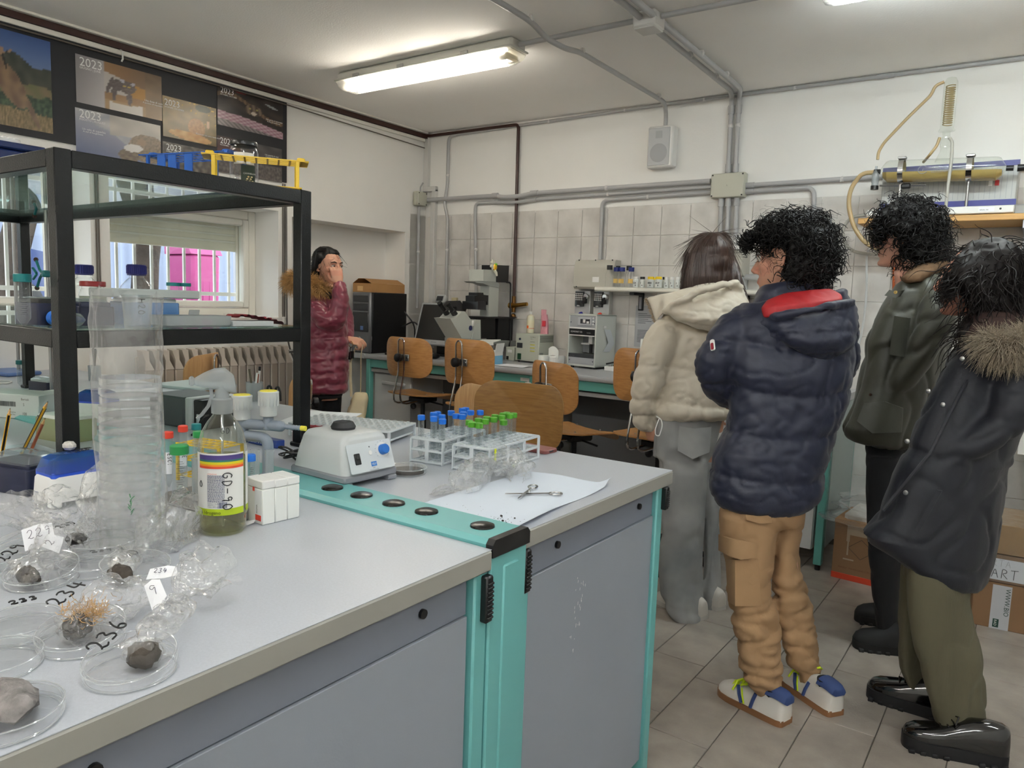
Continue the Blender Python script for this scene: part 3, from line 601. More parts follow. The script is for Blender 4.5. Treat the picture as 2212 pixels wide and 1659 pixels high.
hz = B().tube(arc([(XL+.03, 3.24, 1.9), (XL+.03, 3.245, 1.2), (XL+.03, 3.25, 1.0), (XL+.03, 3.33, .84), (XL+.03, 3.34, .7), (XL+.03, 3.3, .62), (XL+.035, 3.22, .6)], .1), .006, 8).done('hanging_cord', mat('cord_grey', (92, 90, 88), .5)); tag(hz, 'grey cord hanging in a loop beside the radiator', 'cord')
st = T('shutter_strap', 'double roller shutter strap beside the shuttered window', 'strap', (XL, 3.24, 1.2))
for k in range(2): B().bb((.004, -.012+.016*k, -.05), (.007, -.004+.016*k, .85)).done('strap', mat('strap_grey', (104, 98, 92), .7), st)
B().box((.012, 0, -.05), (.02, .035, .05), .004).done('winder', M_white, st)
st2 = T('shutter_strap', 'roller shutter strap on the pier between the two windows', 'strap', (XL, 2.03, 1.2))
for k in range(2): B().bb((.004, -.008+.014*k, -.15), (.007, 0+.014*k, .9)).done('strap', MATS['strap_grey'], st2)
# ---------------------------------------------------------------- back counter
M_teal2 = mat('teal_steel', (92, 160, 152), .4); M_ctop = mat('counter_laminate', (166, 168, 172), .3, bump=.1, bs=400)
M_under = mat('counter_grey_panel', (112, 112, 115), .6)  # dark grey of the back panel and one cabinet body
FY = 3.985
def counter(name, x0, x1, lab):
    t = T(name, lab, 'counter', (x0, FY, 0)); w_ = x1-x0; d = YB-FY-.012
    b = B().mx(Mx(((0, 0, 1, 0), (1, 0, 0, 0), (0, 1, 0, 0), (0, 0, 0, 1)))).prism([(.0, .872), (.004, .864), (.016, .86), (d, .86), (d, .90), (.016, .90), (.004, .896), (0, .888)], 0, w_-.002); b.done('worktop', M_ctop, t)
    B().bb((.0, .02, .80), (w_-.002, .05, .859), .002).done('front_rail', M_teal2, t)
    B().bb((.0, .03, .765), (w_-.002, .07, .79), .002).done('lower_rail', mat('rail_grey', (150, 150, 150), .4), t)
    for x in (.002, w_-.045): B().bb((x, .012, .03), (x+.04, .055, .86), .003).done('leg', M_teal2, t); B().cyl((x+.02, .033, 0), (x+.02, .033, .03), .014).done('foot', M_black, t); B().bb((x, d-.05, .03), (x+.04, d-.01, .86), .003).done('leg', M_teal2, t)
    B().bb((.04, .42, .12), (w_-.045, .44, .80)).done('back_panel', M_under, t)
    return t
CA = counter('lab_counter', -4.165, -2.62, 'wall counter holding the computer and microscope')
CB = counter('lab_counter', -2.615, -.81, 'wall counter holding the white machine with a display')
o = B().bb((-.215, .0, .86), (-.002, .42, .90), .004).done('worktop_return', M_ctop, CA)
B().bb((1.80, .055, .12), (1.805, .6, .858)).done('side_panel', mat('side_panel_green', (150, 164, 162), .4), CB)
t = T('base_cabinet', 'white base cabinet with bar handle under the computer end', 'cabinet', (-4.12, FY+.06, .1))
B().bb((0, .012, 0), (.38, .5, .655), .003).done('body', M_wht, t)
for z0, z1, h in ((.0, .69, .59),):
    d = B().bb((.004, 0, z0), (.376, .012, z1-.04), .002).done('door', M_wht, t)
    B().bb((.1, -.028, h-.012), (.33, -.012, h+.012), .005).bb((.11, -.02, h-.006), (.125, .002, h+.006)).bb((.305, -.02, h-.006), (.32, .002, h+.006)).done('handle', mat('handle_grey', (190, 192, 194), .35), d)
t = T('base_cabinet', 'white base cabinet under the counter end behind the navy puffer jacket', 'cabinet', (-1.42, FY+.03, .1))
B().bb((0, .012, 0), (.55, .5, .655), .003).done('body', M_wht, t); d = B().bb((.004, 0, .0), (.546, .012, .65), .002).done('door', M_wht, t); B().bb((.12, -.02, .59), (.4, -.005, .61), .005).done('handle', MATS['handle_grey'], d)
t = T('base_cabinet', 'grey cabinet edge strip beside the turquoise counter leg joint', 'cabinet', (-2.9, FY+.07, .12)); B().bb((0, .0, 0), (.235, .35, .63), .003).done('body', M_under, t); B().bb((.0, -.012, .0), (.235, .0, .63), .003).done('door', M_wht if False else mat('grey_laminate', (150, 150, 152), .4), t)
lb = B().box((1.46, .019, .83), (.07, .002, .022)).done('label', mat('label_paper', (196, 194, 190), .6), CA)
text('LABORATORIO', .007, mat('ink_dark', (40, 40, 42), .6), CA, facing((1.443, .0178, .832), (0, -1, 0)))
# ---------------------------------------------------------------- chairs
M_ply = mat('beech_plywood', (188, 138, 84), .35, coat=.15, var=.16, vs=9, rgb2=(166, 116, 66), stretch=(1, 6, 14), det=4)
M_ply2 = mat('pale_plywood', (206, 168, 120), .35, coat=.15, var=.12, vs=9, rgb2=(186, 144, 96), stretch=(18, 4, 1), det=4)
M_ply3 = mat('shaded_plywood', (150, 112, 62), .35, coat=.1, var=.12, vs=9, rgb2=(128, 92, 48), stretch=(1, 6, 14), det=4)  # plywood of the chair in shadow, the shade put into a darker brown
def curved_ply(b, w_, h, r, th, fn, n=7):
    """rounded sheet in local (x, z), bent by fn(x, z) -> point"""
    ol = rrect(w_, h, r, n); rings = []
    for k in (0, .35, .7, .93, 1.0): rings.append([(x*k, z*k) for x, z in ol])
    m = len(ol)
    for sgn in (0, 1):
        vs = []
        for i, rg in enumerate(rings):
            q = th*(.5 if i < 4 else .28)*(1 if sgn else -1); vs += [fn(x, z, q) for x, z in rg]
        b.add(vs, [(i*m+k, i*m+(k+1) % m, (i+1)*m+(k+1) % m, (i+1)*m+k) for i in range(4) for k in range(m)])
    a = [fn(x, z, -th*.28) for x, z in ol]; c = [fn(x, z, th*.28) for x, z in ol]
    b.add(a+c, [(k, (k+1) % m, m+(k+1) % m, m+k) for k in range(m)]); return b
def lab_chair(x, y, rz, hs, lab, ply, back=.27, lift=.0, w_=.41):
    t = T('lab_chair', lab, 'chair', (x, y, 0), rz, 'plywood lab chairs')
    def sf(a, c, q):
        z = hs+.02*(a/.2)**2*.6-.05*max(0, (c-.08)/.12)**2+.012*max(0, (-c-.1)/.1)
        return (a, c, z+q)
    s = curved_ply(B(), .40, .40, .09, .012, sf).done('seat', ply, t, smooth=60)
    for sx in (-.1, .1):
        for sy in (-.08, .1): B().at((sx, sy, hs+.012)).lathe([(.006, -.004), (.005, .0015), (0, .003)], 10).done('rivet', M_steel, s)
    zc = hs+.27+lift
    def bf(a, c, q): return (a, -.205-.06*c*.6+.05*(a/.2)**2-.0+q, zc+c)
    bk = curved_ply(B(), w_, back, .085, .011, bf).done('backrest', ply, t, smooth=60)
    tb = []
    for sx in (-1, 1):
        tb.append([(sx*.026, -.235, zc+.10), (sx*.026, -.228, zc-.1), (sx*.03, -.27, hs+.02), (sx*.032, -.262, hs-.03), (sx*.034, -.22, hs-.045), (sx*.034, -.06, hs-.04)])
    loop = [(-.026*cos(a), -.235, zc+.10+.03*sin(a)) for a in [pi*k/8 for k in range(1, 8)]]
    path = arc(tb[0][::-1], .04)+loop+arc(tb[1], .04); B().tube(path, .006, 8).done('back_tube', M_chrome, t)
    B().bb((-.055, -.226, zc-.022), (.058, -.214, zc+.022), .003).done('bracket', M_steel, bk)
    B().mx(frame((-.0, -.235, zc), (0, -1, 0))).lathe([(.012, 0), (.014, .01), (.027, .014), (.03, .024), (.028, .04), (.014, .045), (0, .045)], 18).done('knob', M_black, bk)
    for sx in (-.046, .046): B().mx(frame((sx, -.226, zc), (0, -1, 0))).lathe([(.007, 0), (.006, .003), (0, .004)], 10).done('bolt', M_chrome, bk)
    B().bb((-.07, -.08, hs-.055), (.07, .08, hs-.012), .01).cyl((.05, .0, hs-.045), (.17, .02, hs-.06), .006).done('mechanism', M_black, t)
    B().sph((.0, -.1, hs-.075), (.022, .022, .022), 10).done('tilt_knob', M_black, t)
    B().cyl((0, 0, .3), (0, 0, hs-.05), .016, n=14).done('piston', M_black, t); B().cyl((0, 0, .08), (0, 0, hs-.18), .026, n=16).done('column', M_chrome, t)
    for k in range(5):
        a = 2*pi*k/5+.3; g = B().tube([(0, 0, .1), (.14*cos(a), .14*sin(a), .085), (.28*cos(a), .28*sin(a), .06)], [.025, .02, .014], 8).done('base_arm', M_black, t)
        B().cyl((.28*cos(a), .28*sin(a), 0), (.28*cos(a), .28*sin(a), .06), .018, n=10).done('glide', M_black, g)
    return t
lab_chair(-3.51, 3.92, .02, .66, 'plywood chair in front of the computer tower', M_ply)
lab_chair(-2.83, 3.74, -.12, .665, 'plywood chair in front of the microscope, its chrome loop below the top edge', M_ply, back=.28, lift=.02, w_=.43)
lab_chair(-2.06, 3.56, -.35, .635, 'plywood chair before the white machine with display, seat and column in view', M_ply, lift=-.02, w_=.40)
lab_chair(-1.58, 3.62, -.1, .655, 'plywood chair half hidden by the cream jacket', M_ply, lift=.06)
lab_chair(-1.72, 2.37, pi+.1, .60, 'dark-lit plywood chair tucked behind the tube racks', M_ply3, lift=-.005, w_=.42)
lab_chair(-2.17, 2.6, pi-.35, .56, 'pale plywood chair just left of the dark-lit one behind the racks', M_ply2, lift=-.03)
lab_chair(-3.72, 2.18, pi/2+.6, .60, 'pale plywood chair under the window, a screw in its backrest', M_ply2, lift=.0)
lab_chair(-3.42, 2.55, pi-.5, .56, 'pale low plywood chair before the radiator behind the spray bottle', M_ply2, lift=-.1)
# ---------------------------------------------------------------- things on the bench
STROKES = {'0': [[(.5, 1), (.15, .8), (.1, .3), (.4, 0), (.8, .2), (.85, .7), (.5, 1)]], '1': [[(.3, .8), (.6, 1), (.5, 0)]], '2': [[(.1, .75), (.3, 1), (.7, .95), (.75, .65), (.4, .25), (.15, .1), (.3, .2), (.6, 0), (.9, .12)]],
 '3': [[(.15, .9), (.5, 1), (.75, .8), (.35, .55), (.8, .4), (.65, .05), (.1, .08)]], '4': [[(.35, 1), (.1, .35), (.9, .4)], [(.7, .8), (.6, 0)]], '6': [[(.75, 1), (.3, .6), (.15, .2), (.4, 0), (.75, .15), (.65, .45), (.2, .35)]],
 '7': [[(.1, .95), (.8, 1), (.4, 0)], [(.25, .5), (.75, .55)]], '9': [[(.75, .8), (.4, 1), (.15, .75), (.4, .5), (.75, .75), (.6, 0)]], 'G': [[(.85, .85), (.5, 1), (.15, .7), (.15, .25), (.5, 0), (.85, .25), (.8, .5), (.5, .48)]],
 'D': [[(.2, 0), (.2, 1), (.65, .85), (.85, .5), (.6, .1), (.2, 0)]], '-': [[(.1, .5), (.8, .5)]], 'H': [[(.15, 1), (.15, 0)], [(.8, 1), (.8, 0)], [(.15, .5), (.8, .5)]], 'O': [[(.5, 1), (.1, .6), (.25, .1), (.7, .05), (.9, .5), (.5, 1)]],
 'A': [[(.1, 0), (.45, 1), (.85, 0)], [(.25, .4), (.75, .4)]], 'R': [[(.15, 0), (.2, 1), (.75, .85), (.7, .55), (.2, .5), (.85, 0)]], 'T': [[(.05, .95), (.95, 1)], [(.5, 1), (.45, 0)]], 'U': [[(.15, 1), (.2, .15), (.5, 0), (.8, .2), (.8, 1)]],
 'B': [[(.2, 0), (.2, 1), (.7, .85), (.6, .55), (.25, .5), (.8, .35), (.6, .02), (.2, 0)]], 'E': [[(.8, 1), (.2, 1), (.2, 0), (.8, 0)], [(.2, .5), (.65, .5)]], 'I': [[(.5, 1), (.5, 0)]], 'L': [[(.2, 1), (.2, 0), (.8, .05)]],
 'C': [[(.85, .85), (.45, 1), (.1, .5), (.45, 0), (.85, .2)]], 'P': [[(.2, 0), (.2, 1), (.75, .85), (.7, .5), (.2, .45)]], 'N': [[(.15, 0), (.15, 1), (.8, 0), (.85, 1)]], 'S': [[(.8, .9), (.4, 1), (.2, .75), (.7, .35), (.6, .02), (.15, .1)]], 'M': [[(.1, 0), (.2, 1), (.5, .4), (.8, 1), (.9, 0)]], ' ': [], 'X': [[(.1, 1), (.9, 0)], [(.85, 1), (.1, 0)]]}
M_ink = mat('marker_ink', (16, 14, 18), .5); M_pen = mat('pen_ink', (50, 50, 74), .5)
def pen(s, size, r, m, parent, mt=None, name='handwriting', fn=None):
    b = B(); x = 0
    for ch in s:
        for st in STROKES.get(ch, []):
            p = arc([(x+q[0]*size*.72, q[1]*size, 0) for q in st], size*.3, 3) if len(st) > 2 else [V((x+q[0]*size*.72, q[1]*size, 0)) for q in st]
            b.tube([fn(q) if fn else m@V(q) for q in p], r, 5)
        x += size*.82
    return b.done(name, mt or M_ink, parent)
def corner(n, r, l, z=.9):
    N, Rt, L = atz(*n, z), atz(*r, z), atz(*l, z); a = Rt-N; rz = math.atan2(a.y, a.x); p = V((-sin(rz), cos(rz), 0)); return N, rz, a.length, abs((L-N).dot(p))
M_petri = film('petri_plastic', (255, 255, 255), .004, .03, .75, 1, refl=.04); M_bag = film('plastic_bag', (255, 255, 255), .045, .06, .5, 1, crumple=1.0, cs=55, refl=.11)
M_bag2 = film('plastic_sleeve', (252, 253, 254), .06, .12, .25, 1, crumple=.6, cs=16, refl=.08); M_tubep = film('tube_plastic', (244, 247, 248), .07, .08, .45, 1); M_trans = film('frosted_plastic', (232, 236, 238), .34, .25, .35, .7)
M_rim = film('rim_plastic', (250, 252, 253), .32, .05, .5, 1, refl=.1); M_bottlep = film('bottle_plastic', (246, 247, 240), .02, .04, .35, 1); M_liquid = film('pale_liquid', (238, 236, 206), .10, .05, .2, .6)
M_paper = mat('paper', (236, 238, 243), .7); M_bluepaper = mat('bench_sheet', (214, 222, 234), .75, bump=.12, bs=60)
M_soil = mat('soil', (62, 56, 50), .95, bump=.9, bs=90, var=.35, vs=40, dist=.003); M_darksoil = mat('dark_soil', (34, 30, 28), .95, bump=.9, bs=90, var=.3, vs=40, dist=.003)
M_red = mat('red_cap', (206, 62, 44), .4); M_green = mat('green_cap', (40, 140, 72), .4); M_green2 = mat('leaf_green_cap', (74, 146, 34), .4); M_blue = mat('blue_cap', (24, 104, 204), .35); M_navy = mat('navy_cap', (28, 34, 128), .4); M_tealcap = mat('teal_cap', (12, 110, 112), .4)
M_grad = mat('graduation_ink', (60, 62, 66), .6); M_rack = mat('rack_plastic', (206, 212, 216), .35); M_lg = mat('light_grey_plastic', (196, 199, 200), .42); M_mg = mat('mid_grey_plastic', (138, 140, 146), .45)
M_navyp = mat('navy_plastic', (24, 30, 56), .35); M_yel = mat('yellow_plastic', (228, 190, 26), .35); M_cream = mat('cream_plastic', (232, 234, 230), .4)
def falcon(lab, loc, big, cap, group=None, grad=True, tilt=None, label_side=None, pr=None):
    r, h, rc, hc = (.0140, .098, .0172, .016) if big else (.0082, .105, .0102, .012)
    t = T('centrifuge_tube', lab, 'tube', loc, 0, group)
    B().lathe([(.0008, 0), (r*.3, .003), (r*.98, .018), (r, .022), (r, h), (r*1.05, h+.001)], 16).done('tube_body', M_tubep, t)
    c = B().lathe([(r*1.0, h-.002), (rc, h-.001), (rc, h+hc-.0015), (rc-.0015, h+hc), (0, h+hc)], 20).done('cap', cap, t)
    if grad:
        b = B(); f0 = math.atan2(-loc[1], -loc[0])+(.25 if label_side is None else label_side)
        for k in range(14 if big else 18):
            z = .026+k*(h-.036)/(14 if big else 18); L = .5 if k % 2 == 0 else .32; n = 5; pts = [((r+.0003)*cos(f0+L*2*(j/n-.5)), (r+.0003)*sin(f0+L*2*(j/n-.5)), z) for j in range(n+1)]
            b.add(pts+[(p[0], p[1], p[2]+.0007) for p in pts], [(j, j+1, n+2+j, n+1+j) for j in range(n)])
        g = b.done('graduation', M_grad, t, smooth=0); g['kind'] = 'stuff'
    if tilt: t.rotation_euler = tilt
    return t
# --- vortex mixer
N, rz, w_, d_ = corner((744, 1061), (858, 1034), (645, 1026))
t = T('vortex_mixer', 'grey vortex mixer with blue dial and black rubber cup', 'mixer', (N.x, N.y, BZ+.0005), rz)
W_, D_ = max(w_, .15), min(max(d_, .13), .2)
b = B(); foot = []
for z, i in ((0.004, 0), (.03, .002)): foot.append([(i, i, z), (W_*.28, i, z), (W_*.3, i, z), (W_*.7, i, z), (W_*.72, i, z), (W_-i, i, z), (W_-i, D_-i, z), (i, D_-i, z)])
b.bb((0, 0, .012), (W_, D_, .03), .004).bb((0, 0, 0), (W_*.16, D_, .013), .003).bb((W_*.84, 0, 0), (W_, D_, .013), .003).done('base', M_mg, t)
b = B(); prof = [(.03, .003, .003), (.075, .02, .008), (.105, .034, .014), (.116, .042, .022), (.119, .055, .035)]
b.loft([[(x+W_/2, y+D_/2, z) for x, y in rrect(W_-2*iy, D_-2*ix*.55-iy*.3, .018, 6)] for z, ix, iy in prof]); b.done('housing', M_lg, t, smooth=50)
fm = facing((W_/2, .0, .07), (0, -1, .35)); fm = Mx.Translation((0, .0085, 0))@fm
pn = B().mx(fm).rbox((0, -.004, .0028), (W_*.82, .068, .0012), .004).done('control_panel', mat('panel_grey', (206, 211, 215), .4), t)
B().mx(fm@Mx.Translation((-.042, -.006, .003))).box((0, 0, .001), (.017, .026, .004), .0015).box((0, .004, .003), (.011, .011, .003), .001).done('power_switch', M_black, pn)
k_ = B().mx(fm@Mx.Translation((.038, .006, .003))).lathe([(.0, 0), (.018, .0), (.018, .001), (0, .001)], 24).done('dial_plate', M_white, pn)
B().mx(fm@Mx.Translation((.038, .006, .004))).lathe([(.0125, 0), (.012, .012), (.0105, .014), (0, .0145)], 20).done('dial', mat('dial_blue', (36, 104, 186), .35), pn)
B().mx(fm@Mx.Translation((0, .004, .0032))).lathe([(.0055, 0), (.005, .001), (0, .0012)], 16).done('button', M_white, pn); B().mx(fm@Mx.Translation((0, .018, .0032))).lathe([(.0022, 0), (0, .001)], 10).done('lamp', M_black, pn)
lg = B().mx(fm@Mx.Translation((.004, -.023, .0034))).box((0, 0, 0), (.017, .011, .0006)).done('logo_plate', mat('logo_blue', (54, 120, 196), .5), pn)
text('VELP', .0065, M_white, pn, fm@Mx.Translation((.004, -.0252, .004)), align='CENTER'); text('ZX3', .004, M_dgrey, pn, fm@Mx.Translation((.002, -.033, .0036)), align='CENTER'); text('Advanced Vortex Mixer', .003, M_dgrey, pn, fm@Mx.Translation((.002, -.037, .0036)), align='CENTER')
for k in range(11):
    a = -2.2+.44*k; B().mx(fm@Mx.Translation((.038+.0215*sin(a), .006+.0215*cos(a), .0034))).box((0, 0, 0), (.0012, .0012, .0004)).done('tick', M_dgrey, pn)
B().at((W_*.5, D_*.52, .117)).lathe([(.012, 0), (.028, .002), (.03, .008), (.0235, .019), (.02, .02), (.016, .013), (0, .011)], 28).done('rubber_cup', mat('rubber', (34, 34, 36), .6), t)
cb = B(); rd = random.Random(5); P0 = atz(640, 1005, .9); pts = []
for k in range(46):
    a = k*.62; rr = .035+.018*sin(k*1.7); pts.append((P0.x-.05+rr*1.25*cos(a)+.001*k, P0.y+.02+rr*.8*sin(a)+.0006*k, BZ+.006+.012*(1+sin(k*.9))+.0006*(k % 9)))
q = B().tube(arc(pts, .03, 3), .0028, 6).done('mixer_cable', M_black); tag(q, 'coiled black mains cable lying behind the vortex mixer', 'cable')
# --- tube racks
def rack(lab, n, rz, W, D, m=M_rack):
    t = T('tube_rack', lab, 'tube rack', (n.x, n.y, BZ+.0006), rz); H = .064; nx, ny = round(W/.021), round(D/.021)
    for z, nm in ((.004, 'base_grid'), (.034, 'middle_grid'), (H, 'top_grid')):
        b = B()
        for i in range(nx+1): b.box((W*i/nx, D/2, z), (.0022, D, .0035))
        for j in range(ny+1): b.box((W/2, D*j/ny, z+.0002), (W, .0022, .0035))
        for y in (0, D): b.box((W/2, y, z), (W+.004, .004, .006), .001)
        for x in (0, W): b.box((x, D/2, z), (.004, D+.004, .006), .001)
        o = b.done(nm, m, t)
    for x in (.0, W*.35, W*.68, W):
        for y in (0, D): B().bb((x-.006, y-.0018, .0), (x+.006, y+.0018, H), .001).done('upright', m, t)
    for y in (D*.5,):
        for x in (0, W): B().bb((x-.0018, y-.006, 0), (x+.0018, y+.006, H), .001).done('upright', m, t)
    return t
N, rz, w_, d_ = corner((1057, 1027), (1162, 991), (983, 1012)); GR = rack('white tube rack holding green-capped tubes', N, rz, w_, d_); grz = rz
B().box((.02, -.0035, .048), (.009, .0012, .034), .0004).done('label', mat('lime_label', (214, 226, 44), .5), GR)
N2, rz2, w2, d2 = corner((956, 1007), (1045, 977), (896, 994)); rack('white tube rack holding blue-capped tubes', N2, rz2, w2, d2)
pb = [(683, 578), (757, 565), (827, 557), (894, 547), (961, 535), (1022, 523), (1101, 541), (762, 594), (836, 582), (841, 605), (905, 573), (978, 574), (1038, 552), (972, 556)]
pg = [(957, 603), (1027, 595), (1095, 583), (1157, 573), (1220, 560), (1281, 549), (1363, 564), (1041, 627), (1109, 608), (1127, 637), (1175, 599), (1236, 587), (1303, 576), (1262, 611)]
for lst, cap, lab, gp, og, orz, ow, od in ((pb, M_blue, 'blue-capped tube in the rack', 'blue-capped tubes', N2, rz2, w2, d2), (pg, M_green2, 'green-capped tube in the rack', 'green-capped tubes', N, rz, w_, d_)):
    proto = None; used = []
    nx, ny = round(ow/.021), round(od/.021); ux, uy = V((cos(orz), sin(orz), 0)), V((-sin(orz), cos(orz), 0))
    for u, v in lst:
        p = atz(700+u/3.253, 720+(v-6)/3.253, BZ+.006+.117); dl = p-og; a = round(dl.dot(ux)/ow*nx-.5); c = round(dl.dot(uy)/od*ny-.5)
        a = max(0, min(nx-1, a)); c = max(0, min(ny-1, c))
        while (a, c) in used: a += 1
        used.append((a, c))
    rws = sorted({c for _, c in used}); RN = ['front', 'second', 'third', 'fourth', 'fifth']; ON = ['first', 'second', 'third', 'fourth', 'fifth', 'sixth', 'seventh', 'eighth']
    for a, c in used:
        q = og+ux*((a+.5)*ow/nx)+uy*((c+.5)*od/ny); rk = sorted(x for x, y in used if y == c).index(a); lb_ = lab+', %s row, %s from the left' % (RN[rws.index(c)], ON[rk])
        if proto is None: proto = falcon(lb_, (q.x, q.y, BZ+.0065), False, cap, gp, label_side=.1)
        else: dup(proto, (q.x, q.y, BZ+.0065), label=lb_)
# --- white tray of small tubes
N, rz, w_, d_ = corner((840, 962), (895, 941), (722, 914)); t = T('tube_tray', 'long white tray packed with small clear capped tubes', 'tube tray', (N.x, N.y, BZ+.0006), rz)
b = B().bb((0, 0, .008), (w_, d_, .014), .002).bb((-.004, -.004, .036), (w_+.004, d_+.004, .041), .001)
for x in (0, w_):
    for y in (0, d_*.5, d_): b.bb((x-.003, y-.004, 0), (x+.003, y+.004, .036))
b.done('frame', M_rack, t); B().bb((.004, .004, .012), (w_-.004, d_-.004, .037)).done('insert', M_trans, t)
nx, ny = 5, 14; cm = B().lathe([(.0045, -.002), (.0068, 0), (.0068, .004), (.005, .005), (0, .0045)], 10).mesh('tube_cap', M_tubep); tm2 = B().lathe([(.001, 0), (.004, .012), (.0045, .028)], 8).mesh('tube_body', M_tubep)
for i in range(nx):
    for j in range(ny):
        x, y = w_*(i+.5)/nx, d_*(j+.5)/ny; o = link('small_tube', cm, t, (x, y, .042)); link('tube_body', tm2, o, (0, 0, -.03)) if (i in (0, nx-1) or j == 0) else None
# --- red rack
p = atz(640, 955, .9); t = T('red_tube_rack', 'flat dark red tube rack between shelf post and vortex mixer', 'tube rack', (p.x-.01, p.y, BZ+.0006), .26); M_rr = mat('wine_plastic', (128, 26, 38), .4)
b = B()
for i in range(9): b.box((.022*i, .045, .038), (.0035, .09, .006))
for j in range(5): b.box((.088, .0225*j, .038), (.18, .0035, .006))
b.done('top_grid', M_rr, t); b = B().bb((-.003, -.004, .0), (.002, .094, .038), .001).bb((.174, -.004, 0), (.179, .094, .038), .001); b.done('end_plate', M_rr, t)
B().bb((0, -.003, .006), (.178, -.0, .012)).bb((0, .09, .006), (.178, .093, .012)).bb((0, 0, .004), (.178, .09, .007)).done('bottom_grid', M_rr, t)
# --- dishes
def petri(lab, loc, r=.046, group=None, num=None, seg=None, tilt=None, lid=True):
    t = T('petri_dish', lab, 'petri dish', loc, 0, group)
    B().lathe([(0, .0005), (r, .0005), (r, .014)], 40).done('dish', M_petri, t); B().tube([(r*cos(a), r*sin(a), .0011) for a in [k*pi/24 for k in range(48)]], .0011, 5, closed=True).tube([(r*cos(a), r*sin(a), .014) for a in [k*pi/24 for k in range(48)]], .0006, 5, closed=True).done('rim', M_rim, t)
    z = .0145
    if lid:
        L = B().lathe([(r+.0025, .004), (r+.0025, .0155), (r+.0015, .0165), (0, .0165)], 40).done('lid', M_petri, t); z = .0168; q = r+.0024; B().tube([(q*cos(a), q*sin(a), .0158) for a in [k*pi/24 for k in range(48)]], .0009, 5, closed=True).tube([(q*cos(a), q*sin(a), .0042) for a in [k*pi/24 for k in range(48)]], .0005, 5, closed=True).done('lid_rim', M_rim, L)
        if tilt: L.location = (tilt[2]*.4, tilt[3]*.4, tilt[4]); L.rotation_euler = (tilt[0], tilt[1], 0)
    if num: 
        a, e = (atz(u, v, loc[2]+z) for u, v in seg); d = e-a; m = Mx.Translation((a.x-loc[0], a.y-loc[1], z))@Mx.Rotation(math.atan2(d.y, d.x), 4, 'Z'); pen(num, d.length/2.3, .0012, m, L)
    return t
def soil_lump(b, c, r, seed, n=14):
    k = len(b.v); b.sph((0, 0, 0), 1, n)
    for i in range(k, len(b.v)):
        p = V(b.v[i]); q = 1+.28*noise.noise(p*1.7+V((seed, 0, 0)))+.16*noise.noise(p*4+V((0, seed, 0))); b.v[i] = (c[0]+p.x*r[0]*q, c[1]+p.y*r[1]*q, c[2]+p.z*r[2]*q)
    return b
def sock(b, path, radii, seed, nu=40, per=6, fold=.28, kf=7, flat=1.0):
    """crumpled sleeve of film along a path"""
    P = [V(p) for p in path]; n = len(P); m = (n-1)*per; rings = []; u = None
    for i in range(m+1):
        t_ = i/per; k = min(int(t_), n-2); f = t_-k; f = f*f*(3-2*f)*.5+f*.5; p = P[k].lerp(P[k+1], f); r = radii[k]*(1-f)+radii[k+1]*f; tg = (P[k+1]-P[k]).normalized()
        if u is None: u = tg.orthogonal().normalized()
        u = (u-tg*u.dot(tg)).normalized(); w2_ = tg.cross(u); ring = []
        for j in range(nu):
            a = 2*pi*j/nu; q = 1+fold*(abs(sin(kf*a*.5+seed+.8*sin(i*.5)))-.5)+.55*noise.noise(V((cos(a)*1.6+seed, sin(a)*1.6, i*.28)))
            pt = p+(u*cos(a)+w2_*sin(a)*flat)*r*q; pt.z = max(pt.z, BZ+.0012) if -.05 < p.z-BZ < .2 else pt.z; ring.append(pt)
        rings.append(ring)
    b.loft(rings, cap=False); return b
p = atz(880, 1022, .9); t = petri('covered petri dish of dark crumbs beside the vortex mixer', (p.x, p.y, BZ+.0006))
q = B().lathe([(0, 0), (.042, 0), (.042, .006), (0, .007)], 30).done('soil', M_soil, None); q.location = (p.x, p.y, BZ+.0025); tag(q, 'flat layer of dark crumbs inside the dish by the mixer', 'soil')
# numbered sample dishes in the foreground (centre pixel, number, sample, bag)
DS = [((92, 1238), '229', 10), ((40, 1345), '233', 20), ((178, 1368), '234', 30), ((284, 1432), '236', 40), ((205, 1215), '239', 50), ((292, 1225), '240', 60)]
dn = {'229': 'under the bag tagged 229', '233': 'flat and empty left of dish 234', '234': 'with a wet dark lump', '236': 'nearest the bench edge', '239': 'stacked under dish 237', '240': 'behind dish 234'}
DP = {}; SG = {'229': ((15, 1222), (62, 1197)), '233': ((22, 1307), (83, 1293)), '234': ((132, 1327), (194, 1292)), '236': ((226, 1415), (285, 1369)), '239': ((197, 1195), (243, 1187)), '240': ((258, 1221), (302, 1202))}
for (u, v), num, sd in DS:
    p = atz(u, v, .912); DP[num] = p
    tl = (.16, .1, 0, 0, .006) if num in ('229', '234', '236') else ((.0, .12, 0, 0, .004) if num == '240' else None)
    petri('clear petri dish with handwritten %s, %s' % (num, dn[num]), (p.x, p.y, BZ+.0006), .047, num=num, seg=SG[num], tilt=tl)
p = DP['239']; petri('clear petri dish with handwritten 237, stacked on dish 239', (p.x-.035, p.y+.03, BZ+.019), .047, num='237', seg=((130, 1141), (167, 1129)))
p9 = atz(10, 1530, .915); petri('cropped petri dish at the corner holding a hairy grey clump', (p9.x, p9.y, BZ+.0006), .05)
p8 = atz(-14, 1425, .91); petri('petri dish cut off by the frame just above the corner dish', (p8.x, p8.y, BZ+.0006), .047)
p7 = atz(-12, 1205, .91); petri('tilted petri dish lid cut off at the frame edge', (p7.x, p7.y, BZ+.0006), .047, tilt=(.25, -.3, 0, 0, .016))
def sample(lab, c, r, m, sd, bag, z=0):
    s = soil_lump(B(), (0, 0, 0), r, sd).done('soil_lump', m); s.location = (c.x, c.y, BZ+r[2]*1.02+z); tag(s, lab, 'soil sample')
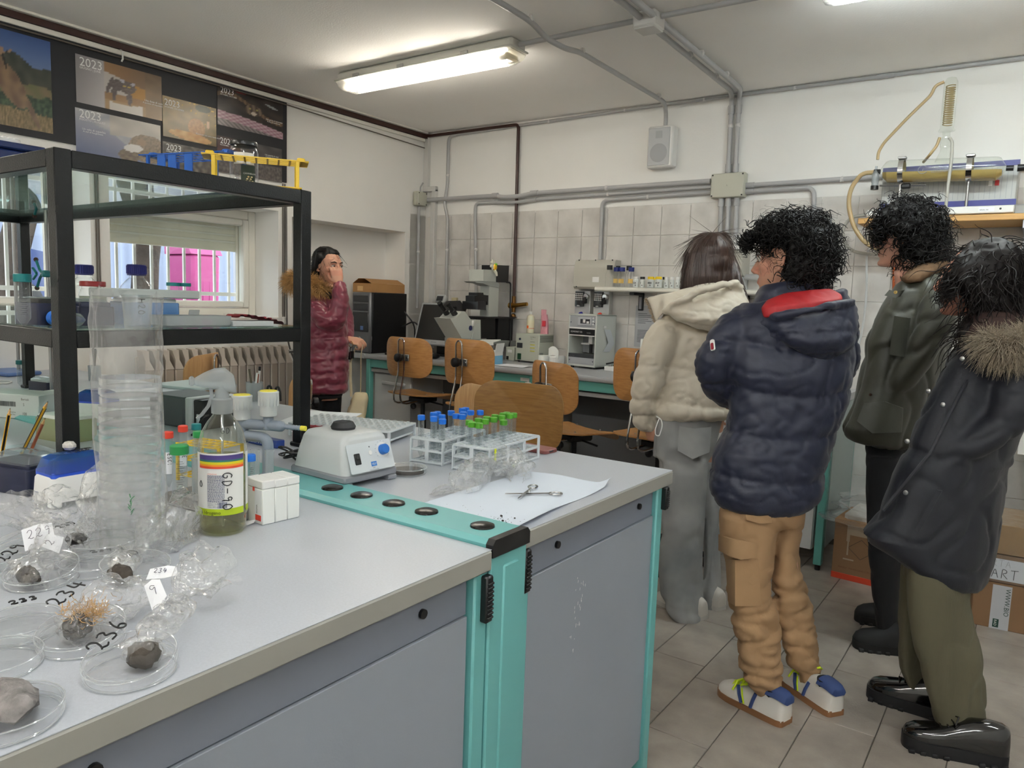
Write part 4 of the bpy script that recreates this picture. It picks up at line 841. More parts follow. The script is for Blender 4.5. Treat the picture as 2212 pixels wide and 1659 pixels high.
def film_bag(lab, path, radii, sd, fold=.3, nu=44, flat=.8, tags=()):
    b = sock(B(), path, radii, sd, nu=nu, fold=fold, flat=flat); o = b.done('sample_bag', M_bag, smooth=180); tag(o, lab, 'bag'); return o
def note(lab, c, n, s, txt='', rot=0, sd=0):
    t = T('paper_tag', lab, 'paper tag', c); m = facing((0, 0, 0), n)@Mx.Rotation(rot, 4, 'Z'); rd = random.Random(sd)
    pl = [(x*s[0]*(1+rd.uniform(-.12, .12)), y*s[1]*(1+rd.uniform(-.12, .12))) for x, y in ((-.5, -.5), (.1, -.55), (.55, -.4), (.5, .3), (.1, .5), (-.45, .45))]
    b = B().mx(m); top = [(x, y, .0035*sin(x*90)+.002*cos(y*120)) for x, y in pl]; k = len(top)
    b.add(top+[(x, y, z-.0003) for x, y, z in top]+[(0, 0, .001), (0, 0, .0007)], [(i, (i+1) % k, 2*k) for i in range(k)]+[(k+i, k+(i+1) % k, 2*k+1) for i in range(k)]+[(i, (i+1) % k, k+(i+1) % k, k+i) for i in range(k)])
    b.done('sheet', M_paper, t, smooth=0)
    if txt: pen(txt, s[1]*.42, .0004, m@Mx.Translation((-s[0]*.3, -s[1]*.15, .0028)), t, M_pen)
    return t
def at3(u, v, h): return atz(u, v, BZ+h)
P_ = DP['236']; c = at3(310, 1408, .02)
sample('grey soil sample lump in dish 236', c, (.02, .018, .014), M_soil, 1, None, .002)
film_bag('clear bag twisted up from the lump on dish 236', [at3(300, 1425, .006), at3(308, 1408, .018), at3(318, 1375, .034), at3(352, 1340, .036), at3(385, 1310, .034), at3(392, 1290, .034), at3(425, 1245, .05), at3(470, 1215, .055)], [.012, .025, .012, .018, .019, .007, .032, .036], 3.1, flat=.7)
c = at3(168, 1352, .02); sample('wet dark brown sample lump on dish 234', c, (.02, .017, .015), M_darksoil, 5, None, .004)
film_bag('clear bag with rusty roots leaning over dish 234', [at3(150, 1375, .006), at3(165, 1355, .02), at3(185, 1325, .035), at3(220, 1300, .04), at3(262, 1285, .036), at3(300, 1280, .028), at3(330, 1265, .03)], [.01, .024, .014, .024, .03, .02, .012], 1.7)
rd = random.Random(8); b = B(); c0 = at3(195, 1318, .036)
for k in range(200):
    a = rd.uniform(0, 6.3); q = c0+V((rd.gauss(0, .013), rd.gauss(0, .011), rd.gauss(0, .005))); d = V((rd.gauss(0, 1), rd.gauss(0, 1), rd.gauss(0, .6))).normalized()*.008; b.tube([q, q+d, q+d*1.5+V((0, 0, .004))], .00035, 4)
o = b.done('root_fibres', mat('root', (186, 146, 92), .8)); tag(o, 'tangle of rusty brown root fibres inside the bag on dish 234', 'roots', None, 'stuff')
c = at3(62, 1240, .022); sample('dark grey sample lump on dish 229', c, (.024, .013, .013), M_soil, 9, None, .006)
film_bag('clear bag tagged 229 rising from its dish', [at3(40, 1262, .008), at3(60, 1240, .022), at3(95, 1205, .035), at3(118, 1180, .04), at3(110, 1150, .05), at3(70, 1120, .06), at3(40, 1095, .07)], [.012, .028, .014, .03, .032, .02, .036], 5.3)
film_bag('clear bag corner flaring up behind bag 229', [at3(80, 1140, .03), at3(100, 1115, .05), at3(130, 1090, .065), at3(160, 1068, .075)], [.012, .02, .03, .022], 7.7, flat=.5)
c = at3(262, 1232, .024); sample('grey sample lump on dish 240', c, (.027, .013, .012), M_soil, 12, None, .008)
film_bag('clear bag spread wide behind dish 240', [at3(250, 1240, .012), at3(265, 1225, .026), at3(300, 1190, .03), at3(320, 1172, .032), at3(350, 1145, .036), at3(400, 1125, .03), at3(436, 1118, .02)], [.012, .028, .012, .03, .05, .045, .02], 2.2, flat=.6)
c = at3(162, 1163, .04); sample('black oval sample lump on dish 237', c, (.02, .013, .009), M_darksoil, 15, None, .03)
film_bag('clear bag puffed up in front of the dish sleeve', [at3(165, 1165, .04), at3(180, 1150, .05), at3(198, 1120, .05), at3(215, 1095, .06), at3(260, 1060, .075), at3(310, 1030, .1)], [.02, .012, .014, .03, .055, .05], 4.4, flat=.8)
c = at3(20, 1510, .02); s = soil_lump(B(), (0, 0, 0), (.04, .026, .015), 21, 18).done('soil_lump', mat('grey_fluff', (120, 116, 114), .95, bump=1, bs=110, var=.4, vs=60, dist=.004)); s.location = (c.x-.004, c.y, BZ+.018); tag(s, 'hairy grey clump in the corner petri dish', 'soil sample')
note('lilac paper tag with 229 inside its bag', at3(80, 1155, .058), (.6, -.62, .5), (.045, .035), '229', .3, 1)
note('small pale tag with slanted writing inside bag 229', at3(112, 1172, .05), (.6, -.5, .62), (.02, .03), '2', 1.2, 2)
note('grey paper tag with 237 against the dish sleeve', at3(296, 1095, .06), (.5, -.75, .45), (.044, .032), '237', .7, 3)
note('white crumpled paper tag with 40 by the foam block', at3(340, 1110, .045), (.3, -.5, .8), (.05, .018), '40', -.2, 4)
note('white paper tag with 234 above dish 236', at3(352, 1236, .05), (.35, -.45, .8), (.04, .018), '234', .05, 5)
note('folded white paper tag with pink mark above dish 236', at3(335, 1278, .045), (.4, -.5, .75), (.022, .038), '9', .6, 6)
# --- film pieces and paper at the far end
A_, B_, C_, D_2 = (atz(u, v, .9008) for u, v in ((884, 1097), (1093, 1155), (1321, 1047), (1140, 1018)))
def sheet(u, v):
    p = A_.lerp(B_, u).lerp(D_2.lerp(C_, u), v); e = max(0, u-.86)/.14; return (p.x+.004*sin(9*v)*e, p.y, .9012+.004*e*e*(1+sin(v*7))+.0012*(1+sin(u*8+v*5))*(.4+v)+(.012 if v > .93 and u > .85 else 0)*(u-.85)*6)
o = B().grid(sheet, 30, 20).done('bench_sheet', M_bluepaper, smooth=180); tag(o, 'bluish white paper sheet under the scissors', 'paper')
s = T('scissors', 'open steel dissecting scissors lying on the paper sheet', 'scissors', (0, 0, 0)); pv = atz(1144, 1066, .908)
for tip, ringp, dz in (((1091, 1067), (1200, 1066), 0), ((1119, 1077), (1151, 1051), .003)):
    a = atz(*tip, .907+dz); r_ = atz(*ringp, .907+dz); d = (r_-a).normalized(); n_ = V((-d.y, d.x, 0)); b = B()
    L = (r_-a).length; k = (pv-a).dot(d)/L
    st = [(0, .0006), (.2, .0028), (k, .0042), (k+.1, .003), (.86, .0022)]
    b.loft([[a+d*(L*f)+n_*w3, a+d*(L*f)+V((0, 0, .0022)), a+d*(L*f)-n_*w3, a+d*(L*f)-V((0, 0, .0005))] for f, w3 in st])
    rr = .012; cN = r_; b.tube([cN+d*(rr*1.25*cos(2*pi*q/20))+n_*(rr*.85*sin(2*pi*q/20)) for q in range(20)], .002, 6, closed=True); b.done('blade', M_steel, s)
B().at(pv).lathe([(.0032, .002), (.003, .006), (0, .007)], 12).done('pivot_screw', M_chrome, s)
b = B(); rd = random.Random(11)
for u, v, q in [(1083, 1117, .0035), (1086, 1127, .003), (1112, 1121, .0022), (1093, 1132, .003), (1064, 1131, .003), (1083, 1129, .0015)]+[(1080+rd.gauss(0, 16), 1124+rd.gauss(0, 6), rd.uniform(.0005, .0013)) for _ in range(40)]+[(1020+rd.gauss(0, 30), 1100+rd.gauss(0, 14), .0006) for _ in range(14)]:
    p = atz(u, v, .903); soil_lump(b, (p.x, p.y, .9035+q*.6), (q, q*.8, q*.7), rd.random()*9, 6)
o = b.done('soil_crumbs', M_darksoil); tag(o, 'scattered dark soil crumbs on the paper sheet', 'crumbs', None, 'stuff')
film_bag('crumpled clear film next to the front rack corner', [at3(985, 1062, .006), at3(1000, 1045, .02), at3(1020, 1025, .03), at3(1040, 1010, .035), at3(1056, 1000, .03)], [.02, .035, .042, .03, .012], 6.1, flat=.8)
film_bag('crumpled clear film with a paper tip by the scissors', [at3(1066, 1020, .02), at3(1080, 1000, .035), at3(1102, 1000, .035), at3(1122, 1010, .025), at3(1115, 1035, .012)], [.012, .035, .042, .04, .022], 8.3, flat=.8)
film_bag('flat scrap of clear film left of the paper sheet', [at3(935, 1068, .004), at3(955, 1060, .008), at3(985, 1058, .006)], [.014, .02, .016], 9.9, flat=.5)
note('pointed paper scrap inside the film by the rack', at3(1116, 985, .03), (.5, -.7, .4), (.022, .018), '', .2, 7)
p = atz(1165, 977, .9); t = T('smartphone', 'smartphone in a reddish case behind the green tubes', 'phone', (p.x, 1.83, BZ+.0005), -.05)
B().rbox((-.03, .0, .0055), (.13, .066, .010), .012, inset=.002).done('case', mat('case_rose', (128, 74, 70), .45), t); B().box((.035, -.003, .006), (.002, .02, .005), .001).done('camera_port', M_black, t)
# --- spray bottle
p = atz(482, 1146, .9); t = T('spray_bottle', 'clear spray bottle with rainbow label and trigger head', 'spray bottle', (p.x, p.y, BZ+.0005), 0); a_cam = math.atan2(-p.y, -p.x)
r = .0425; prof = [(0, .004), (.026, .002), (.036, 0), (.0405, .006), (.0405, .03), (r, .036), (r, .155), (.0405, .165), (.036, .185), (.026, .203), (.018, .213), (.0155, .217), (.0155, .226)]
B().lathe(prof, 40).done('bottle', M_bottlep, t); B().lathe([(0, .005), (.035, .005), (.039, .01), (.039, .14), (0, .1401)], 36).done('liquid', M_liquid, t)
def arcpatch(b, r_, a0, a1, z0, z1, n=24, e=.0006):
    v = [((r_+e)*cos(a0+(a1-a0)*k/n), (r_+e)*sin(a0+(a1-a0)*k/n), z) for z in (z0, z1) for k in range(n+1)]; b.add(v, [(k, k+1, n+2+k, n+1+k) for k in range(n)]); return b
a0, a1 = a_cam-1.3, a_cam+.95
lb = arcpatch(B(), r, a0, a1, .040, .152).done('label', mat('label_white', (226, 226, 222), .5), t)
for z0, z1, cl, nm in ((.1405, .149, (70, 56, 120), 'violet'), (.137, .1405, (46, 110, 96), 'green'), (.1325, .137, (206, 196, 30), 'yellow'), (.129, .1325, (226, 140, 30), 'orange'), (.125, .129, (200, 66, 40), 'red'), (.040, .052, (168, 190, 28), 'lime')):
    arcpatch(B(), r, a0+(.25 if nm != 'lime' else 0), a1-.02, z0, z1, 24, .001).done('label_stripe', mat('stripe_'+nm, cl, .5), lb)
def cyl_fn(r_, a_, z_): return lambda q: V(((r_)*cos(a_+q[0]/r_), (r_)*sin(a_+q[0]/r_), z_+q[1]))
def vert(r_, a_, z_): return lambda q: V((r_*cos(a_-(-q[1])/r_), r_*sin(a_-(-q[1])/r_), z_-q[0]))
pen('GD-90', .0175, .0009, None, lb, fn=vert(r+.0016, a_cam-.02, .119)); pen('O', .012, .0006, None, lb, fn=cyl_fn(r+.0014, a_cam-1.06, .09)); pen('GD', .011, .0005, None, t, fn=cyl_fn(.034, a_cam-.1, .186))
b = B()
for k in range(26):
    z = .112-k*.0019; x = 0; rd = random.Random(k)
    while x < .030:
        l = rd.uniform(.0012, .004); n = 2; f = cyl_fn(r+.0012, a_cam-.62, z); q0, q1 = f((x, 0)), f((min(x+l, .03), 0)); b.quad(q0, q1, q1+V((0, 0, .0009)), q0+V((0, 0, .0009))); x += l+.0008
o = b.done('fine_print', mat('print_blue', (62, 70, 110), .6), lb, smooth=0); o['kind'] = 'stuff'
def wraptext(s_, size, m_, parent, r_, a_, z_):
    o = text(s_, size, m_, parent, Mx.Identity(4)); f = cyl_fn(r_, a_, z_)
    for v in o.data.vertices: v.co = f(v.co)
    return o
wraptext('di Idrogeno', .0085, mat('ink_olive', (52, 58, 20), .6), lb, r+.0016, a_cam-.98, .0425); wraptext('ATTENZIONE', .0028, mat('ink_red', (196, 60, 40), .6), lb, r+.0013, a_cam-.62, .1145)
wraptext('Prodotto e distribuito da', .0027, MATS['print_blue'], lb, r+.0013, a_cam-.62, .061); wraptext('FANUCCI s.r.l.', .0027, MATS['print_blue'], lb, r+.0013, a_cam-.62, .058); wraptext('Calabro (RM) www.fanucci.it', .0027, MATS['print_blue'], lb, r+.0013, a_cam-.62, .055)
b = B(); x = 0; rd = random.Random(2)
while x < .016:
    l = rd.choice((.0003, .0005, .0008)); f = cyl_fn(r+.0012, a_cam-.2, .0535); q0, q1 = f((x, 0)), f((x+l, 0)); b.quad(q0, q1, q1+V((0, 0, .0105)), q0+V((0, 0, .0105))); x += l+rd.choice((.0003, .0006))
o = b.done('barcode', MATS['print_blue'], lb, smooth=0); o['kind'] = 'stuff'
arcpatch(B(), r, a_cam+1.12, a_cam+1.75, .045, .15, 12).done('rear_label', MATS['label_white'], t); arcpatch(B(), r, a_cam+1.12, a_cam+1.75, .040, .052, 12, .001).done('label_stripe', MATS['stripe_lime'], t)
B().lathe([(.0165, .218), (.0185, .219), (.0185, .244), (.015, .247), (0, .247)], 24).done('collar', M_trans, t)
hd = V((sin(a_cam), -cos(a_cam), 0)); hm = Mx((( *hd, ), ( *V((0, 0, 1)).cross(hd), ), (0, 0, 1))).transposed().to_4x4()
b = B().mx(hm@Mx.Translation((0, 0, 0))); sec = [(-.024, .262, .006, .008), (-.02, .272, .009, .016), (-.005, .279, .011, .022), (.012, .281, .0115, .019), (.03, .279, .009, .013), (.04, .277, .0075, .009), (.046, .276, .005, .006)]
b.loft([[(x, y, z+q) for y, q in rrect(2*w3, 2*h3, min(w3, h3)*.8, 4)] for x, z, w3, h3 in sec]); b.cyl((0, 0, .244), (0, 0, .27), .0125, .0115, 16).done('head', M_trans, t)
b = B().mx(hm); b.loft([[(x, y, z) for y, z in ((-.006, z0), (.006, z0), (.005, z0-.004), (-.005, z0-.004))] if False else [(x, -.006, z0), (x, .006, z0), (x-.006, .005, z0-.001), (x-.006, -.005, z0-.001)] for x, z0 in ((.022, .268), (.02, .25), (.026, .232), (.037, .217), (.044, .211))]).done('trigger', M_trans, t)
B().mx(hm).box((.05, 0, .277), (.009, .017, .017), .003).done('nozzle', M_trans, t); B().cyl((0, 0, .008), (.0, 0, .22), .0022, n=8).done('dip_tube', M_trans, t)
# --- three white cuvette boxes
N, rz, w_, d_ = corner((567, 1136), (648, 1117), (542, 1124)); w3 = w_/3
for k, lab in enumerate(('white slim box with red and black side label', 'middle one of three white slim boxes', 'white slim box nearest the turquoise spine')):
    q = N+V((cos(rz), sin(rz), 0))*(w3*k); t = T('cuvette_box', lab, 'box', (q.x, q.y, BZ+.0005), rz); ww = w3-.0008; h = .084+(.0 if k else .001)
    B().bb((0, 0, 0), (ww, d_+.012, h*.8), .0015).done('body', M_cream, t); B().bb((-.0004, -.0006, h*.805), (ww+.0004, d_+.0126, h), .002).done('lid', M_white, t)
    if k == 0:
        g = B().bb((-.0006, .002, .006), (-.0002, d_*.55, .066)).done('label', M_paper, t); B().bb((-.001, .004, .007), (-.0006, d_*.5, .018)).done('label_stripe', M_red, g); B().bb((-.001, d_*.56, .062), (-.0006, d_*.7, .07)).done('label_stripe', M_red, g); text('SIGMA', .006, M_ink, g, facing((-.001, d_*.35, .02), (-1, 0, 0))@Mx.Rotation(pi/2, 4, 'Z'))
note('white paper scrap under the slim boxes', atz(532, 1131, .9012), (.05, -.05, 1), (.03, .02), '-', .1, 9)
# --- gas tap on the spine
p = atz(579, 1030, .914); t = T('gas_tap', 'grey double gas tap with yellow-topped knobs on the bench spine', 'tap', (p.x, p.y, .9145)); M_tap = mat('tap_grey', (126, 136, 148), .35); M_knob = mat('knob_grey', (190, 193, 192), .45); M_ky = mat('knob_yellow', (226, 214, 70), .45)
B().lathe([(.024, 0), (.024, .004), (.014, .008), (.0125, .012)], 20).tube(arc([(0, 0, 0), (0, 0, .092), (-.06, -.02, .092)], .022, 6), .0125, 14).done('riser', M_tap, t)
B().tube([(-.066, -.022, .075), (-.066, -.022, .135)], .0145, 14).tube([(-.066, -.022, .118), (.0, .0, .121), (.03, .01, .121)], .0125, 14).tube([(.002, 0, .112), (.002, 0, .145)], .012, 14).done('valve_body', M_tap, t)
b = B().tube([(.028, .0095, .121), (.036, .012, .121), (.042, .014, .121)], [.013, .012, .0065], 12)
for k in range(6): b.tube([(.042+.007*k, .014+.0022*k, .121), (.049+.007*k, .0162+.0022*k, .121)], [.0062, .0046], 10)
b.done('nozzle', M_tap, t); B().cyl((.083, .027, .121), (.094, .031, .121), .006, n=12).done('nozzle_tip', M_ky, t)
for x, y, z in ((-.066, -.022, .128), (.002, 0, .142)):
    b = B().at((x, y, z)).lathe([(.017, 0), (.019, .002), (.0195, .022), (.0205, .024), (.023, .05), (.0235, .056), (.022, .058), (0, .058)], 28)
    for k in range(14): b.box((.0218*cos(2*pi*k/14), .0218*sin(2*pi*k/14), .036), (.002, .002, .022))
    q = b.done('knob', M_knob, t); B().at((x, y, z+.058)).lathe([(.0195, 0), (.0185, .0015), (0, .0015)], 24).lathe([(.004, .0015), (0, .003)], 10).done('knob_disc', M_ky, q)
# --- foam block with tubes, yellow rack behind
p = atz(450, 1108, .9); t = T('foam_block', 'dark grey foam block with tube holes behind the spray bottle', 'foam block', (p.x-.02, p.y+.02, BZ+.0005), .1)
M_foam = mat('foam_grey', (128, 126, 124), .9, bump=.4, bs=300); B().bb((-.1, -.035, 0), (.12, .075, .026), .003).done('block', M_foam, t)
hm_ = B().lathe([(0, .0002), (.0105, .0002)], 18).mesh('hole', mat('hole_dark', (30, 29, 28), .9)); fb = t
for x in (-.06, -.025, .01, .045, .08):
    for y in (-.015, .02, .055): link('hole', hm_, t, (x, y, .0262))
def on_foam(u, v): return atz(u, v, BZ+.028)
q = on_foam(389, 1085); falcon('large green-capped graduated tube on the foam block', (q.x, q.y, BZ+.027), True, M_green, label_side=.1)
def open_tube(lab, loc, h=.075, r=.0095):
    t = T('open_tube', lab, 'tube', loc); B().lathe([(0, 0), (r*.9, 0), (r, .003), (r, h), (r*1.08, h), (r*1.08, h+.003), (r*.9, h+.003)], 18).done('wall', M_trans, t)
q = on_foam(428, 1078); open_tube('frosted open tube left of the spray bottle', (q.x, q.y, BZ+.027), .08, .011)
q = on_foam(551, 1048); open_tube('frosted open tube behind the slim boxes, nearer the bottle', (q.x, q.y, BZ+.027)); q = on_foam(582, 1036); t_ = open_tube('frosted open tube in front of the gas tap riser', (q.x, q.y, BZ+.0165))
p = atz(395, 1050, .9); yr = T('tube_rack', 'yellow wire-like tube rack half hidden by the dish sleeve', 'tube rack', (p.x-.06, p.y+.03, BZ+.0005), .25)
for z in (.012, .05, .085):
    b = B()
    for i in range(7): b.box((.02*i, .03, z), (.003, .075, .003))
    for j in range(4): b.box((.06, .025*j-.007, z), (.126, .003, .003))
    b.done('grid', M_yel, yr)
for x in (0, .12):
    for y in (-.007, .068): B().bb((x-.003, y-.003, 0), (x+.003, y+.003, .088)).done('upright', M_yel, yr)
def lbl(t, txt):
    r = .0085; a = math.atan2(-t.location.y, -t.location.x); l = arcpatch(B(), r, a-.9, a+.9, .03, .075, 8, .0003).done('label', M_paper, t); pen(txt, .008, .0006, None, l, fn=vert(r+.0006, a-.2, .073))
for u, v, cap, lab, z, tx in ((363, 931, M_red, 'red-capped tube with black writing at the sleeve edge', .0, 'ESCI'), (395, 918, M_red, 'taller red-capped tube behind the green-capped one', .0, 'TALE'), (424, 914, M_tealcap, 'teal-capped tube beside the dark box', .0, ''), (428, 930, M_green, 'small green-capped tube behind the spray trigger', .0, '')):
    q = atz(u, v, 1.05); f_ = falcon(lab, (q.x, q.y, BZ+.032), False, cap, grad=not tx)
    if tx: lbl(f_, tx)
q = atz(541, 968, 1.03); falcon('blue-capped tube partly hidden behind the spray bottle', (q.x, q.y, BZ+.0005), False, M_blue)
# ---------------------------------------------------------------- sleeve of empty dishes
SB = atz(286, 1188, .9); t = T('dish_sleeve', 'tall clear plastic sleeve holding a stack of empty petri dishes', 'petri dish sleeve', (SB.x, SB.y, BZ+.001))
dm = B().lathe([(0, .0155), (.0455, .0155), (.0462, .0145), (.0462, .004), (.0447, .004), (.0447, .0135), (.0435, .001), (0, .001)], 36).mesh('dish', M_petri)
rd = random.Random(4)
for k in range(19): link('dish', dm, t, (.0012*(k-9)*.5+rd.uniform(-.001, .001), rd.uniform(-.001, .001), .002+k*.0153))
ZT = .425
def slv(u, v):
    a = 2*pi*u; z = v*ZT; r = .052+.003*noise.noise(V((cos(a)*2, sin(a)*2, z*14)))+.0025*sin(5*a+z*20)+(.004*noise.noise(V((cos(a)*5, sin(a)*5, z*30))) if z > .29 else 0)
    if z > .29: r *= 1+.10*sin(2*a+1)*(z-.29)/.13
    zz = z if v < 1 else z+.022*noise.noise(V((cos(a)*1.5, sin(a)*1.5, 3)))+.012*noise.noise(V((cos(a)*5, sin(a)*5, 5)))
    return (r*cos(a)*(1.0), r*sin(a), zz)
B().grid(slv, 90, 46, True).done('sleeve', M_bag2, t, smooth=180)
o = B(); 
for k in range(9):
    a = -1.5+.1*rd.uniform(-1, 1); q = V((.053*cos(-.5), .053*sin(-.5), .075+.0035*k)); o.tube([q, q+V((.006*cos(k), .004*sin(k*2), .006))], .0006, 4)
o.done('green_print', mat('ink_green', (40, 120, 70), .6), t)
# ---------------------------------------------------------------- tip boxes, pencils, carton at the window side of the bench
def tipbox(lab, loc, rz, w_, d_, h, body, deck, lidm, lid_h=.035, skirt=True):
    t = T('tip_box', lab, 'tip box', loc, rz)
    b = B()
    if skirt:
        b.loft([[(x, y, z) for x, y in rrect(w_-i, d_-i, .012, 4)] for z, i in ((.012, .0), (h*.9, .006), (h, .012))])
        for sx in (-1, 1):
            for sy in (-1, 1): b.bb((sx*(w_/2-.012)-.011, sy*(d_/2-.012)-.011, 0), (sx*(w_/2-.012)+.011, sy*(d_/2-.012)+.011, .02), .004)
    else: b.rbox((0, 0, h/2), (w_, d_, h), .008, 4, .002)
    b.done('body', body, t); B().rbox((0, 0, h+.004), (w_-.012, d_-.012, .012), .006, 4, .002).done('deck', deck, t)
    if lidm: B().loft([[(x, y, z) for x, y in rrect(w_-i, d_-i, .008, 4)] for z, i in ((h+.006, .01), (h+lid_h*.8, .026), (h+lid_h, .05))]).done('lid', lidm, t)
    return t
M_blid = film('blue_lid', (92, 150, 214), .30, .12, .35, .8); M_deck = mat('deck_blue', (30, 76, 190), .4); M_lightblue = mat('lightblue_plastic', (74, 148, 206), .4); M_clid = film('clear_lid', (232, 238, 240), .16, .12, .35, .8)
N, rz, w_, d_ = corner((112, 1104), (196, 1087), (62, 1089)); ux = V((cos(rz), sin(rz), 0)); uy = V((-sin(rz), cos(rz), 0)); c = N+ux*.062+uy*.042
t = tipbox('white tip box with clear blue lid and a rock on top', (c.x, c.y, BZ+.0005), rz, .124, .084, .062, M_white, M_deck, M_blid, .04)
pen('TUBES', .011, .0006, Mx.Translation((-.012, -.018, .1035))@Mx.Rotation(.15, 4, 'Z'), t); pen('NICOLA', .007, .0006, Mx.Translation((.008, .0, .1035))@Mx.Rotation(.1, 4, 'Z'), t); B().box((.026, .012, .1032), (.03, .004, .0008)).done('ink_bar', M_ink, t)
q = atz(150, 972, BZ+.104); s = B().box((0, 0, .0085), (.024, .022, .017), .006).done('rock', mat('marble', (200, 196, 190), .7, var=.2, vs=70), smooth=0); s.location = (q.x, q.y, BZ+.1045); s.rotation_euler = (.0, .0, .5); tag(s, 'small whitish rock on the clear blue lid', 'rock')
p = atz(34, 1080, .9); tipbox('navy tip box with frosted lid at the frame edge', (p.x-.075, p.y+.05, BZ+.0005), .25, .125, .085, .055, M_navyp, M_navyp, M_clid, .03, False)
t = T('tip_stand', 'clear holed tray holding the pencils', 'tray', (0, 0, 0)); q = atz(45, 990, .9+.03); t.location = (q.x-.01, q.y+.02, BZ+.0005)
b = B().bb((-.06, -.035, 0), (.06, .035, .05)); b.done('tray', M_clid, t, smooth=0)
def pencil(lab, u0, v0, u1, v1, cols, h0, h1):
    a, c_ = atz(u0, v0, BZ+h0), None; d = None
    k = atz(u1, v1, BZ+h1); # lower end on the tray, tip above
    y_ = k.y+.01; tip = aty(u0, v0, y_); ax = (tip-k).normalized(); t = T('pencil', lab, 'pencil', k); L = (tip-k).length; M_ = frame((0, 0, 0), ax)
    b = B().mx(M_); b.lathe([(0, 0), (.0036, 0), (.0036, L-.018)], 6, a0=.3, a1=.3+2*pi); b.done('barrel', cols[0], t, smooth=0)
    if cols[1]:
        b = B().mx(M_)
        for q in (0, 2, 4): a = .3+pi/3*q+pi/6; b.box((.0032*cos(a), .0032*sin(a), L*.45), (.0018, .0018, L*.84))
        b.done('stripe', cols[1], t, smooth=0)
    B().mx(M_).lathe([(.0036, L-.018), (.001, L-.004)], 6, a0=.3, a1=.3+2*pi).done('wood_tip', mat('pencil_wood', (206, 164, 112), .6), t); B().mx(M_).lathe([(.0012, L-.005), (0, L)], 6).done('lead', M_black, t)
M_py = mat('pencil_yellow', (222, 172, 40), .4); M_pbk = mat('pencil_black', (26, 24, 24), .4); M_pbr = mat('pencil_brown', (150, 76, 40), .4)
pencil('black and yellow striped pencil, leftmost of the three', 22, 880, 3, 985, (M_pbk, M_py), .1, .05); pencil('yellow pencil with black stripes, middle of the three', 104, 866, 46, 980, (M_py, M_pbk), .1, .05); pencil('brown pencil with blunt tip beside the yellow one', 98, 902, 65, 978, (M_pbr, None), .1, .05)
p = atz(112, 952, .9); tipbox('yellowish translucent tip box behind the pencils', (p.x, p.y+.04, BZ+.0005), .15, .15, .09, .062, film('yellow_frost', (226, 226, 190), .5, .25, .4, .6), M_cream, None, 0, False)
p = atz(40, 913, .9); t = T('glove_carton', 'white glove carton with barcode at the frame edge', 'carton', (p.x-.13, p.y+.06, BZ+.0005), .42)
B().box((0, 0, .0405), (.24, .11, .08), .002).done('carton', mat('carton_white', (206, 208, 206), .6), t)
for s_, x, z, sz in (('Bericah', .055, .062, .011), ('S', .062, .044, .013), ('100', .058, .014, .013), ('Nitrile gloves', .004, .02, .006), ('powder free', .004, .012, .006)): text(s_, sz, mat('ink_brown', (92, 66, 66), .6) if s_ == 'Bericah' else M_ink, t, facing((x, -.0555, z), (0, -1, 0)), sx=.9)
b = B(); x = -.03
while x < .035:
    l = rd.choice((.0008, .0014, .002)); b.quad((x, -.0556, .04), (x+l, -.0556, .04), (x+l, -.0556, .056), (x, -.0556, .056)); x += l+.0012
o = b.done('barcode', M_ink, t, smooth=0); o['kind'] = 'stuff'
p = atz(46, 836, .9); falcon('teal-capped graduated tube standing behind the glove carton', (p.x, p.y, BZ+.0005), True, M_tealcap, label_side=.0)
p = atz(192, 910, .9); tipbox('white tip box with clear blue lid behind the black post', (p.x, p.y+.03, BZ+.0005), .45, .12, .085, .06, M_cream, M_deck, M_blid, .042)
p = atz(110, 888, .9); tipbox('light blue tip box just left of the black post', (p.x+.02, p.y+.03, BZ+.0005), .3, .12, .085, .06, M_lightblue, M_cream, None, 0, False)
p = atz(86, 848, .9); tipbox('dark navy tip box with grey lid further back', (p.x, p.y+.03, BZ+.0005), .2, .12, .085, .045, M_navyp, M_lg, M_clid, .02, False)
# pens in a holder, burette stand with clamps
p = atz(205, 822, .9); t = T('pen_cup', 'cup of black pens just left of the sleeve', 'pen cup', (p.x, p.y, BZ+.0005)); B().lathe([(0, 0), (.026, 0), (.028, .07), (.026, .07), (.024, .002)], 20).done('cup', M_trans, t)
for x, y, lx, ly in ((-.008, 0, -.02, .01), (.006, .005, -.008, -.01), (0, -.008, .03, 0)):
    q = B().tube([(x*.4, y*.4, .004), (x+lx, y+ly, .15)], .0042, 8).tube([(x+lx*.6, y+ly*.6+.006, .1), (x+lx, y+ly+.006, .145)], .0014, 6).done('pen', M_black, t)
p = atz(22, 808, .9); t = T('lab_stand', 'lab stand with blue base and grey rod near the window', 'lab stand', (p.x, p.y, BZ+.0005), .1)
B().box((-.02, 0, .01), (.30, .16, .018), .006).done('base', mat('base_blue', (92, 120, 176), .4), t); B().cyl((0, .04, .02), (0, .04, .74), .0075, n=12).done('rod', M_steel, t)
p = aty(107, 700, 1.25); t = T('clamp_stand', 'slim rod with two teal jaw clamps behind the near shelf post', 'lab stand', (p.x, p.y, BZ+.0005), 0); M_cl = mat('clamp_teal', (30, 116, 122), .35)
B().box((-.02, 0, .008), (.1, .1, .016), .003).done('base', M_mg, t); B().cyl((0, 0, .016), (0, 0, .70), .006, n=12).done('rod', M_steel, t)
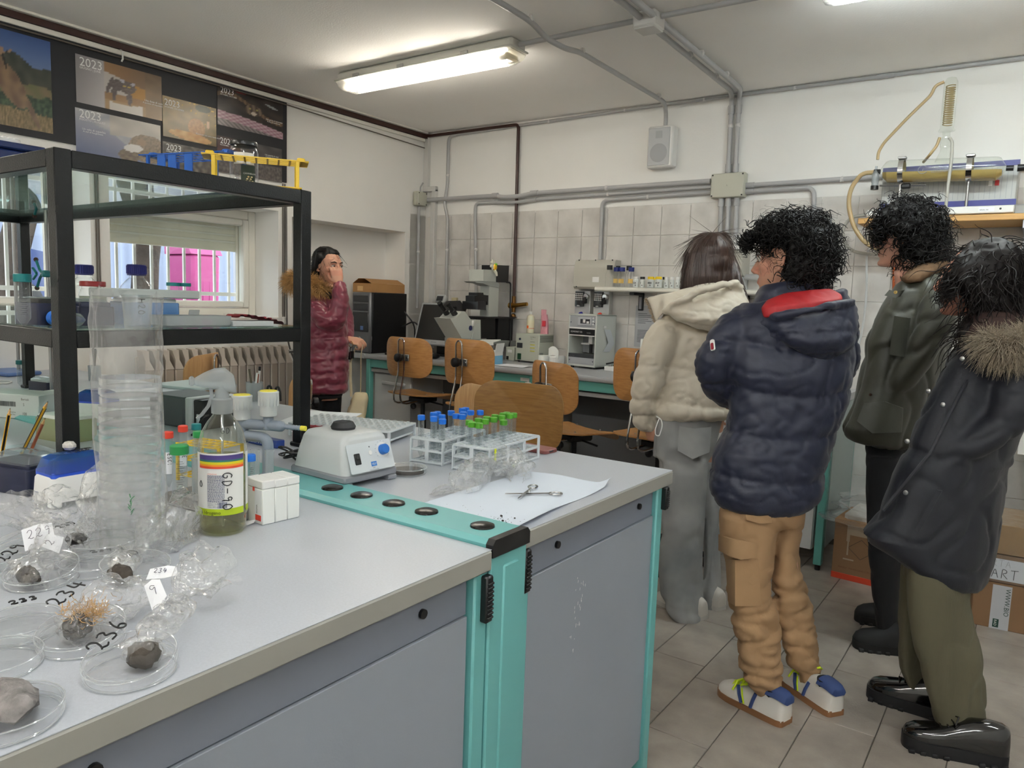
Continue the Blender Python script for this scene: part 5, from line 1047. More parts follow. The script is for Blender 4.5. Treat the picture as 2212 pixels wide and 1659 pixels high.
for v in (430, 592):
    z = aty(105, v, 1.25).z-BZ; b = B().at((0, 0, z)).box((0, -.006, 0), (.022, .026, .024), .004).tube([(-.01, 0, 0), (-.075, .01, 0)], .0055, 8)
    for s in (-1, 1): b.tube(arc([(-.07, .01, s*.004), (-.09, .012, s*.012), (-.125, .015, s*.05)], .01), [.0055]*6+[.0045]*2 if False else .005, 8).tube([(-.07, -.008, s*.002), (-.098, -.008, s*.02)], .0045, 8)
    q = b.done('clamp', M_cl, t)
    for s in (-1, 1): B().at((-.126, .015, z+s*.052)).sph((0, 0, 0), .009, 8).done('jaw_pad', mat('pad_brown', (70, 44, 40), .6), q)
p = atz(0, 830, .9); o = B().tube([(p.x+.06*cos(a)-.05, p.y+.06*sin(a), BZ+.004) for a in [k*.35 for k in range(19)]], .0035, 8).done('tubing_loop', M_white); tag(o, 'loop of white tubing on the bench at the frame edge', 'tubing')
# dark box, folder, papers, sign, pen pot behind the bottle
N, rz, w_, d_ = corner((398, 924), (420, 918), (340, 924)); p = atz(398, 926, .9); t = T('grey_device', 'dark grey bench device with light rounded side', 'device', (p.x, p.y, BZ+.0005), .12)
B().bb((-.17, 0, 0), (-.002, .16, .098), .006).done('front', mat('device_grey', (84, 90, 92), .5), t); B().rbox((.014, .08, .049), (.034, .16, .098), .014, 5, .003).done('side', M_lg, t); B().bb((.03, .01, .0), (.075, .15, .094), .004).done('rear', M_black, t)
lb = B().bb((.05, .006, .012), (.062, .0095, .05)).done('label', M_paper, t); text('SERIALE', .007, M_ink, lb, facing((.058, .0055, .016), (0, -1, 0))@Mx.Rotation(pi/2, 4, 'Z'))
q = B().tube(arc([(p.x+.085, p.y+.03, BZ+.05), (p.x+.1, p.y, BZ+.05), (p.x+.1, p.y-.02, BZ+.01), (p.x+.14, p.y-.06, BZ+.006)], .03), .0035, 8).done('device_cable', M_black); tag(q, 'black plug cable hanging from the grey device', 'cable')
p = atz(402, 838, .9); o = B().box((0, 0, .006), (.30, .22, .012), .002).done('grey_folder', mat('folder_grey', (176, 190, 192), .5)); o.location = (p.x-.02, p.y+.05, BZ+.0005); o.rotation_euler = (0, 0, .2); tag(o, 'grey green folder lying behind the dark device', 'folder')
p = atz(440, 862, .9); t = T('ring_binder', 'open dark blue binder with white sheets behind the trigger', 'binder', (p.x, p.y, BZ+.0005), .35); B().box((0, 0, .004), (.26, .22, .008), .002).done('cover', M_navyp, t); B().box((-.006, .004, .0105), (.24, .2, .005), .001).done('pages', M_paper, t)
p = atz(592, 905, .9); o = B().box((0, 0, .001), (.21, .297, .0018)).done('paper_sheets', M_paper); o.location = (p.x+.1, p.y+.12, BZ+.0005); o.rotation_euler = (0, 0, .5); tag(o, 'white paper sheets under the red rack beside the post', 'paper')
p = atz(602, 968, .9); t = T('label_sign', 'dark blue sign block reading MICROPIPETTES behind the gas tap', 'sign', (p.x-.06, p.y, BZ+.0005), .05); B().box((0, 0, .011), (.13, .03, .022), .002).done('block', mat('sign_blue', (22, 52, 122), .4), t); text('MICROPIPETTES', .0125, M_white, t, facing((-.06, -.0155, .006), (0, -1, 0)), sx=1.0)
p = atz(527, 868, .9); t = T('pen_pot', 'pot of pens and glasses behind the gas tap', 'pen pot', (p.x, p.y+.05, BZ+.0005)); B().lathe([(0, 0), (.032, 0), (.034, .075), (.032, .075), (.03, .003)], 22).done('pot', M_trans, t)
for k, (x, y, lx, ly, m, L_) in enumerate(((-.015, 0, -.02, 0, mat('pen_olive', (92, 84, 66), .5), .125), (0, .01, .02, 0, M_white, .135), (.012, 0, .01, 0, M_pbr, .11), (.016, -.01, .014, 0, M_white, .115))):
    q = B().tube([(x*.5, y, .004), (x+lx, y+ly, L_)], .0042, 8).done('pen', m, t)
    if k == 1: B().cyl((x+lx*.92, y, L_-.012), (x+lx, y, L_+.004), .005, n=8).done('pen_cap', M_black, q)
p = atz(568, 872, .9); t = T('safety_glasses', 'black folded glasses standing behind the right tap knob', 'glasses', (p.x, p.y+.05, BZ+.0005)); 
for s in (-.024, .028): B().tube(arc([(s-.018, 0, .0), (s-.014, 0, .06), (s+.004, 0, .066), (s+.014, 0, .045), (s+.016, 0, .01)], .012), .0045, 8).done('frame', M_black, t)
# ---------------------------------------------------------------- things on the lower shelf
SZ = 1.2455; TZ = 1.618
def onS(u, v): return atz(u, v, SZ)
def bottle(lab, p, r, h, capm, rc=.0265, hc=.03, fill=.5, liq=None, shelf=SZ):
    t = T('reagent_bottle', lab, 'bottle', (p.x, p.y, shelf+.0005)); q = r
    B().lathe([(0, .002), (q*.9, .0), (q, .006), (q, h*.62), (q*.93, h*.70), (q*.62, h*.82), (rc*.78, h*.87), (rc*.74, h*.93), (rc*.86, h*.94), (rc*.86, h)], 32).done('glass', M_petri, t)
    if fill: B().lathe([(0, .004), (q*.95, .005), (q*.95, h*.62*fill), (0, h*.62*fill+.0005)], 28).done('liquid', liq or film('water', (236, 242, 244), .05, .04, .2, .8), t)
    b = B().lathe([(rc*.9, h*.945), (rc, h*.95), (rc, h*.95+hc), (rc*.9, h*.95+hc+.002), (0, h*.95+hc+.002)], 28)
    for k in range(26): b.box((rc*cos(2*pi*k/26), rc*sin(2*pi*k/26), h*.95+hc*.5), (.0022, .0022, hc*.85))
    b.done('cap', capm, t); B().lathe([(rc*.8, h*.925), (rc*.98, h*.925), (rc*.98, h*.94), (rc*.8, h*.94)], 24).done('ring', capm, t); return t
M_ncap = mat('cap_navy', (22, 26, 110), .4)
p = aty(183, 640, 1.22); bottle('round reagent bottle with ribbed navy cap beside the red-lidded jar', V((p.x, 1.22, 0)), .046, .138, M_ncap, .0275, .028, .0)
p = aty(296, 640, 1.24); bottle('reagent bottle with navy cap behind the foam lid', V((p.x, 1.24, 0)), .048, .140, M_ncap, .0275, .028, .7)
p = aty(202, 685, 1.06); t = T('glass_jar', 'glass jar with dark red lid and cloudy water', 'jar', (p.x, 1.06, SZ+.0005)); B().lathe([(0, .002), (.034, 0), (.036, .004), (.036, .07), (.033, .082), (.029, .086), (.029, .094)], 30).done('glass', M_petri, t)
B().lathe([(0, .003), (.034, .003), (.034, .064), (0, .0645)], 28).done('liquid', film('cloudy_water', (196, 206, 190), .42, .1, .2, .6), t); B().lathe([(.031, .091), (.0335, .092), (.0335, .104), (.032, .106), (0, .106)], 30).done('lid', mat('lid_red', (150, 28, 34), .35), t)
p = atz(52, 706, SZ); t = falcon('large teal-capped tube with printed scale at the shelf corner', (p.x, p.y, SZ+.0005), True, M_tealcap, label_side=.1)
p = atz(130, 702, SZ); t = tipbox('navy tip box with frosted lid on the lower shelf', (p.x-.01, p.y+.06, SZ+.0005), .0, .125, .085, .045, M_navyp, M_navyp, M_clid, .018, False); B().at((-.012, -.043, .022)).rbox((0, 0, 0), (.045, .003, .03), .001).done('recess', M_black, t)
p = atz(8, 702, SZ); tipbox('dark tip box with grey lid cut by the frame edge', (p.x-.03, p.y+.1, SZ+.0005), .0, .125, .085, .05, M_navyp, M_black, M_clid, .014, False)
p = atz(112, 704, SZ); t = T('centrifuge_tube', 'graduated tube with blue cap lying on the lower shelf', 'tube', (p.x, p.y+.01, SZ+.0175)); m_ = Mx.Rotation(.15, 4, 'Z')@Mx.Rotation(pi/2, 4, 'Y')
B().mx(m_).lathe([(.014, .0), (.014, .08), (.003, .1), (0, .101)], 18).done('tube_body', M_tubep, t); B().mx(m_).lathe([(0, -.012), (.0165, -.012), (.017, .004), (.0145, .004)], 20).done('cap', M_blue, t)
b = B()
for k in range(12): b.mx(m_).tube([(.0145*cos(a), .0145*sin(a), .015+.0055*k) for a in (-2.2, -1.8, -1.4, -1.0)], .0004, 4)
b.done('graduation', M_white, t)
N = (atx(255, 690, -1.86)+atx(403, 690, -1.86))/2; tx, ty = -1.9, N.y; t = tipbox('blue tip box carrying the grey foam lid', (tx, ty, SZ+.0005), pi/2+.03, .135, .1, .056, mat('steelblue_plastic', (40, 96, 150), .4), M_cream, None, 0, False)
fl_ = atx(243, 630, -1.84).y, atx(432, 630, -1.84).y; o = B().box((0, 0, .0115), (fl_[1]-fl_[0], .12, .022), .003).done('foam_slab', mat('foam_pale', (176, 182, 180), .85, bump=.3, bs=200)); o.location = (tx, sum(fl_)/2, SZ+.0675); o.rotation_euler = (0, 0, pi/2); tag(o, 'grey foam slab lying on the blue tip box', 'foam slab')
for dx, lab in ((.03, 'small clear pot with teal lid on the foam lid'), (.062, 'second small clear pot with teal lid on the foam lid')):
    t = T('sample_pot', lab, 'pot', (tx+.03, ty+dx+.03, SZ+.0905)); B().lathe([(0, 0), (.014, 0), (.0145, .012)], 20).done('pot', M_petri, t); B().lathe([(.0155, .01), (.0165, .011), (.0165, .019), (0, .0195)], 20).done('lid', M_tealcap, t)
p = atz(296, 722, SZ); t = T('plastic_beaker', 'frosted plastic beaker marked H2O standing above the sleeve', 'beaker', (SB.x-.14, SB.y+.08, SZ+.0005)); p = atx(297, 690, -1.75); t.location = (-1.75, p.y, SZ+.0005)
B().lathe([(0, .002), (.027, 0), (.029, .003), (.033, .072), (.036, .075), (.034, .0755), (.0315, .072), (.0275, .004)], 30).done('beaker', film('beaker_plastic', (246, 248, 248), .12, .2, .4, .8), t); fa = math.atan2(-p.y, 1.75); pen('H2O', .016, .0009, None, t, fn=vert(.0335, fa+.05, .068))
ya, yb_ = atx(362, 714, -1.715).y, atx(505, 714, -1.715).y; t = T('plastic_tray', 'frosted white tray at the edge of the lower shelf', 'tray', (-1.76, (ya+yb_)/2, SZ+.0005), pi/2); b = B(); b.loft([[(x, y, z) for x, y in rrect(yb_-ya-i, .085-i, .01, 4)] for z, i in ((0, .012), (.004, .004), (.028, .0))]); b.done('tray', film('tray_frost', (222, 226, 226), .62, .3, .3, .5), t)
ya, yb_ = atx(506, 714, -1.72).y, atx(594, 712, -1.72).y; o = B().box((0, 0, .007), (yb_-ya, .07, .014), .001).done('grey_booklet', M_lg); o.location = (-1.76, (ya+yb_)/2, SZ+.0005); o.rotation_euler = (0, 0, pi/2); tag(o, 'flat grey box under the red rubber mat on the shelf', 'box')
q = (-1.77, (ya+yb_)/2+.03); t = T('rubber_mat', 'bent dark red tube holder draped over the flat grey box', 'holder', (q[0], q[1], SZ+.016), pi/2)
def rm(u, v): x = -.07+.15*u; return (x, -.03+.06*v, .010-.022*max(0, (u-.45)/.55)**1.6+.003*sin(u*8)+(.003 if int(u*14) % 2 else 0))
b = B().grid(rm, 28, 6); b.grid(lambda u, v: tuple(V(rm(u, v))-V((0, 0, .003))), 28, 6); b.done('mat', M_rr, t)
for k in range(5): x = .0+.018*k; q_ = rm((x+.07)/.15, .5); B().at((q_[0], 0, q_[2])).lathe([(.006, 0), (.0055, .004), (0, .0045)], 12).done('stud', M_rr, t)
p = atx(489, 690, -1.86); t = T('clear_vial', 'tiny clear vial behind the frosted tray', 'vial', (p.x, p.y, SZ+.0005)); B().lathe([(0, 0), (.0065, 0), (.0065, .03)], 14).done('glass', M_petri, t)
p = atx(515, 700, -1.84); o = B().tube([(p.x, p.y-.05, SZ+.006), (p.x+.01, p.y+.04, SZ+.006)], .005, 8).done('pen', M_navy); tag(o, 'dark blue pen lying behind the flat grey box', 'pen')
p = atx(418, 690, -1.82); t = T('card_clip', 'pale clip card with pink print behind the tray', 'card', (p.x, p.y, SZ+.0005), pi/2); B().at((0, 0, .02), rx=.25).rbox((0, 0, 0), (.03, .002, .04), .0008).done('card', M_trans, t); B().at((0, -.002, .012)).box((0, 0, 0), (.014, .002, .008)).done('print', mat('pink_print', (206, 80, 100), .6), t)
# small tubes standing on the window sill (mirrored in the underside of the shelf glass)
for k, (y, m) in enumerate(((2.18, M_blue), (2.21, M_blue), (2.34, M_blue), (2.365, M_red), (2.39, M_blue), (2.47, M_white))):
    t = T('sill_tube', 'small tube with a coloured cap on the sill, nearest the pier' if k == 0 else (('second blue-capped tube on the sill beside the nearest one', 'middle blue-capped tube on the window sill', 'only red-capped tube on the window sill', 'blue-capped tube beside the red-capped one on the sill', 'white-capped tube on the sill, furthest from the pier')[k-1]), 'tube', (XL-.06, y, 1.1715)); B().lathe([(0, 0), (.004, .002), (.008, .02), (.008, .1)], 12).done('tube_body', M_tubep, t); B().lathe([(.009, .098), (.0105, .1), (.0105, .113), (0, .1135)], 14).done('cap', m, t)
for k, (y, h) in enumerate(((3.02, .004), (3.1, .006))):
    o = B().box((0, 0, h/2), (.1, .12, h), .001).done('paper_sheet' if k == 0 else 'white_card', M_paper); o.location = (XL-.08, y, 1.1712+k*.0002); tag(o, ('paper sheet on the right end of the sill', 'white card beside the paper on the sill')[k], 'paper')
# ---------------------------------------------------------------- things on top of the shelf
def toprack(lab, u0, v0, u1, v1, W, D, H, m, rz, ny=4, back=.0):
    a = V((0, 0, 0)); t = T('tube_rack', lab, 'tube rack', (a.x, a.y, TZ+.005), rz); nx = 8
    b = B(); hx, hy = W/nx, D/ny; e = .02
    for i in range(nx+1): b.box((hx*i, D/2, H), (.005, D, .003))
    for j in range(ny+1): b.box((W/2, hy*j, H), (W+2*e, .005, .003))
    for s in (-1, 1): b.loft([[(W/2+s*(W/2+f), y, H-.0015+g) for y, g in ((i_, 0), (D-i_, 0), (D-i_, .003), (i_, .003))] for f, i_ in ((0, 0), (e, .012))])
    for s in (0, W): b.box((s, D/2, H+.006), (.022, D*.6, .012), .003)
    b.done('top_plate', m, t); b = B()
    for i in range(nx+1): b.box((hx*i, D/2, .003), (.004, D, .003))
    for j in range(ny+1): b.box((W/2, hy*j, .003), (W, .004, .003))
    b.done('base_plate', m, t)
    for x in (0.01, W-.01):
        for y in (.004, D-.004): B().bb((x-.005, y-.004, 0), (x+.005, y+.004, H), .001).done('post', m, t)
    return t
M_bl = mat('blue_plastic', (22, 84, 170), .35)
t = toprack('yellow tube rack on top of the black shelf', 0, 0, 0, 0, .235, .09, .075, M_yel, 0); p = atx(640, 392, -1.76); t.location = (-1.95, 1.20, TZ+.005); t.rotation_euler = (0, 0, .55)
A1 = aty(452, 372, 1.19); Bq = aty(632, 402, 1.36); t.location = (A1.x, 1.19, TZ+.005); t.rotation_euler = (0, 0, math.atan2(.17, Bq.x-A1.x))
q = atz(320, 378, TZ); t2 = toprack('blue tube rack behind the yellow rack on the shelf', 0, 0, 0, 0, .27, .12, .10, M_bl, 0); A2 = aty(326, 345, 1.22); t2.location = (A2.x, 1.2, TZ+.005); t2.rotation_euler = (0, 0, .25)
for x in (.05, .09, .15): B().bb((x, -.002, .0), (x+.03, .002, .098), .001).done('front_strap', M_bl, t2)
p = aty(527, 360, 1.33); t = T('lidded_jar', 'glass jar with black screw lid and white red-lettered label on the shelf', 'jar', (p.x, 1.33, TZ+.005)); fa = math.atan2(-1.33, -p.x)
B().lathe([(0, .002), (.036, 0), (.0385, .005), (.0385, .105), (.036, .114), (.0335, .118), (.0335, .13)], 32).done('glass', M_petri, t); b = B().lathe([(.0355, .122), (.0368, .123), (.0368, .132), (.035, .135), (0, .1355)], 32); b.done('lid', mat('lid_black', (20, 22, 20), .35), t)
l = arcpatch(B(), .0385, fa-.75, fa+.75, .068, .1).done('label', MATS['label_white'], t); wraptext('CONAD', .0115, mat('ink_conad', (196, 30, 44), .5), l, .0395, fa-.42, .078)
M_dg = mat('label_dark_green', (34, 52, 36), .5); arcpatch(B(), .0385, fa-.2, fa+.85, .012, .066).done('label_panel', M_dg, l); wraptext('CANNELLINI', .0065, MATS['label_white'], l, .0397, fa-.05, .041)
b = B(); 
for k in range(7): a = fa+.15+.075*k; b.sph((.0395*cos(a), .0395*sin(a), .022+.006*(k % 3)), (.0035, .0035, .0026), 8)
b.done('bean_print', mat('beans', (214, 200, 160), .6), l)
b = B(); 
for k in range(6):
    a = fa-.62; f = cyl_fn(.0393, a, .044-.004*k); b.quad(f((0, 0)), f((.012, 0)), f((.012, .0012)), f((0, .0012)))
b.done('fine_print', M_dgrey, l)
p = aty(0, 345, .98); q0 = atx(96, 318, -2.15); t = T('storage_box', 'dark blue box with yellow label and white strip on the shelf', 'box', (-2.15, q0.y-.17, TZ+.005), pi/2); M_dbl = mat('box_navy', (16, 34, 84), .4); H_ = q0.z-TZ-.006
B().bb((0, 0, 0), (.17, .2, H_*.72), .004).done('body', M_dbl, t); B().bb((-.004, -.004, H_*.74), (.174, .204, H_), .004).done('lid', M_dbl, t)
b = B().bb((.01, .01, H_), (.12, .04, H_+.01), .002)
for k in range(8): b.bb((.012+.0135*k, .012, H_+.01), (.021+.0135*k, .038, H_+.014), .001)
b.done('white_strip', M_white, t)
l = B().bb((.0, -.0012, .004), (.10, -.0002, .024)).done('label', mat('label_yellow', (216, 186, 60), .5), t); text('AQUA', .016, M_ink, l, facing((.03, -.0016, .008), (0, -1, 0)))
# ---------------------------------------------------------------- things on the wall counter
CZ = .9005
def yz(u, v, x): p = atx(u, v, x); return (p.y, p.z)
def sil(b, pts, x0, x1, xp):
    """side silhouette seen from the right, given real width x0..x1"""
    q = [yz(u, v, xp) for u, v in pts]; m = Mx(((0, 0, 1, 0), (1, 0, 0, 0), (0, 1, 0, 0), (0, 0, 0, 1))); return b.mx(m).prism(q, x0, x1).mx(Mx.Identity(4))
t = T('computer_tower', 'black and silver computer tower in the wall niche', 'computer', (-4.32, 3.99, CZ)); H_ = aty(789, 631, 3.99).z-CZ
B().bb((.003, .03, 0), (.197, .40, H_-.002), .003).done('case', M_black, t); f = B().bb((0, 0, 0), (.2, .032, H_), .012).done('front_panel', mat('tower_silver', (108, 110, 114), .35, .3), t)
B().bb((.02, -.004, H_-.075), (.18, .004, H_-.025), .003).bb((.02, -.003, H_-.14), (.18, .004, H_-.085), .003).bb((.015, -.006, H_-.30), (.185, .004, H_-.15), .012).done('drive_bays', mat('tower_dark', (46, 48, 52), .4), f)
B().box((.12, -.007, H_-.27), (.03, .002, .03)).done('sticker', mat('sticker_blue', (88, 120, 176), .4), f); B().mx(frame((.1, -.001, .11), (0, -1, 0))).lathe([(.016, 0), (.014, .008), (0, .009)], 16).done('power_button', M_chrome, f)
B().bb((.1985, .02, .10), (.2, .025, .13)).bb((.1985, .02, .06), (.2, .025, .09)).done('side_vent', M_chrome, t)
z0 = CZ+H_; t = T('cardboard_box', 'long brown cardboard box lying on the computer tower', 'cardboard box', (-4.34, 4.02, z0+.0005), 0); M_card = mat('cardboard', (172, 128, 80), .8, var=.06, vs=5); q = aty(770, 602, 4.05).z-z0
b = B().bb((0, 0, 0), (.20, .36, q*.66)).bb((0, 0, q*.66), (.20, .36, q*.665)); b.done('box_body', M_card, t)
for s in (0, 1): b = B(); b.add([(.0 if s == 0 else .2, .0, q*.67), (.0 if s == 0 else .2, .36, q*.67), (.06 if s == 0 else .12, .36, q*1.02), (.06 if s == 0 else .12, .0, q*1.02)], [(0, 1, 2, 3)]); b.bb((.06, 0, q), (.12, .36, q*1.02)) if s else None; b.done('flap', M_card, t)
B().bb((.07, .10, q*1.02), (.115, .2, q*1.03)).done('label', M_paper, t); B().bb((.05, -.001, q*.1), (.11, 0, q*.45)).done('label', mat('label_tan', (214, 176, 124), .7), t)
t = T('monitor', 'silver-framed monitor tilted back on the wall counter', 'monitor', (-3.72, 4.37, CZ)); m_ = Mx.Translation((0, -.06, .24))@Mx.Rotation(R(-17), 4, 'X')
B().mx(m_).box((0, .012, 0), (.42, .035, .33), .008).done('bezel', mat('monitor_silver', (176, 180, 184), .35), t); B().mx(m_).box((0, -.006, .012), (.375, .004, .275), .001).done('screen', mat('screen_dark', (40, 40, 40), .3), t); text('SAMSUNG', .012, M_dgrey, t, m_@facing((-.03, -.0065, -.147), (0, -1, 0)))
B().bb((-.05, -.02, .012), (.05, .03, .2), .006).done('neck', M_black, t); B().rbox((0, 0, .007), (.22, .18, .013), .04, 6, .003).done('base', M_black, t)
t = T('keyboard', 'black keyboard in front of the monitor', 'keyboard', (-3.80, 4.1, CZ), .03); B().box((0, 0, .008), (.4, .14, .016), .004).done('case', M_black, t); b = B()
for i in range(16):
    for j in range(5): b.box((-.185+.0245*i, -.05+.024*j, .018), (.019, .018, .006), .002)
k = b.done('keys', M_dgrey, t); k['kind'] = 'stuff'
o = B().sph((0, 0, 0), (.032, .052, .03), 14).done('mouse', M_black); o.location = (-3.55, 4.08, CZ+.02); tag(o, 'black computer mouse beside the keyboard', 'mouse'); o.data.transform(Mx.Diagonal((1, 1, .66, 1)))
for k, pts in enumerate((((-4.12, 4.36, 1.22), (-4.04, 4.4, 1.12), (-4.06, 4.42, 1.0), (-4.0, 4.4, .92)), ((-4.12, 4.34, 1.1), (-4.02, 4.38, 1.16), (-3.98, 4.42, 1.05), (-3.96, 4.42, .92)), ((-4.12, 4.3, .98), (-4.06, 4.32, 1.02), (-4.02, 4.38, .92)))):
    o = B().tube(arc(pts, .06), .006 if k < 2 else .008, 8).done('cable', M_black if k < 2 else M_cream); tag(o, ('black cable looping highest behind the computer tower', 'black cable curling low behind the computer tower', 'beige plug cable behind the computer tower')[k], 'cable')
# microscope
XM = -3.26; t = T('microscope', 'light grey inverted microscope with black eyepieces', 'microscope', (0, 0, 0)); M_mic = mat('microscope_grey', (186, 190, 184), .4); M_mic2 = mat('microscope_mid_grey', (150, 154, 150), .4)  # base and arm take the darker of the two greys
def zp(x, y): return (880+x/7.54, 560+y/7.54)
def S(pts, x0, x1, name, m, parent=None): return sil(B(), [zp(*p) for p in pts], x0, x1, XM).done(name, m, parent or t)
for (x0, x1, sg) in ((-3.37, -3.335, 0), (-3.30, -3.265, 1)):
    a = V((0, *yz(*zp(690 if sg else 580, 720), XM))); c = V((0, *yz(*zp(840 if sg else 720, 960), XM))); xx = (x0+x1)/2
    d = (c-a).normalized(); b = B(); A0 = V((xx, a.y, a.z)); C0 = V((xx, c.y+.02, c.z-.02)); A0 = V((xx, *yz(*zp(690, 715), XM))); C0 = V((xx, *yz(*zp(850, 950), XM)))
    b.tube([A0, A0.lerp(C0, .14), A0.lerp(C0, .16), A0.lerp(C0, .5), A0.lerp(C0, .52), C0], [.017, .018, .0145, .015, .021, .021], 16).done('eyepiece', M_black, t)
S([(670, 965), (760, 960), (860, 850), (910, 848), (1012, 990), (1045, 1290), (860, 1290)], -3.39, -3.245, 'binocular_head', M_mic)
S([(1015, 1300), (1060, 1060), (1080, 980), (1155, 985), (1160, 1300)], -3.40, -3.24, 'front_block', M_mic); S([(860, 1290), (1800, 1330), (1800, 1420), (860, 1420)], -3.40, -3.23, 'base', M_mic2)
p = yz(*zp(998, 1120), XM); bd = B().mx(frame((-3.2445, p[0], p[1]), (1, 0, 0))).lathe([(.0, .0), (.018, .0), (.018, .003), (0, .003)], 20).done('badge', mat('badge_navy', (34, 38, 92), .4), t)
p = yz(*zp(1020, 1040), XM); B().mx(frame((-3.243, p[0], p[1]), (1, 0, 0))).box((0, 0, .008), (.012, .04, .016), .004).done('lever', M_white, t)
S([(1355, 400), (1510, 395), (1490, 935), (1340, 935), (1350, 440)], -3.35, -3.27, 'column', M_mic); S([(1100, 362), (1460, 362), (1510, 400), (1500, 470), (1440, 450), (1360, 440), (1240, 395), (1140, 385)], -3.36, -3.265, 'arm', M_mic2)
lh = S([(1250, 168), (1458, 175), (1452, 366), (1248, 356)], -3.395, -3.265, 'lamp_house', M_mic); q = yz(*zp(1250, 250), -3.265); text('OLYMPUS', .013, M_dgrey, lh, facing((-3.372, q[0]-.0012, q[1]), (0, -1, 0)))
S([(1460, 95), (1660, 105), (1645, 380), (1455, 375)], -3.40, -3.262, 'lamp_box', M_black)
S([(1150, 935), (1700, 940), (1620, 965), (1160, 955)], -3.42, -3.20, 'stage', M_black); S([(1160, 955), (1450, 960), (1450, 1290), (1160, 1290)], -3.37, -3.27, 'focus_body', M_black); S([(1500, 960), (1790, 940), (1800, 1330), (1480, 1330)], -3.37, -3.27, 'rear_body', mat('scope_black', (22, 22, 24), .5))
cd = S([(1120, 600), (1170, 590), (1170, 545), (1265, 545), (1270, 580), (1490, 610), (1490, 675), (1420, 690), (1415, 745), (1330, 745), (1320, 690), (1120, 690)], -3.355, -3.275, 'condenser', M_black)
S([(1150, 690), (1280, 690), (1280, 828), (1145, 820)], -3.40, -3.26, 'filter_plate', mat('filter_dark', (34, 34, 36), .3)); S([(1345, 750), (1408, 752), (1406, 795), (1348, 795)], -3.335, -3.295, 'objective', M_chrome, cd)
S([(890, 740), (940, 690), (1130, 685), (1230, 830), (1170, 975), (1010, 985), (930, 850)], -3.43, -3.41, 'smoked_shield', mat('smoked_plate', (64, 62, 62), .3)); p = yz(*zp(1030, 815), XM); B().mx(frame((-3.41, p[0], p[1]), (1, 0, 0))).lathe([(.016, 0), (.015, .014), (0, .015)], 16).done('shield_knob', M_black, t)
p = yz(*zp(1410, 130), -3.25); fl = T('fabric_flower', 'white and yellow fabric flower ornament on the microscope lamp', 'ornament', (-3.255, p[0], p[1])); 
for k in range(7):
    a = 2*pi*k/7; B().at((.004, .02*cos(a)-.01, .018+.02*sin(a)), rx=a).sph((0, 0, 0), (.008, .02, .012), 10).done('petal', mat('petal_white', (232, 230, 214), .6), fl)
B().sph((.012, .006, 0), (.01, .02, .024), 12).done('yellow_bud', mat('bud_yellow', (226, 176, 24), .4), fl); B().sph((.014, .012, .02), (.008, .016, .01), 10).done('green_leaf', mat('bud_green', (120, 190, 60), .4), fl); B().tube([(.01, .0, -.02), (.012, .02, -.04), (.012, .03, -.06)], [.012, .01, .006], 8).done('ribbon', MATS['petal_white'], fl)
p0, p1, p2 = yz(1098, 610, -3.26), yz(1110, 640, -3.26), yz(1112, 745, -3.26); o = B().tube(arc([(-3.27, p0[0]-.01, p0[1]), (-3.26, p0[0]+.03, p0[1]), (-3.25, 4.58, 1.28), (-3.24, 4.58, 1.05), (-3.2, 4.5, .94), (-3.1, 4.5, .93)], .05), .006, 8).done('lamp_cable', M_black); tag(o, 'black cable from the microscope lamp down to the supply unit', 'cable')
# supply unit, bottle, pouch, small unit
t = T('supply_unit', 'beige lamp supply unit with vents and yellow stickers', 'supply unit', (-3.085, 4.43, CZ), -.10); M_sup = mat('supply_beige', (186, 190, 178), .45)
B().bb((0, 0, .01), (.215, .17, .205), .004).done('case', M_sup, t)
for x in (.02, .195):
    for y in (.02, .15): B().cyl((x, y, 0), (x, y, .012), .009, n=10).done('foot', M_black, t)
B().box((.04, -.003, .04), (.034, .006, .044), .002).done('power_switch', mat('switch_green', (20, 62, 40), .4), t); B().box((.04, -.002, .12), (.05, .005, .036), .001).done('display', M_dgrey, t); B().mx(frame((.04, 0, .165), (0, -1, 0))).lathe([(.009, 0), (.007, .006), (0, .007)], 12).done('socket', M_navyp, t)
for k, z in enumerate((.085, .108, .13)): B().box((.158, -.0008, z), (.042, .0014, .006)).done('sticker', mat('sticker_yellow', (206, 196, 60), .5), t)
for s, z, sz in (('OLYMPUS', .18, .011), ('U-RFL-T', .168, .008), ('WARNING', .147, .009)): text(s, sz, M_dgrey, t, facing((.135, -.0008, z), (0, -1, 0)))
b = B()
for k in range(6): b.bb((.2148, .012, .15+.008*k), (.2162, .16, .154+.008*k))
for k in range(6): b.bb((.2148, .012, .03+.008*k), (.2162, .05, .034+.008*k))
v_ = b.done('vent_slots', mat('vent_dark', (92, 96, 90), .6), t); v_['kind'] = 'stuff'
q = aty(1142, 721, 4.5); t = T('wash_bottle', 'milky plastic bottle with orange label on the supply unit', 'bottle', (q.x, 4.52, CZ+.2055)); B().lathe([(0, 0), (.026, .001), (.028, .005), (.028, .115), (.022, .128), (.009, .134), (.009, .142)], 24).done('bottle', mat('milky', (216, 214, 190), .4, sss=.2), t); B().lathe([(.0098, .138), (.0098, .156), (.007, .158), (0, .158)], 16).done('cap', M_white, t)
a = math.atan2(-4.5, -q.x); arcpatch(B(), .028, a-1.1, a+1.1, .035, .095).done('label', mat('label_cream', (222, 216, 186), .6), t); arcpatch(B(), .028, a-1.15, a-.5, .036, .056, 8, .0012).done('label_patch', mat('orange_patch', (236, 106, 40), .5), t); arcpatch(B(), .028, a-.4, a+1.1, .034, .037, 12, .0014).done('label_line', M_red, t)
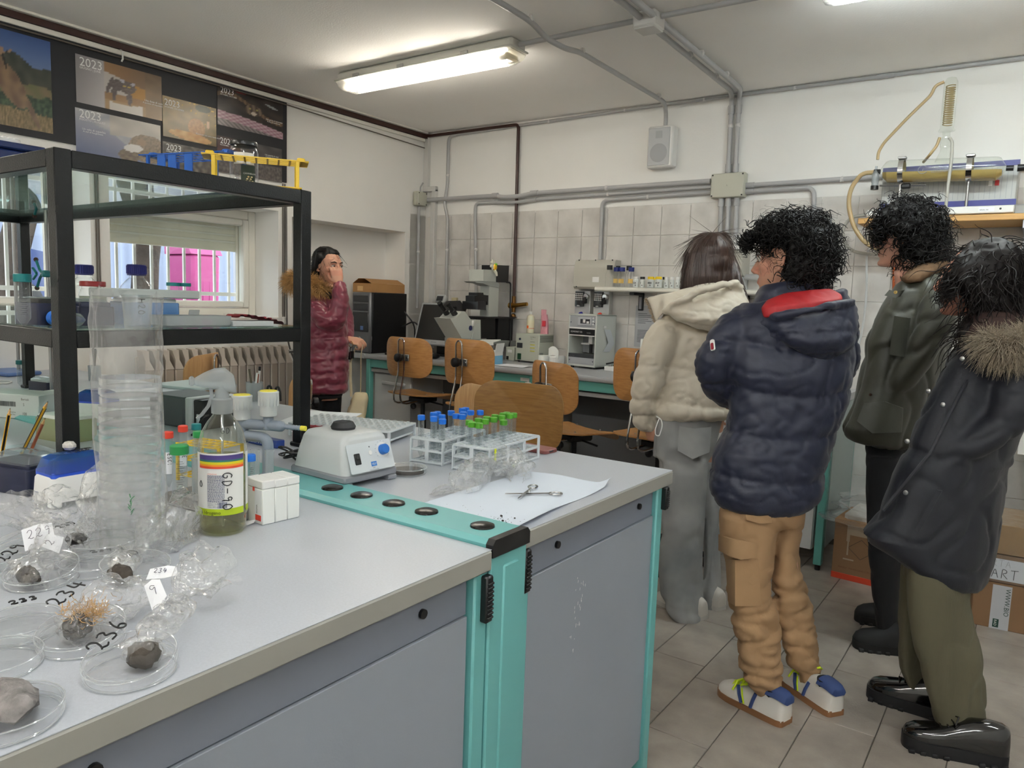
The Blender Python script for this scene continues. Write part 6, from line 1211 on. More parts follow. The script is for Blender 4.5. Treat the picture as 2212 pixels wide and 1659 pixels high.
q = aty(1168, 721, 4.5); t = T('bubble_pouch', 'pink bubble-wrap pouch with red label beside the milky bottle', 'pouch', (q.x+.005, 4.54, CZ+.2055)); M_pp = mat('pouch_pink', (206, 146, 158), .35, bump=.9, bs=130, dist=.004)
B().loft([[(x*s_, y*s_*.6, z) for x, y in rrect(.06, .06, .02, 4)] for z, s_ in ((0, 1), (.06, 1.0), (.1, .85), (.14, .6))]).done('pouch', M_pp, t); B().bb((-.035, .0, .08), (.008, .006, .175), .002).done('flap', M_pp, t); B().box((.006, -.02, .075), (.03, .006, .04), .002).done('label', mat('label_red', (196, 50, 66), .5), t)
t = T('control_unit', 'narrow beige control unit between tissue box and supply unit', 'control unit', (-3.185, 4.45, CZ), -.1); B().bb((0, 0, 0), (.08, .15, .10), .003).done('case', M_sup, t); B().box((.02, -.002, .02), (.02, .004, .025)).done('switch', M_black, t); B().box((.04, -.001, .07), (.04, .002, .02)).done('label', M_white, t)
# tissue box
t = T('tissue_box', 'open white and blue tissue carton beside the microscope', 'tissue box', (-3.12, 4.04, CZ), .12); M_bx = mat('carton_blue', (120, 180, 214), .6)
B().bb((0, 0, 0), (.125, .12, .10), .002).done('carton', M_white, t); B().bb((-.0006, -.0008, .004), (.06, .0, .06)).bb((.1252, .004, .0), (.126, .116, .06)).done('blue_print', M_bx, t); B().at((.06, .06, .125)).box((0, 0, -.01), (.115, .10, .04), .008).done('tissue_pack', mat('foil_grey', (120, 118, 116), .3, .3, bump=.5, bs=40), t)
B().at((.04, .05, .155), ry=-.05, rx=.12).box((0, 0, 0), (.15, .11, .006), .002).box((0, -.052, -.01), (.15, .006, .02), .002).done('lid_flap', M_cream, t); B().at((.132, .06, .115), ry=.15).box((0, 0, 0), (.003, .11, .06)).done('side_flap', M_white, t); text('IIII III', .012, M_ink, t, facing((.0, .03, .1588), (0, 0, 1), (0, 1, 0)))
b = B().grid(lambda u, v: (.24*u, .16*v, .002+.006*abs(sin(3*u+v*4))*u*v), 14, 8); o = b.done('paper_towel', M_paper, smooth=180); o.location = (-2.99, 4.02, CZ+.0005); o.rotation_euler = (0, 0, .05); tag(o, 'crumpled white paper towel on the counter edge', 'paper')
# printer
t = T('label_printer', 'small white printer with a paper roll next to the machine', 'printer', (-2.79, 4.31, CZ), -.08); B().rbox((.06, .07, .035), (.12, .14, .07), .02, 5, .006).done('case', M_white, t); B().box((.028, -.001, .048), (.03, .003, .022), .001).done('display', M_mg, t)
B().cyl((.055, -.04, .004), (.055, -.04, .075), .034, n=24).done('paper_roll', M_cream, t); b = B().grid(lambda u, v: (.06+.07*u, .01+.02*u, .06+.03*v+.08*u-.09*u*u+.03*(v)), 10, 4); b.done('paper_strip', M_cream, t)
# the white machine
t = T('preparation_machine', 'white laboratory machine with display and open sample bay', 'machine', (-2.626, 4.385, CZ+.012), -.12); W, D, H = .235, .235, .352; M_mw = mat('machine_white', (196, 200, 194), .4); M_ms = mat('machine_silver', (158, 161, 166), .4)
b = B().bb((.0, .004, 0), (.012, D, H), .003).bb((W-.012, .004, 0), (W, D, H), .003).bb((.0, .004, H-.012), (W, D, H), .003).bb((0, .004, 0), (W, D, .014), .003).bb((0, D-.02, 0), (W, D, H), .003); b.bb((.012, .03, .24), (W-.012, D-.02, H-.012)).bb((.012, .03, .014), (W-.012, D-.02, .075)); b.done('housing', M_mw, t)
B().bb((.012, .006, .262), (W-.012, .03, H-.012)).done('top_panel', M_ms, t); B().bb((.012, .004, .205), (W-.012, .03, .262)).done('name_band', M_white, t); B().bb((.012, .002, .212), (W-.012, .006, .252)).done('black_band', M_black, t); B().bb((.012, .006, .014), (W-.012, .03, .06)).done('bottom_panel', M_ms, t); B().bb((.012, .004, .06), (W-.012, .03, .085)).done('lower_band', M_dgrey, t)
B().bb((.014, .16, .085), (W-.014, D-.021, .205)).done('bay_back', mat('bay_grey', (150, 153, 158), .4), t)
text('DOMOMAT 535', .0165, M_white, t, facing((.024, .0015, .226), (0, -1, 0)), sx=.85); text('Dental Bauer', .007, M_white, t, facing((.16, .0015, .226), (0, -1, 0)), sx=.85); text('gerondex', .011, MATS['tower_silver'], t, facing((.022, .0035, .067), (0, -1, 0)))
dp = B().box((.138, .004, .304), (.115, .004, .056), .001).done('display_panel', MATS['monitor_silver'], t); B().box((.142, .0015, .304), (.078, .003, .03)).done('lcd', mat('lcd', (60, 62, 66), .15), dp); B().box((.135, -.0002, .306), (.02, .0008, .022)).box((.165, -.0002, .298), (.02, .0008, .014)).done('lcd_digits', M_white, dp)
for z in (.325, .305, .285): B().mx(frame((.205, .0055, z), (0, -1, 0))).lathe([(.0075, 0), (.006, .003), (0, .0035)], 12).done('button', M_white, t)
for x, z in ((.02, .295), (.215, .292), (.02, .04), (.215, .038)): B().mx(frame((x, .006, z), (0, -1, 0))).lathe([(.004, 0), (0, .002)], 8).done('screw', M_black, t)
B().bb((.12, .08, .15), (.15, .12, .205)).bb((.065, .07, .145), (.13, .12, .155), .001).done('spindle_holder', M_white, t); B().cyl((.136, .09, .09), (.136, .09, .15), .011, n=12).done('spindle', M_black, t)
for x in (.03, W-.03):
    for y in (.03, D-.03): B().cyl((x, y, -.012), (x, y, 0), .012, n=12).done('foot', M_dgrey, t)
B().at((W+.0008, .10, .27), rz=pi/2).box((0, 0, 0), (.03, .001, .014)).done('label', M_white, t); b = B()
P = [(W+.002, .09, .255), (W+.006, .11, .21), (W+.012, .13, .165), (W+.002, .09, .105)]; b.loft([[V(p)+V((0, 0, 0)), V(p)+V((.0, .075, -.004)), V(p)+V((.0008, .075, -.004)), V(p)+V((.0008, 0, 0))] for p in P]); b.done('paper_note', mat('note_grey', (196, 202, 206), .7), t)
t = T('adapter_block', 'small white block with screws on the counter right of the machine', 'block', (-2.32, 4.36, CZ), 0); B().bb((0, 0, 0), (.13, .05, .03), .002).done('block', M_white, t); B().cyl((.03, .025, .03), (.03, .025, .04), .009, n=10).done('stud', M_steel, t)
t = T('tube_holder', 'small holder with two red-capped tubes behind the chairs', 'tube holder', (-2.2, 4.42, CZ)); B().box((0, 0, .014), (.14, .05, .028), .004).done('holder', M_black, t)
for k, x in enumerate((-.03, .035)): B().cyl((x, 0, .028), (x, 0, .085), .009, n=12).cyl((x, 0, .085), (x, 0, .1), .012, n=12).done('small_tube', M_tubep, t); B().cyl((x, 0, .085), (x, 0, .102), .0125, n=14).done('cap', M_red, t)
o = B().tube(arc([(-2.34, 4.42, .94), (-2.2, 4.5, .98), (-2.1, 4.52, 1.05), (-2.06, 4.5, 1.0), (-2.08, 4.46, .93), (-2.3, 4.45, .93)], .06), .0055, 8).done('mains_cable', M_black); tag(o, 'black looped cable behind the red-capped tubes', 'cable')
q = aty(1384, 776, 4.4); o = B().bb((q.x, 4.38, CZ), (q.x+.16, 4.46, aty(1384, 732, 4.38).z), .003).done('white_carton', M_cream); tag(o, 'plain white carton standing behind the cream jacket', 'carton')
# ---------------------------------------------------------------- on the back wall
t = T('cover_box', 'beige wall cover box above the chrome dispensers', 'wall box', (-2.54, YB, 1.535)); b = B(); pr = [(0, -.1), (-.085, -.1), (-.1, -.085), (-.1, .04), (-.085, .085), (-.07, .1), (0, .1)]
b.mx(Mx(((0, 0, 1, 0), (1, 0, 0, 0), (0, 1, 0, 0), (0, 0, 0, 1)))).prism(pr, -.155, .155); b.done('cover', mat('cover_beige', (178, 176, 166), .4), t); B().box((.02, -.101, -.035), (.05, .002, .036)).done('label', M_white, t)
for x, y, z in ((-.13, -.078, .098), (0, -.078, .098), (.13, -.078, .098), (-.13, -.1, -.085), (.02, -.1, -.09)): B().sph((x, y, z), .005, 8).done('screw', M_black, t)
for k, x in enumerate((-2.645, -2.495)):
    t = T('wall_dispenser', ('wall meter with chrome lever and blue knob, under the beige cover', 'wall meter with chrome lever and red knob, under the beige cover')[k], 'dispenser', (x, YB, 1.33)); B().bb((-.062, -.05, -.2), (.062, 0, .095), .004).done('plate', mat('brushed', (196, 198, 198), .3, .6), t)
    d = B().rbox((-.02, -.055, .035), (.07, .02, .105), .008).done('dial_window', mat('window_dark', (46, 48, 50), .15), t); b = B()
    for j in range(4): b.box((-.02, -.0665, .03+.014*j), (.06, .001, .002)).box((-.042+.015*j, -.0665, .05), (.002, .001, .05))
    b.done('scale', M_white, d); B().mx(frame((.038, -.06, .055), (0, -1, 0))).lathe([(.02, -.01), (.02, .015), (.016, .02), (0, .02)], 18).done('lever_hub', M_chrome, t); B().bb((.03, -.09, .005), (.046, -.06, .05), .004).bb((.0, -.075, .004), (.04, -.06, .018), .003).done('lever', M_black, t)
    B().sph((-.02, -.07, -.012), (.014, .012, .008), 10).done('spout', M_chrome, t); B().mx(frame((.015, -.05, -.1), (0, -1, 0))).lathe([(.045, 0), (.04, .03), (.02, .045), (0, .045)], 20).done('bell', mat('bell_grey', (190, 188, 180), .4), t); B().mx(frame((.015, -.085, -.075), (0, -.6, .8))).lathe([(.016, 0), (.015, .016), (0, .017)], 14).done('knob', M_navy if k == 0 else M_red, t)
t = T('wall_shelf', 'white wall shelf holding reagent bottles and small jars', 'shelf', (-2.47, YB-.002, 1.42)); m = Mx(((0, 0, 1, 0), (1, 0, 0, 0), (0, 1, 0, 0), (0, 0, 0, 1)))
B().mx(m).prism([(0, 0), (0, .03), (-.185, .03), (-.197, .024), (-.2, .015), (-.197, .006), (-.185, 0)], 0, 1.15).done('board', mat('shelf_white', (222, 220, 210), .4), t)
for x in (.24, .95): B().bb((x, -.02, -.12), (x+.035, 0, -.001), .003).bb((x, -.16, -.02), (x+.035, 0, -.001), .003).done('bracket', M_black, t); B().bb((x+.008, -.024, -.11), (x+.027, -.02, -.03), .002).done('bracket_inlay', M_mg, t)
S_Z = 1.4505
M_bcap = mat('cap_black', (20, 20, 24), .4); M_bnav = mat('cap_dark_blue', (24, 42, 120), .4); M_ycap = mat('cap_yellow', (232, 200, 30), .4); M_lab = mat('label_yellowed', (206, 172, 96), .6); M_jar = mat('jar_white', (212, 216, 214), .45)
def sbottle(u, y, r, h, cap, lab, labm=None, group=None):
    p = aty(u, 620, y); t = T('reagent_bottle', lab, 'bottle', (p.x, y, S_Z)); B().lathe([(0, 0), (r, .002), (r, h*.58), (r*.55, h*.76), (r*.55, h*.84)], 20).done('glass', M_petri, t); B().lathe([(r*.72, h*.8), (r*.74, h), (0, h+.001)], 18).done('cap', cap, t)
    if labm: a = math.atan2(-y, -p.x); arcpatch(B(), r, a-.8, a+.5, h*.2, h*.42, 8).done('label', labm, t)
for a in ((1315, 4.52, .026, .145, M_bcap, 'tallest clear bottle with black cap on the left end of the wall shelf', None), (1323, 4.6, .023, .12, M_bnav, 'low blue-capped bottle behind the first bottles on the wall shelf', None), (1330, 4.51, .025, .13, M_bnav, 'blue-capped bottle with yellowed label next to the tallest bottle', M_lab), (1332, 4.6, .025, .145, M_bcap, 'black-capped bottle hiding behind a blue-capped one', None),
          (1342, 4.51, .028, .13, M_bnav, 'widest blue-capped bottle with yellowed label on the wall shelf', M_lab), (1357, 4.6, .025, .145, M_bcap, 'black-capped bottle at the back, before the last blue cap', None), (1362, 4.51, .026, .13, M_bnav, 'last blue-capped bottle with yellowed label before the jars', M_lab)): sbottle(*a)
def sjar(u, y, r, h, cap, lab, txt=None):
    p = aty(u, 620, y); t = T('sample_jar', lab, 'jar', (p.x, y, S_Z)); B().lathe([(0, 0), (r, .001), (r, h*.72), (r*.8, h*.78)], 18).done('jar', M_jar, t); B().lathe([(r*.86, h*.76), (r*.88, h), (0, h+.001)], 16).done('cap', cap, t)
    a = math.atan2(-y, -p.x)
    if txt: pen(txt, .011, .0012, mat('marker_blue', (40, 70, 150), .5), t, fn=cyl_fn(r+.0006, a-.85, h*.35)); pen('M', .009, .001, MATS['marker_blue'], t, fn=cyl_fn(r+.0006, a-.3, h*.14))
sjar(1373, 4.5, .019, .07, M_white, 'white jar with white cap right of the bottles', 'LA'); sjar(1387, 4.5, .018, .07, M_bcap, 'small jar with black cap on the wall shelf', '1'); sjar(1405, 4.48, .023, .07, M_ycap, 'yellow-capped jar with blue writing, the left one', 'NBB'); sjar(1415, 4.58, .016, .068, M_ycap, 'small yellow-capped jar at the back between two others', None); sjar(1422, 4.48, .023, .071, M_ycap, 'yellow-capped jar with blue writing, the right one', 'BCP')
sjar(1433, 4.54, .009, .072, M_bcap, 'slim dark vial beside the yellow-capped jars', None); sjar(1439, 4.5, .015, .07, M_white, 'clear vial next to the slim dark one', '1'); sjar(1451, 4.5, .014, .072, M_white, 'second clear vial, nearer the long brown hair', '1'); sjar(1463, 4.5, .014, .072, M_white, 'last clear vial before the long brown hair', '1')
a_, c_ = aty(1374, 660, YB-.004), aty(1420, 752, YB-.004); t = T('wall_document', 'grey document sleeve hanging on the tiles below the shelf', 'document', (a_.x, YB-.002, c_.z)); w_, h = c_.x-a_.x, a_.z-c_.z; B().bb((0, -.003, 0), (w_, 0, h)).done('sheet', mat('doc_grey', (168, 170, 174), .4), t); b = B()
for k in range(9): b.bb((w_*.12, -.0034, h*(.12+.035*k)), (w_*(.5+.04*((k*7) % 9)), -.003, h*(.12+.035*k)+.003))
for k in range(6): b.bb((w_*.12, -.0034, h*(.58+.045*k)), (w_*(.45+.05*((k*5) % 8)), -.003, h*(.58+.045*k)+.003))
o = b.done('print_lines', M_dgrey, t); o['kind'] = 'stuff'
t = T('wall_thermostat', 'small grey display unit on the wall behind the monitor', 'display', (-3.96, YB, 1.33)); B().at((.0, -.03, 0), rx=-.35).box((0, 0, 0), (.1, .04, .07), .01).done('case', M_lg, t); B().at((0, -.051, .004), rx=-.35).box((0, 0, 0), (.064, .004, .04)).done('screen', M_dgrey, t); B().bb((-.01, -.03, -.06), (.02, 0, -.02), .003).done('bracket', M_lg, t)
o = B().bb((-3.86, YB-.03, 1.26), (-3.81, YB, 1.345), .004).done('socket_box', mat('old_beige', (186, 174, 140), .5)); tag(o, 'beige socket box beside the small display unit', 'socket')
o = B().bb((-3.66, YB-.03, 1.2), (-3.56, YB, 1.33), .004).done('socket_box', M_white); tag(o, 'white socket box on the tiles behind the microscope', 'socket')
t = T('gas_unit', 'small white carton standing on a grey wall unit behind the long hair', 'carton', (-1.555, 4.52, 1.69)); B().box((0, 0, .035), (.075, .07, .07), .002).done('carton', M_white, t); B().at((0, -.02, .075), rx=.1).box((0, 0, 0), (.09, .09, .003)).done('flap', M_paper, t); text('dialamax', .012, mat('ink_red2', (150, 60, 50), .5), t, facing((-.03, -.0355, .005), (0, -1, 0)))
t = T('wall_meter', 'grey wall unit with dark display below the small white carton', 'wall unit', (-1.555, YB, 1.55)); B().box((0, -.075, .06), (.11, .15, .156), .004).done('case', M_cover if False else MATS['cover_beige'], t); B().box((-.005, -.151, .0), (.08, .004, .09), .001).done('display', M_dgrey, t); B().bb((-.04, -.13, -.45), (.05, 0, -.02), .004).done('lower_case', M_lg, t); B().cyl((.05, -.06, -.02), (.16, -.06, -.02), .018, n=14).done('pipe_stub', M_pipe, t)
# ---------------------------------------------------------------- water still on its wooden shelf
t = T('wooden_shelf', 'wooden shelf board carrying the water still', 'shelf', (-.835, 4.3, 1.80)); B().bb((0, 0, 0), (1.6, .345, .03), .003).done('board', mat('pine', (196, 152, 92), .5, var=.12, vs=5, stretch=(1, 12, 12)), t)
u_ = aty(2203, 560, 4.5); B().bb((.72, .30, -.75), (.76, .345, .06), .002).bb((.72, .0, -.04), (.76, .345, -.001), .002).done('bracket', mat('alu', (168, 170, 178), .35, .7), t)
wt = T('still_tray', 'flat white base tray under the water still', 'tray', (-.80, 4.32, 1.8305)); B().bb((0, 0, .006), (.645, .3, .042), .004).done('tray', M_white, wt); l = B().bb((.5, -.0008, .014), (.565, 0, .036)).done('label', M_paper, wt); text('SERIAL IIIII', .008, M_ink, l, facing((.505, -.0012, .02), (0, -1, 0))); B().mx(frame((.59, 0, .026), (0, -1, 0))).lathe([(.005, 0), (0, .002)], 10).done('screw', M_black, wt)
t = T('water_still', 'water still with horizontal glass boiler and upright coil condenser', 'water still', (-.44, 4.44, 1.873)); M_blu = mat('still_blue', (44, 48, 122), .4); M_sp = mat('still_panel', (176, 178, 176), .4)
B().bb((-.315, -.02, 0), (.285, .16, .225), .006).done('housing', M_sp, t); B().bb((-.316, -.0215, .012), (.286, -.018, .04)).bb((-.316, -.0215, .2), (.286, -.018, .226)).done('blue_band', M_blu, t); B().box((.20, -.022, .12), (.018, .006, .026), .001).done('switch', mat('switch_red', (176, 40, 40), .4), t); B().box((.172, -.021, .12), (.016, .003, .026), .001).done('indicator', M_white, t)
text('still', .045, M_ink, t, facing((-.285, -.0225, .066), (0, -1, 0)), shear=.1); 
b = B()
for k in range(26): b.bb((-.30+.0225*k, -.0208, .045), (-.2985+.0225*k, -.0198, .195))
o = b.done('panel_lines', M_mg, t); o['kind'] = 'stuff'
yb, zb = -.10, .185; mX = Mx.Translation((-.04, yb, zb))@Mx.Rotation(R(2.2), 4, 'Y')@Mx.Rotation(pi/2, 4, 'Y')
GL = film('still_glass', (250, 252, 250), .03, .03, .4, 1)
B().mx(mX).lathe([(.008, -.285), (.012, -.275), (.05, -.25), (.056, -.235), (.056, .235), (.05, .25), (.012, .275), (.008, .285)], 32).done('boiler', GL, t)
b = B(); n = 20; ring = []
for xx in (-.262, -.236, .236, .262):
    r = .052 if abs(xx) < .25 else .024
    ring.append([(mX@V((r*cos(a), r*sin(a), xx))) for a in [pi*.5+ (pi*k/n) - pi/2+0 for k in range(n+1)]])
b = B().mx(Mx.Identity(4)); q = []
for xx, r in ((-.26, .03), (-.238, .052), (.238, .052), (.26, .03)):
    c0 = V((-.04+xx, yb, zb-xx*math.tan(R(2.2)))); q.append([c0+V((0, r*sin(a), -r*cos(a)-.004)) for a in [-pi*.46+pi*.92*k/n for k in range(n+1)]])
b.loft(q); b.done('yellow_water', mat('yellow_water', (176, 152, 92), .2), t)
text('inter', .019, M_mg, t, facing((-.075, yb-.0575, zb+.002), (0, -1, 0))); text('continental', .021, M_mg, t, facing((-.075, yb-.0575, zb-.019), (0, -1, 0))); text('i', .028, M_mg, t, facing((-.117, yb-.0575, zb-.012), (0, -1, 0)), shear=.2); B().mx(facing((-.112, yb-.0575, zb-.002), (0, -1, 0))).tube([(.021*cos(a), .019*sin(a), 0) for a in [.8+.33*k for k in range(16)]], .0016, 5).done('logo_ring', M_mg, t)
for x in (-.215, .085): B().mx(Mx.Translation((x, yb, zb-(x+.04)*math.tan(R(2.2))))@Mx.Rotation(pi/2, 4, 'Y')).lathe([(.0575, -.012), (.059, -.012), (.059, .012), (.0575, .012)], 28).done('clamp_band', M_chrome, t); B().box((x, yb-.01, zb+.064-(x+.04)*.038), (.04, .03, .012), .003).done('clamp_lock', M_steel, t); B().cyl((x, yb, zb-.06), (x, yb, -.0), .007, n=10).done('clamp_rod', M_steel, t)
for s in (-1, 1): B().cyl((-.04+s*.275, yb, zb-s*.0105), (-.04+s*.305, yb, zb-s*.0115), .013, n=14).done('end_plug', M_black, t)
B().cyl((.28, yb, zb-.012), (.36, yb, zb-.012), .017, .013).done('hose_socket', M_black, t)
cx_ = -.03
B().at((cx_, yb, zb)).lathe([(.04, .04), (.032, .062), (.022, .085), (.0205, .11), (.024, .112), (.024, .15), (.019, .152), (.017, .18), (.02, .186)], 24).done('neck', GL, t)
B().at((cx_, yb, zb)).lathe([(.014, .18), (.036, .186), (.0375, .19), (.031, .2), (.0315, .40), (.03, .42), (.02, .44), (0, .447)], 28).done('condenser_jacket', GL, t)
B().at((cx_, yb, zb)).tube([(.02*cos(a), .02*sin(a), .215+.0078*a/(2*pi)*1.35) for a in [k*.42 for k in range(270)]], .0028, 6).done('coil', film('coil_glass', (222, 206, 160), .5, .05, .3, 1), t)
M_hose = mat('hose_tan', (178, 156, 116), .4, sss=.1); M_hose2 = mat('hose_grey', (168, 166, 158), .4)
def o_(u, v, y=4.34): p = aty(u, v, y); return (p.x+.44, p.y-4.44, p.z-1.873)
B().tube(arc([o_(2040, 177), o_(2020, 185), o_(2012, 205), o_(1960, 255), o_(1908, 310), o_(1897, 330), o_(1896, 345)], .05), .0075, 10).done('condenser_hose', M_hose, t)
B().tube(arc([o_(2030, 297), o_(2024, 315), o_(2008, 335), o_(1995, 350, 4.45)], .03), .007, 10).done('short_hose', M_hose, t); B().tube(arc([o_(2050, 297, 4.3), o_(2057, 305, 4.3), o_(2056, 340, 4.27), o_(2048, 400, 4.27), o_(2041, 470, 4.27), o_(2036, 520, 4.27)], .03), .0075, 10).done('clear_hose', M_hose2, t)
q = o_(1890, 395); B().at(q).lathe([(.016, -.02), (.016, .0), (.018, .003), (.018, .045), (.014, .06), (.006, .068), (.006, .085)], 18).done('level_vessel', M_trans, t); B().at(q).lathe([(0, -.035), (.019, -.035), (.019, -.015), (0, -.015)], 16).done('vessel_foot', M_black, t)
B().tube([o_(1900, 401), o_(2000, 400)], .005, 8).done('holder_rod', M_steel, t); B().box(o_(1957, 402), (.045, .03, .025), .006).done('boss_clamp', M_black, t)
ho = B().tube(arc([V(o_(1889, 372)), V(o_(1862, 374)), V(o_(1838, 405)), V(o_(1832, 440)), V(o_(1843, 490)), V(o_(1868, 525)), V(o_(1900, 540))], .09), .0115, 12).done('drain_hose', M_hose, t)
h2 = B().tube(arc([aty(1880, 462, 4.56), aty(1835, 470, 4.56), aty(1817, 500, 4.56), aty(1832, 540, 4.56), aty(1870, 550, 4.56), aty(1925, 545, 4.56)], .09), .009, 10).done('grey_hose', M_hose2); tag(h2, 'grey hose looping on the tiles below the wooden shelf', 'hose')
h3 = B().tube(arc([aty(1890, 515, 4.58), aty(1872, 545, 4.58), aty(1872, 640, 4.58), aty(1862, 720, 4.58), aty(1846, 770, 4.58)], .08), .006, 8).done('thin_hose', M_lg); tag(h3, 'thin pale hose hanging down the tiles beside the looped hose', 'hose')
o = B().cyl(aty(1932, 560, 4.62), aty(1930, 700, 4.62), .009, n=10).done('copper_pipe', mat('copper', (170, 92, 58), .35, .8)); tag(o, 'thin copper pipe on the tiles behind the olive jacket', 'pipe')
o = B().bb((-.16, 4.36, 1.8305), (-.08, 4.46, 1.88), .008).done('clear_tub', M_trans); tag(o, 'small clear tub at the right end of the still tray', 'tub')
q = aty(2192, 983, 4.1); t = T('sink_unit', 'white sink basin on the back wall behind the fur-collared coat', 'sink', (q.x, 4.08, q.z)); b = B().bb((0, 0, 0), (.8, .56, .17), .01); b.done('basin', M_white, t); B().bb((.05, .05, .1702), (.7, .45, .172)).done('bowl_rim', M_lg, t); B().bb((.1, .3, -q.z), (.14, .34, 0)).bb((.6, .3, -q.z), (.64, .34, 0)).done('legs', M_steel, t)
# ---------------------------------------------------------------- boxes on the floor
t = T('waste_box', 'brown carton bin with red base stripe and plastic liner', 'cardboard box', (-.755, 3.96, 0), -.06); M_c2 = mat('carton_brown', (138, 106, 76), .8, var=.06, vs=4); b = B()
B().bb((0, 0, .03), (.34, .3, .30), .002).done('box_body', M_c2, t); B().bb((-.001, -.001, .0), (.341, .301, .032), .002).done('red_stripe', mat('stripe_red', (84, 16, 20), .6), t); B().bb((-.002, -.002, .285), (.342, .302, .305)).done('rim', M_card, t)
sock(B(), [(.17, .15, .27), (.17, .15, .31), (.17, .15, .36), (.17, .15, .41)], [.22, .225, .2, .19], 2.5, nu=48, fold=.06, kf=9, flat=.85).done('liner', M_bag2, t, smooth=180); B().bb((.03, .03, .26), (.31, .27, .345), .02).done('waste_paper', mat('waste_white', (196, 196, 192), .8, bump=.8, bs=25, dist=.02), t)
B().bb((.06, -.002, .20), (.075, -.001, .285)).bb((.065, -.002, .13), (.072, -.001, .22)).bb((.05, -.002, .105), (.1, -.001, .112)).bb((.07, -.002, .235), (.2, -.001, .285)).done('tape_scraps', mat('scrap', (176, 158, 136), .7), t); b = B().mx(facing((.13, -.0012, .17), (0, -1, 0)))
for p, q in (((-.06, 0), (0, .05)), ((0, .05), (.06, 0)), ((.06, 0), (0, -.05)), ((0, -.05), (-.06, 0))): b.tube([(*p, 0), (*q, 0)], .0008, 4)
b.done('diamond_print', M_ink, t); text('FRAGILE - MANEGGIARE CON CURA', .011, mat('ink_carton', (112, 72, 48), .7), t, facing((.03, -.0012, .06), (0, -1, 0)))
M_wrap = film('stretch_wrap', (244, 246, 248), .10, .1, .25, 1, crumple=.4, cs=18)
zs = [0, .205, .33, .46]
for k, (lab, m) in enumerate((('bottom brown carton of the stack, with a printed tape strip', M_c2), ('middle carton of the stack, with a handwritten white sheet', M_c2), ('top carton of the stack wrapped in clear film', mat('carton_tan', (164, 128, 82), .75)))):
    t = T('storage_carton', lab, 'cardboard box', (-.135+.012*k, 3.755+.004*k, zs[k]+.0005), .08); B().bb((0, 0, 0), (.55, .36, zs[k+1]-zs[k]-.003), .003).done('box_body', m, t); h = zs[k+1]-zs[k]
    if k == 0:
        l = B().bb((.07, -.0015, .0), (.14, 0, h-.01)).done('tape_strip', mat('tape_white', (196, 198, 204), .5), t); text('WWW.BIO', .026, mat('ink_green2', (26, 66, 56), .5), l, facing((.118, -.002, .185), (0, -1, 0))@Mx.Rotation(-pi/2, 4, 'Z'), sx=.95); B().bb((.082, -.0022, .008), (.104, -.0016, .045), .0).done('logo_patch', MATS['ink_green2'], l); text('RAD', .014, M_white, l, facing((.087, -.0026, .042), (0, -1, 0))@Mx.Rotation(-pi/2, 4, 'Z'))
    if k == 1:
        l = B().bb((-.001, -.0015, .012), (.3, 0, h-.02)).done('white_sheet', M_paper, t); pen('ART', .042, .0012, facing((.045, -.003, .022), (0, -1, 0)), l, M_ink); pen('ARTA', .03, .0005, facing((.02, -.003, .072), (0, -1, 0)), l, M_mg)
    if k: B().bb((-.004, -.005, .0), (.554, .364, h-.002), .004).done('film_wrap', M_wrap, t)
# ---------------------------------------------------------------- people
def ridge(p, f, s=(1, 1, 1), o=0.0): return 1-abs(noise.noise(V((p[0]*f*s[0]+o, p[1]*f*s[1]+o*.7, p[2]*f*s[2]-o))))*2
def solid(b, name, mt, parent, vox, disp=None, smooth=3, color=None, kind=None, label=None, decim=0):
    """fuse overlapping closed shapes into ONE continuous skin, then push it along its normals by disp(p, n)"""
    me = bpy.data.meshes.new('tmp'); me.from_pydata(b.v, [], b.f); bm = bmesh.new(); bm.from_mesh(me); bmesh.ops.recalc_face_normals(bm, faces=bm.faces); bm.to_mesh(me); bm.free()
    o = bpy.data.objects.new('tmp', me); COL.objects.link(o); md = o.modifiers.new('r', 'REMESH'); md.mode = 'VOXEL'; md.voxel_size = vox
    if smooth: s_ = o.modifiers.new('s', 'SMOOTH'); s_.iterations = smooth; s_.factor = .5
    r = bpy.data.meshes.new_from_object(o.evaluated_get(bpy.context.evaluated_depsgraph_get())); bpy.data.objects.remove(o); bpy.data.meshes.remove(me); r.name = name
    n = len(r.vertices); co_ = np.empty(n*3); no = np.empty(n*3); r.vertices.foreach_get('co', co_); r.vertices.foreach_get('normal', no); co_ = co_.reshape(-1, 3); no = no.reshape(-1, 3)
    if disp:
        d = np.array([disp(p, q) for p, q in zip(co_, no)]); r.vertices.foreach_set('co', (co_+no*d[:, None]).ravel())
    if color:
        a = r.color_attributes.new('Col', 'FLOAT_COLOR', 'POINT'); c = np.ones((n, 4), np.float32); c[:, :3] = [lin(color(p)) for p in co_]; a.data.foreach_set('color', c.ravel())
    r.materials.clear(); r.materials.append(mt); r.polygons.foreach_set('use_smooth', [True]*len(r.polygons)); r.update()
    return link(name, r, parent, kind=kind, label=label)
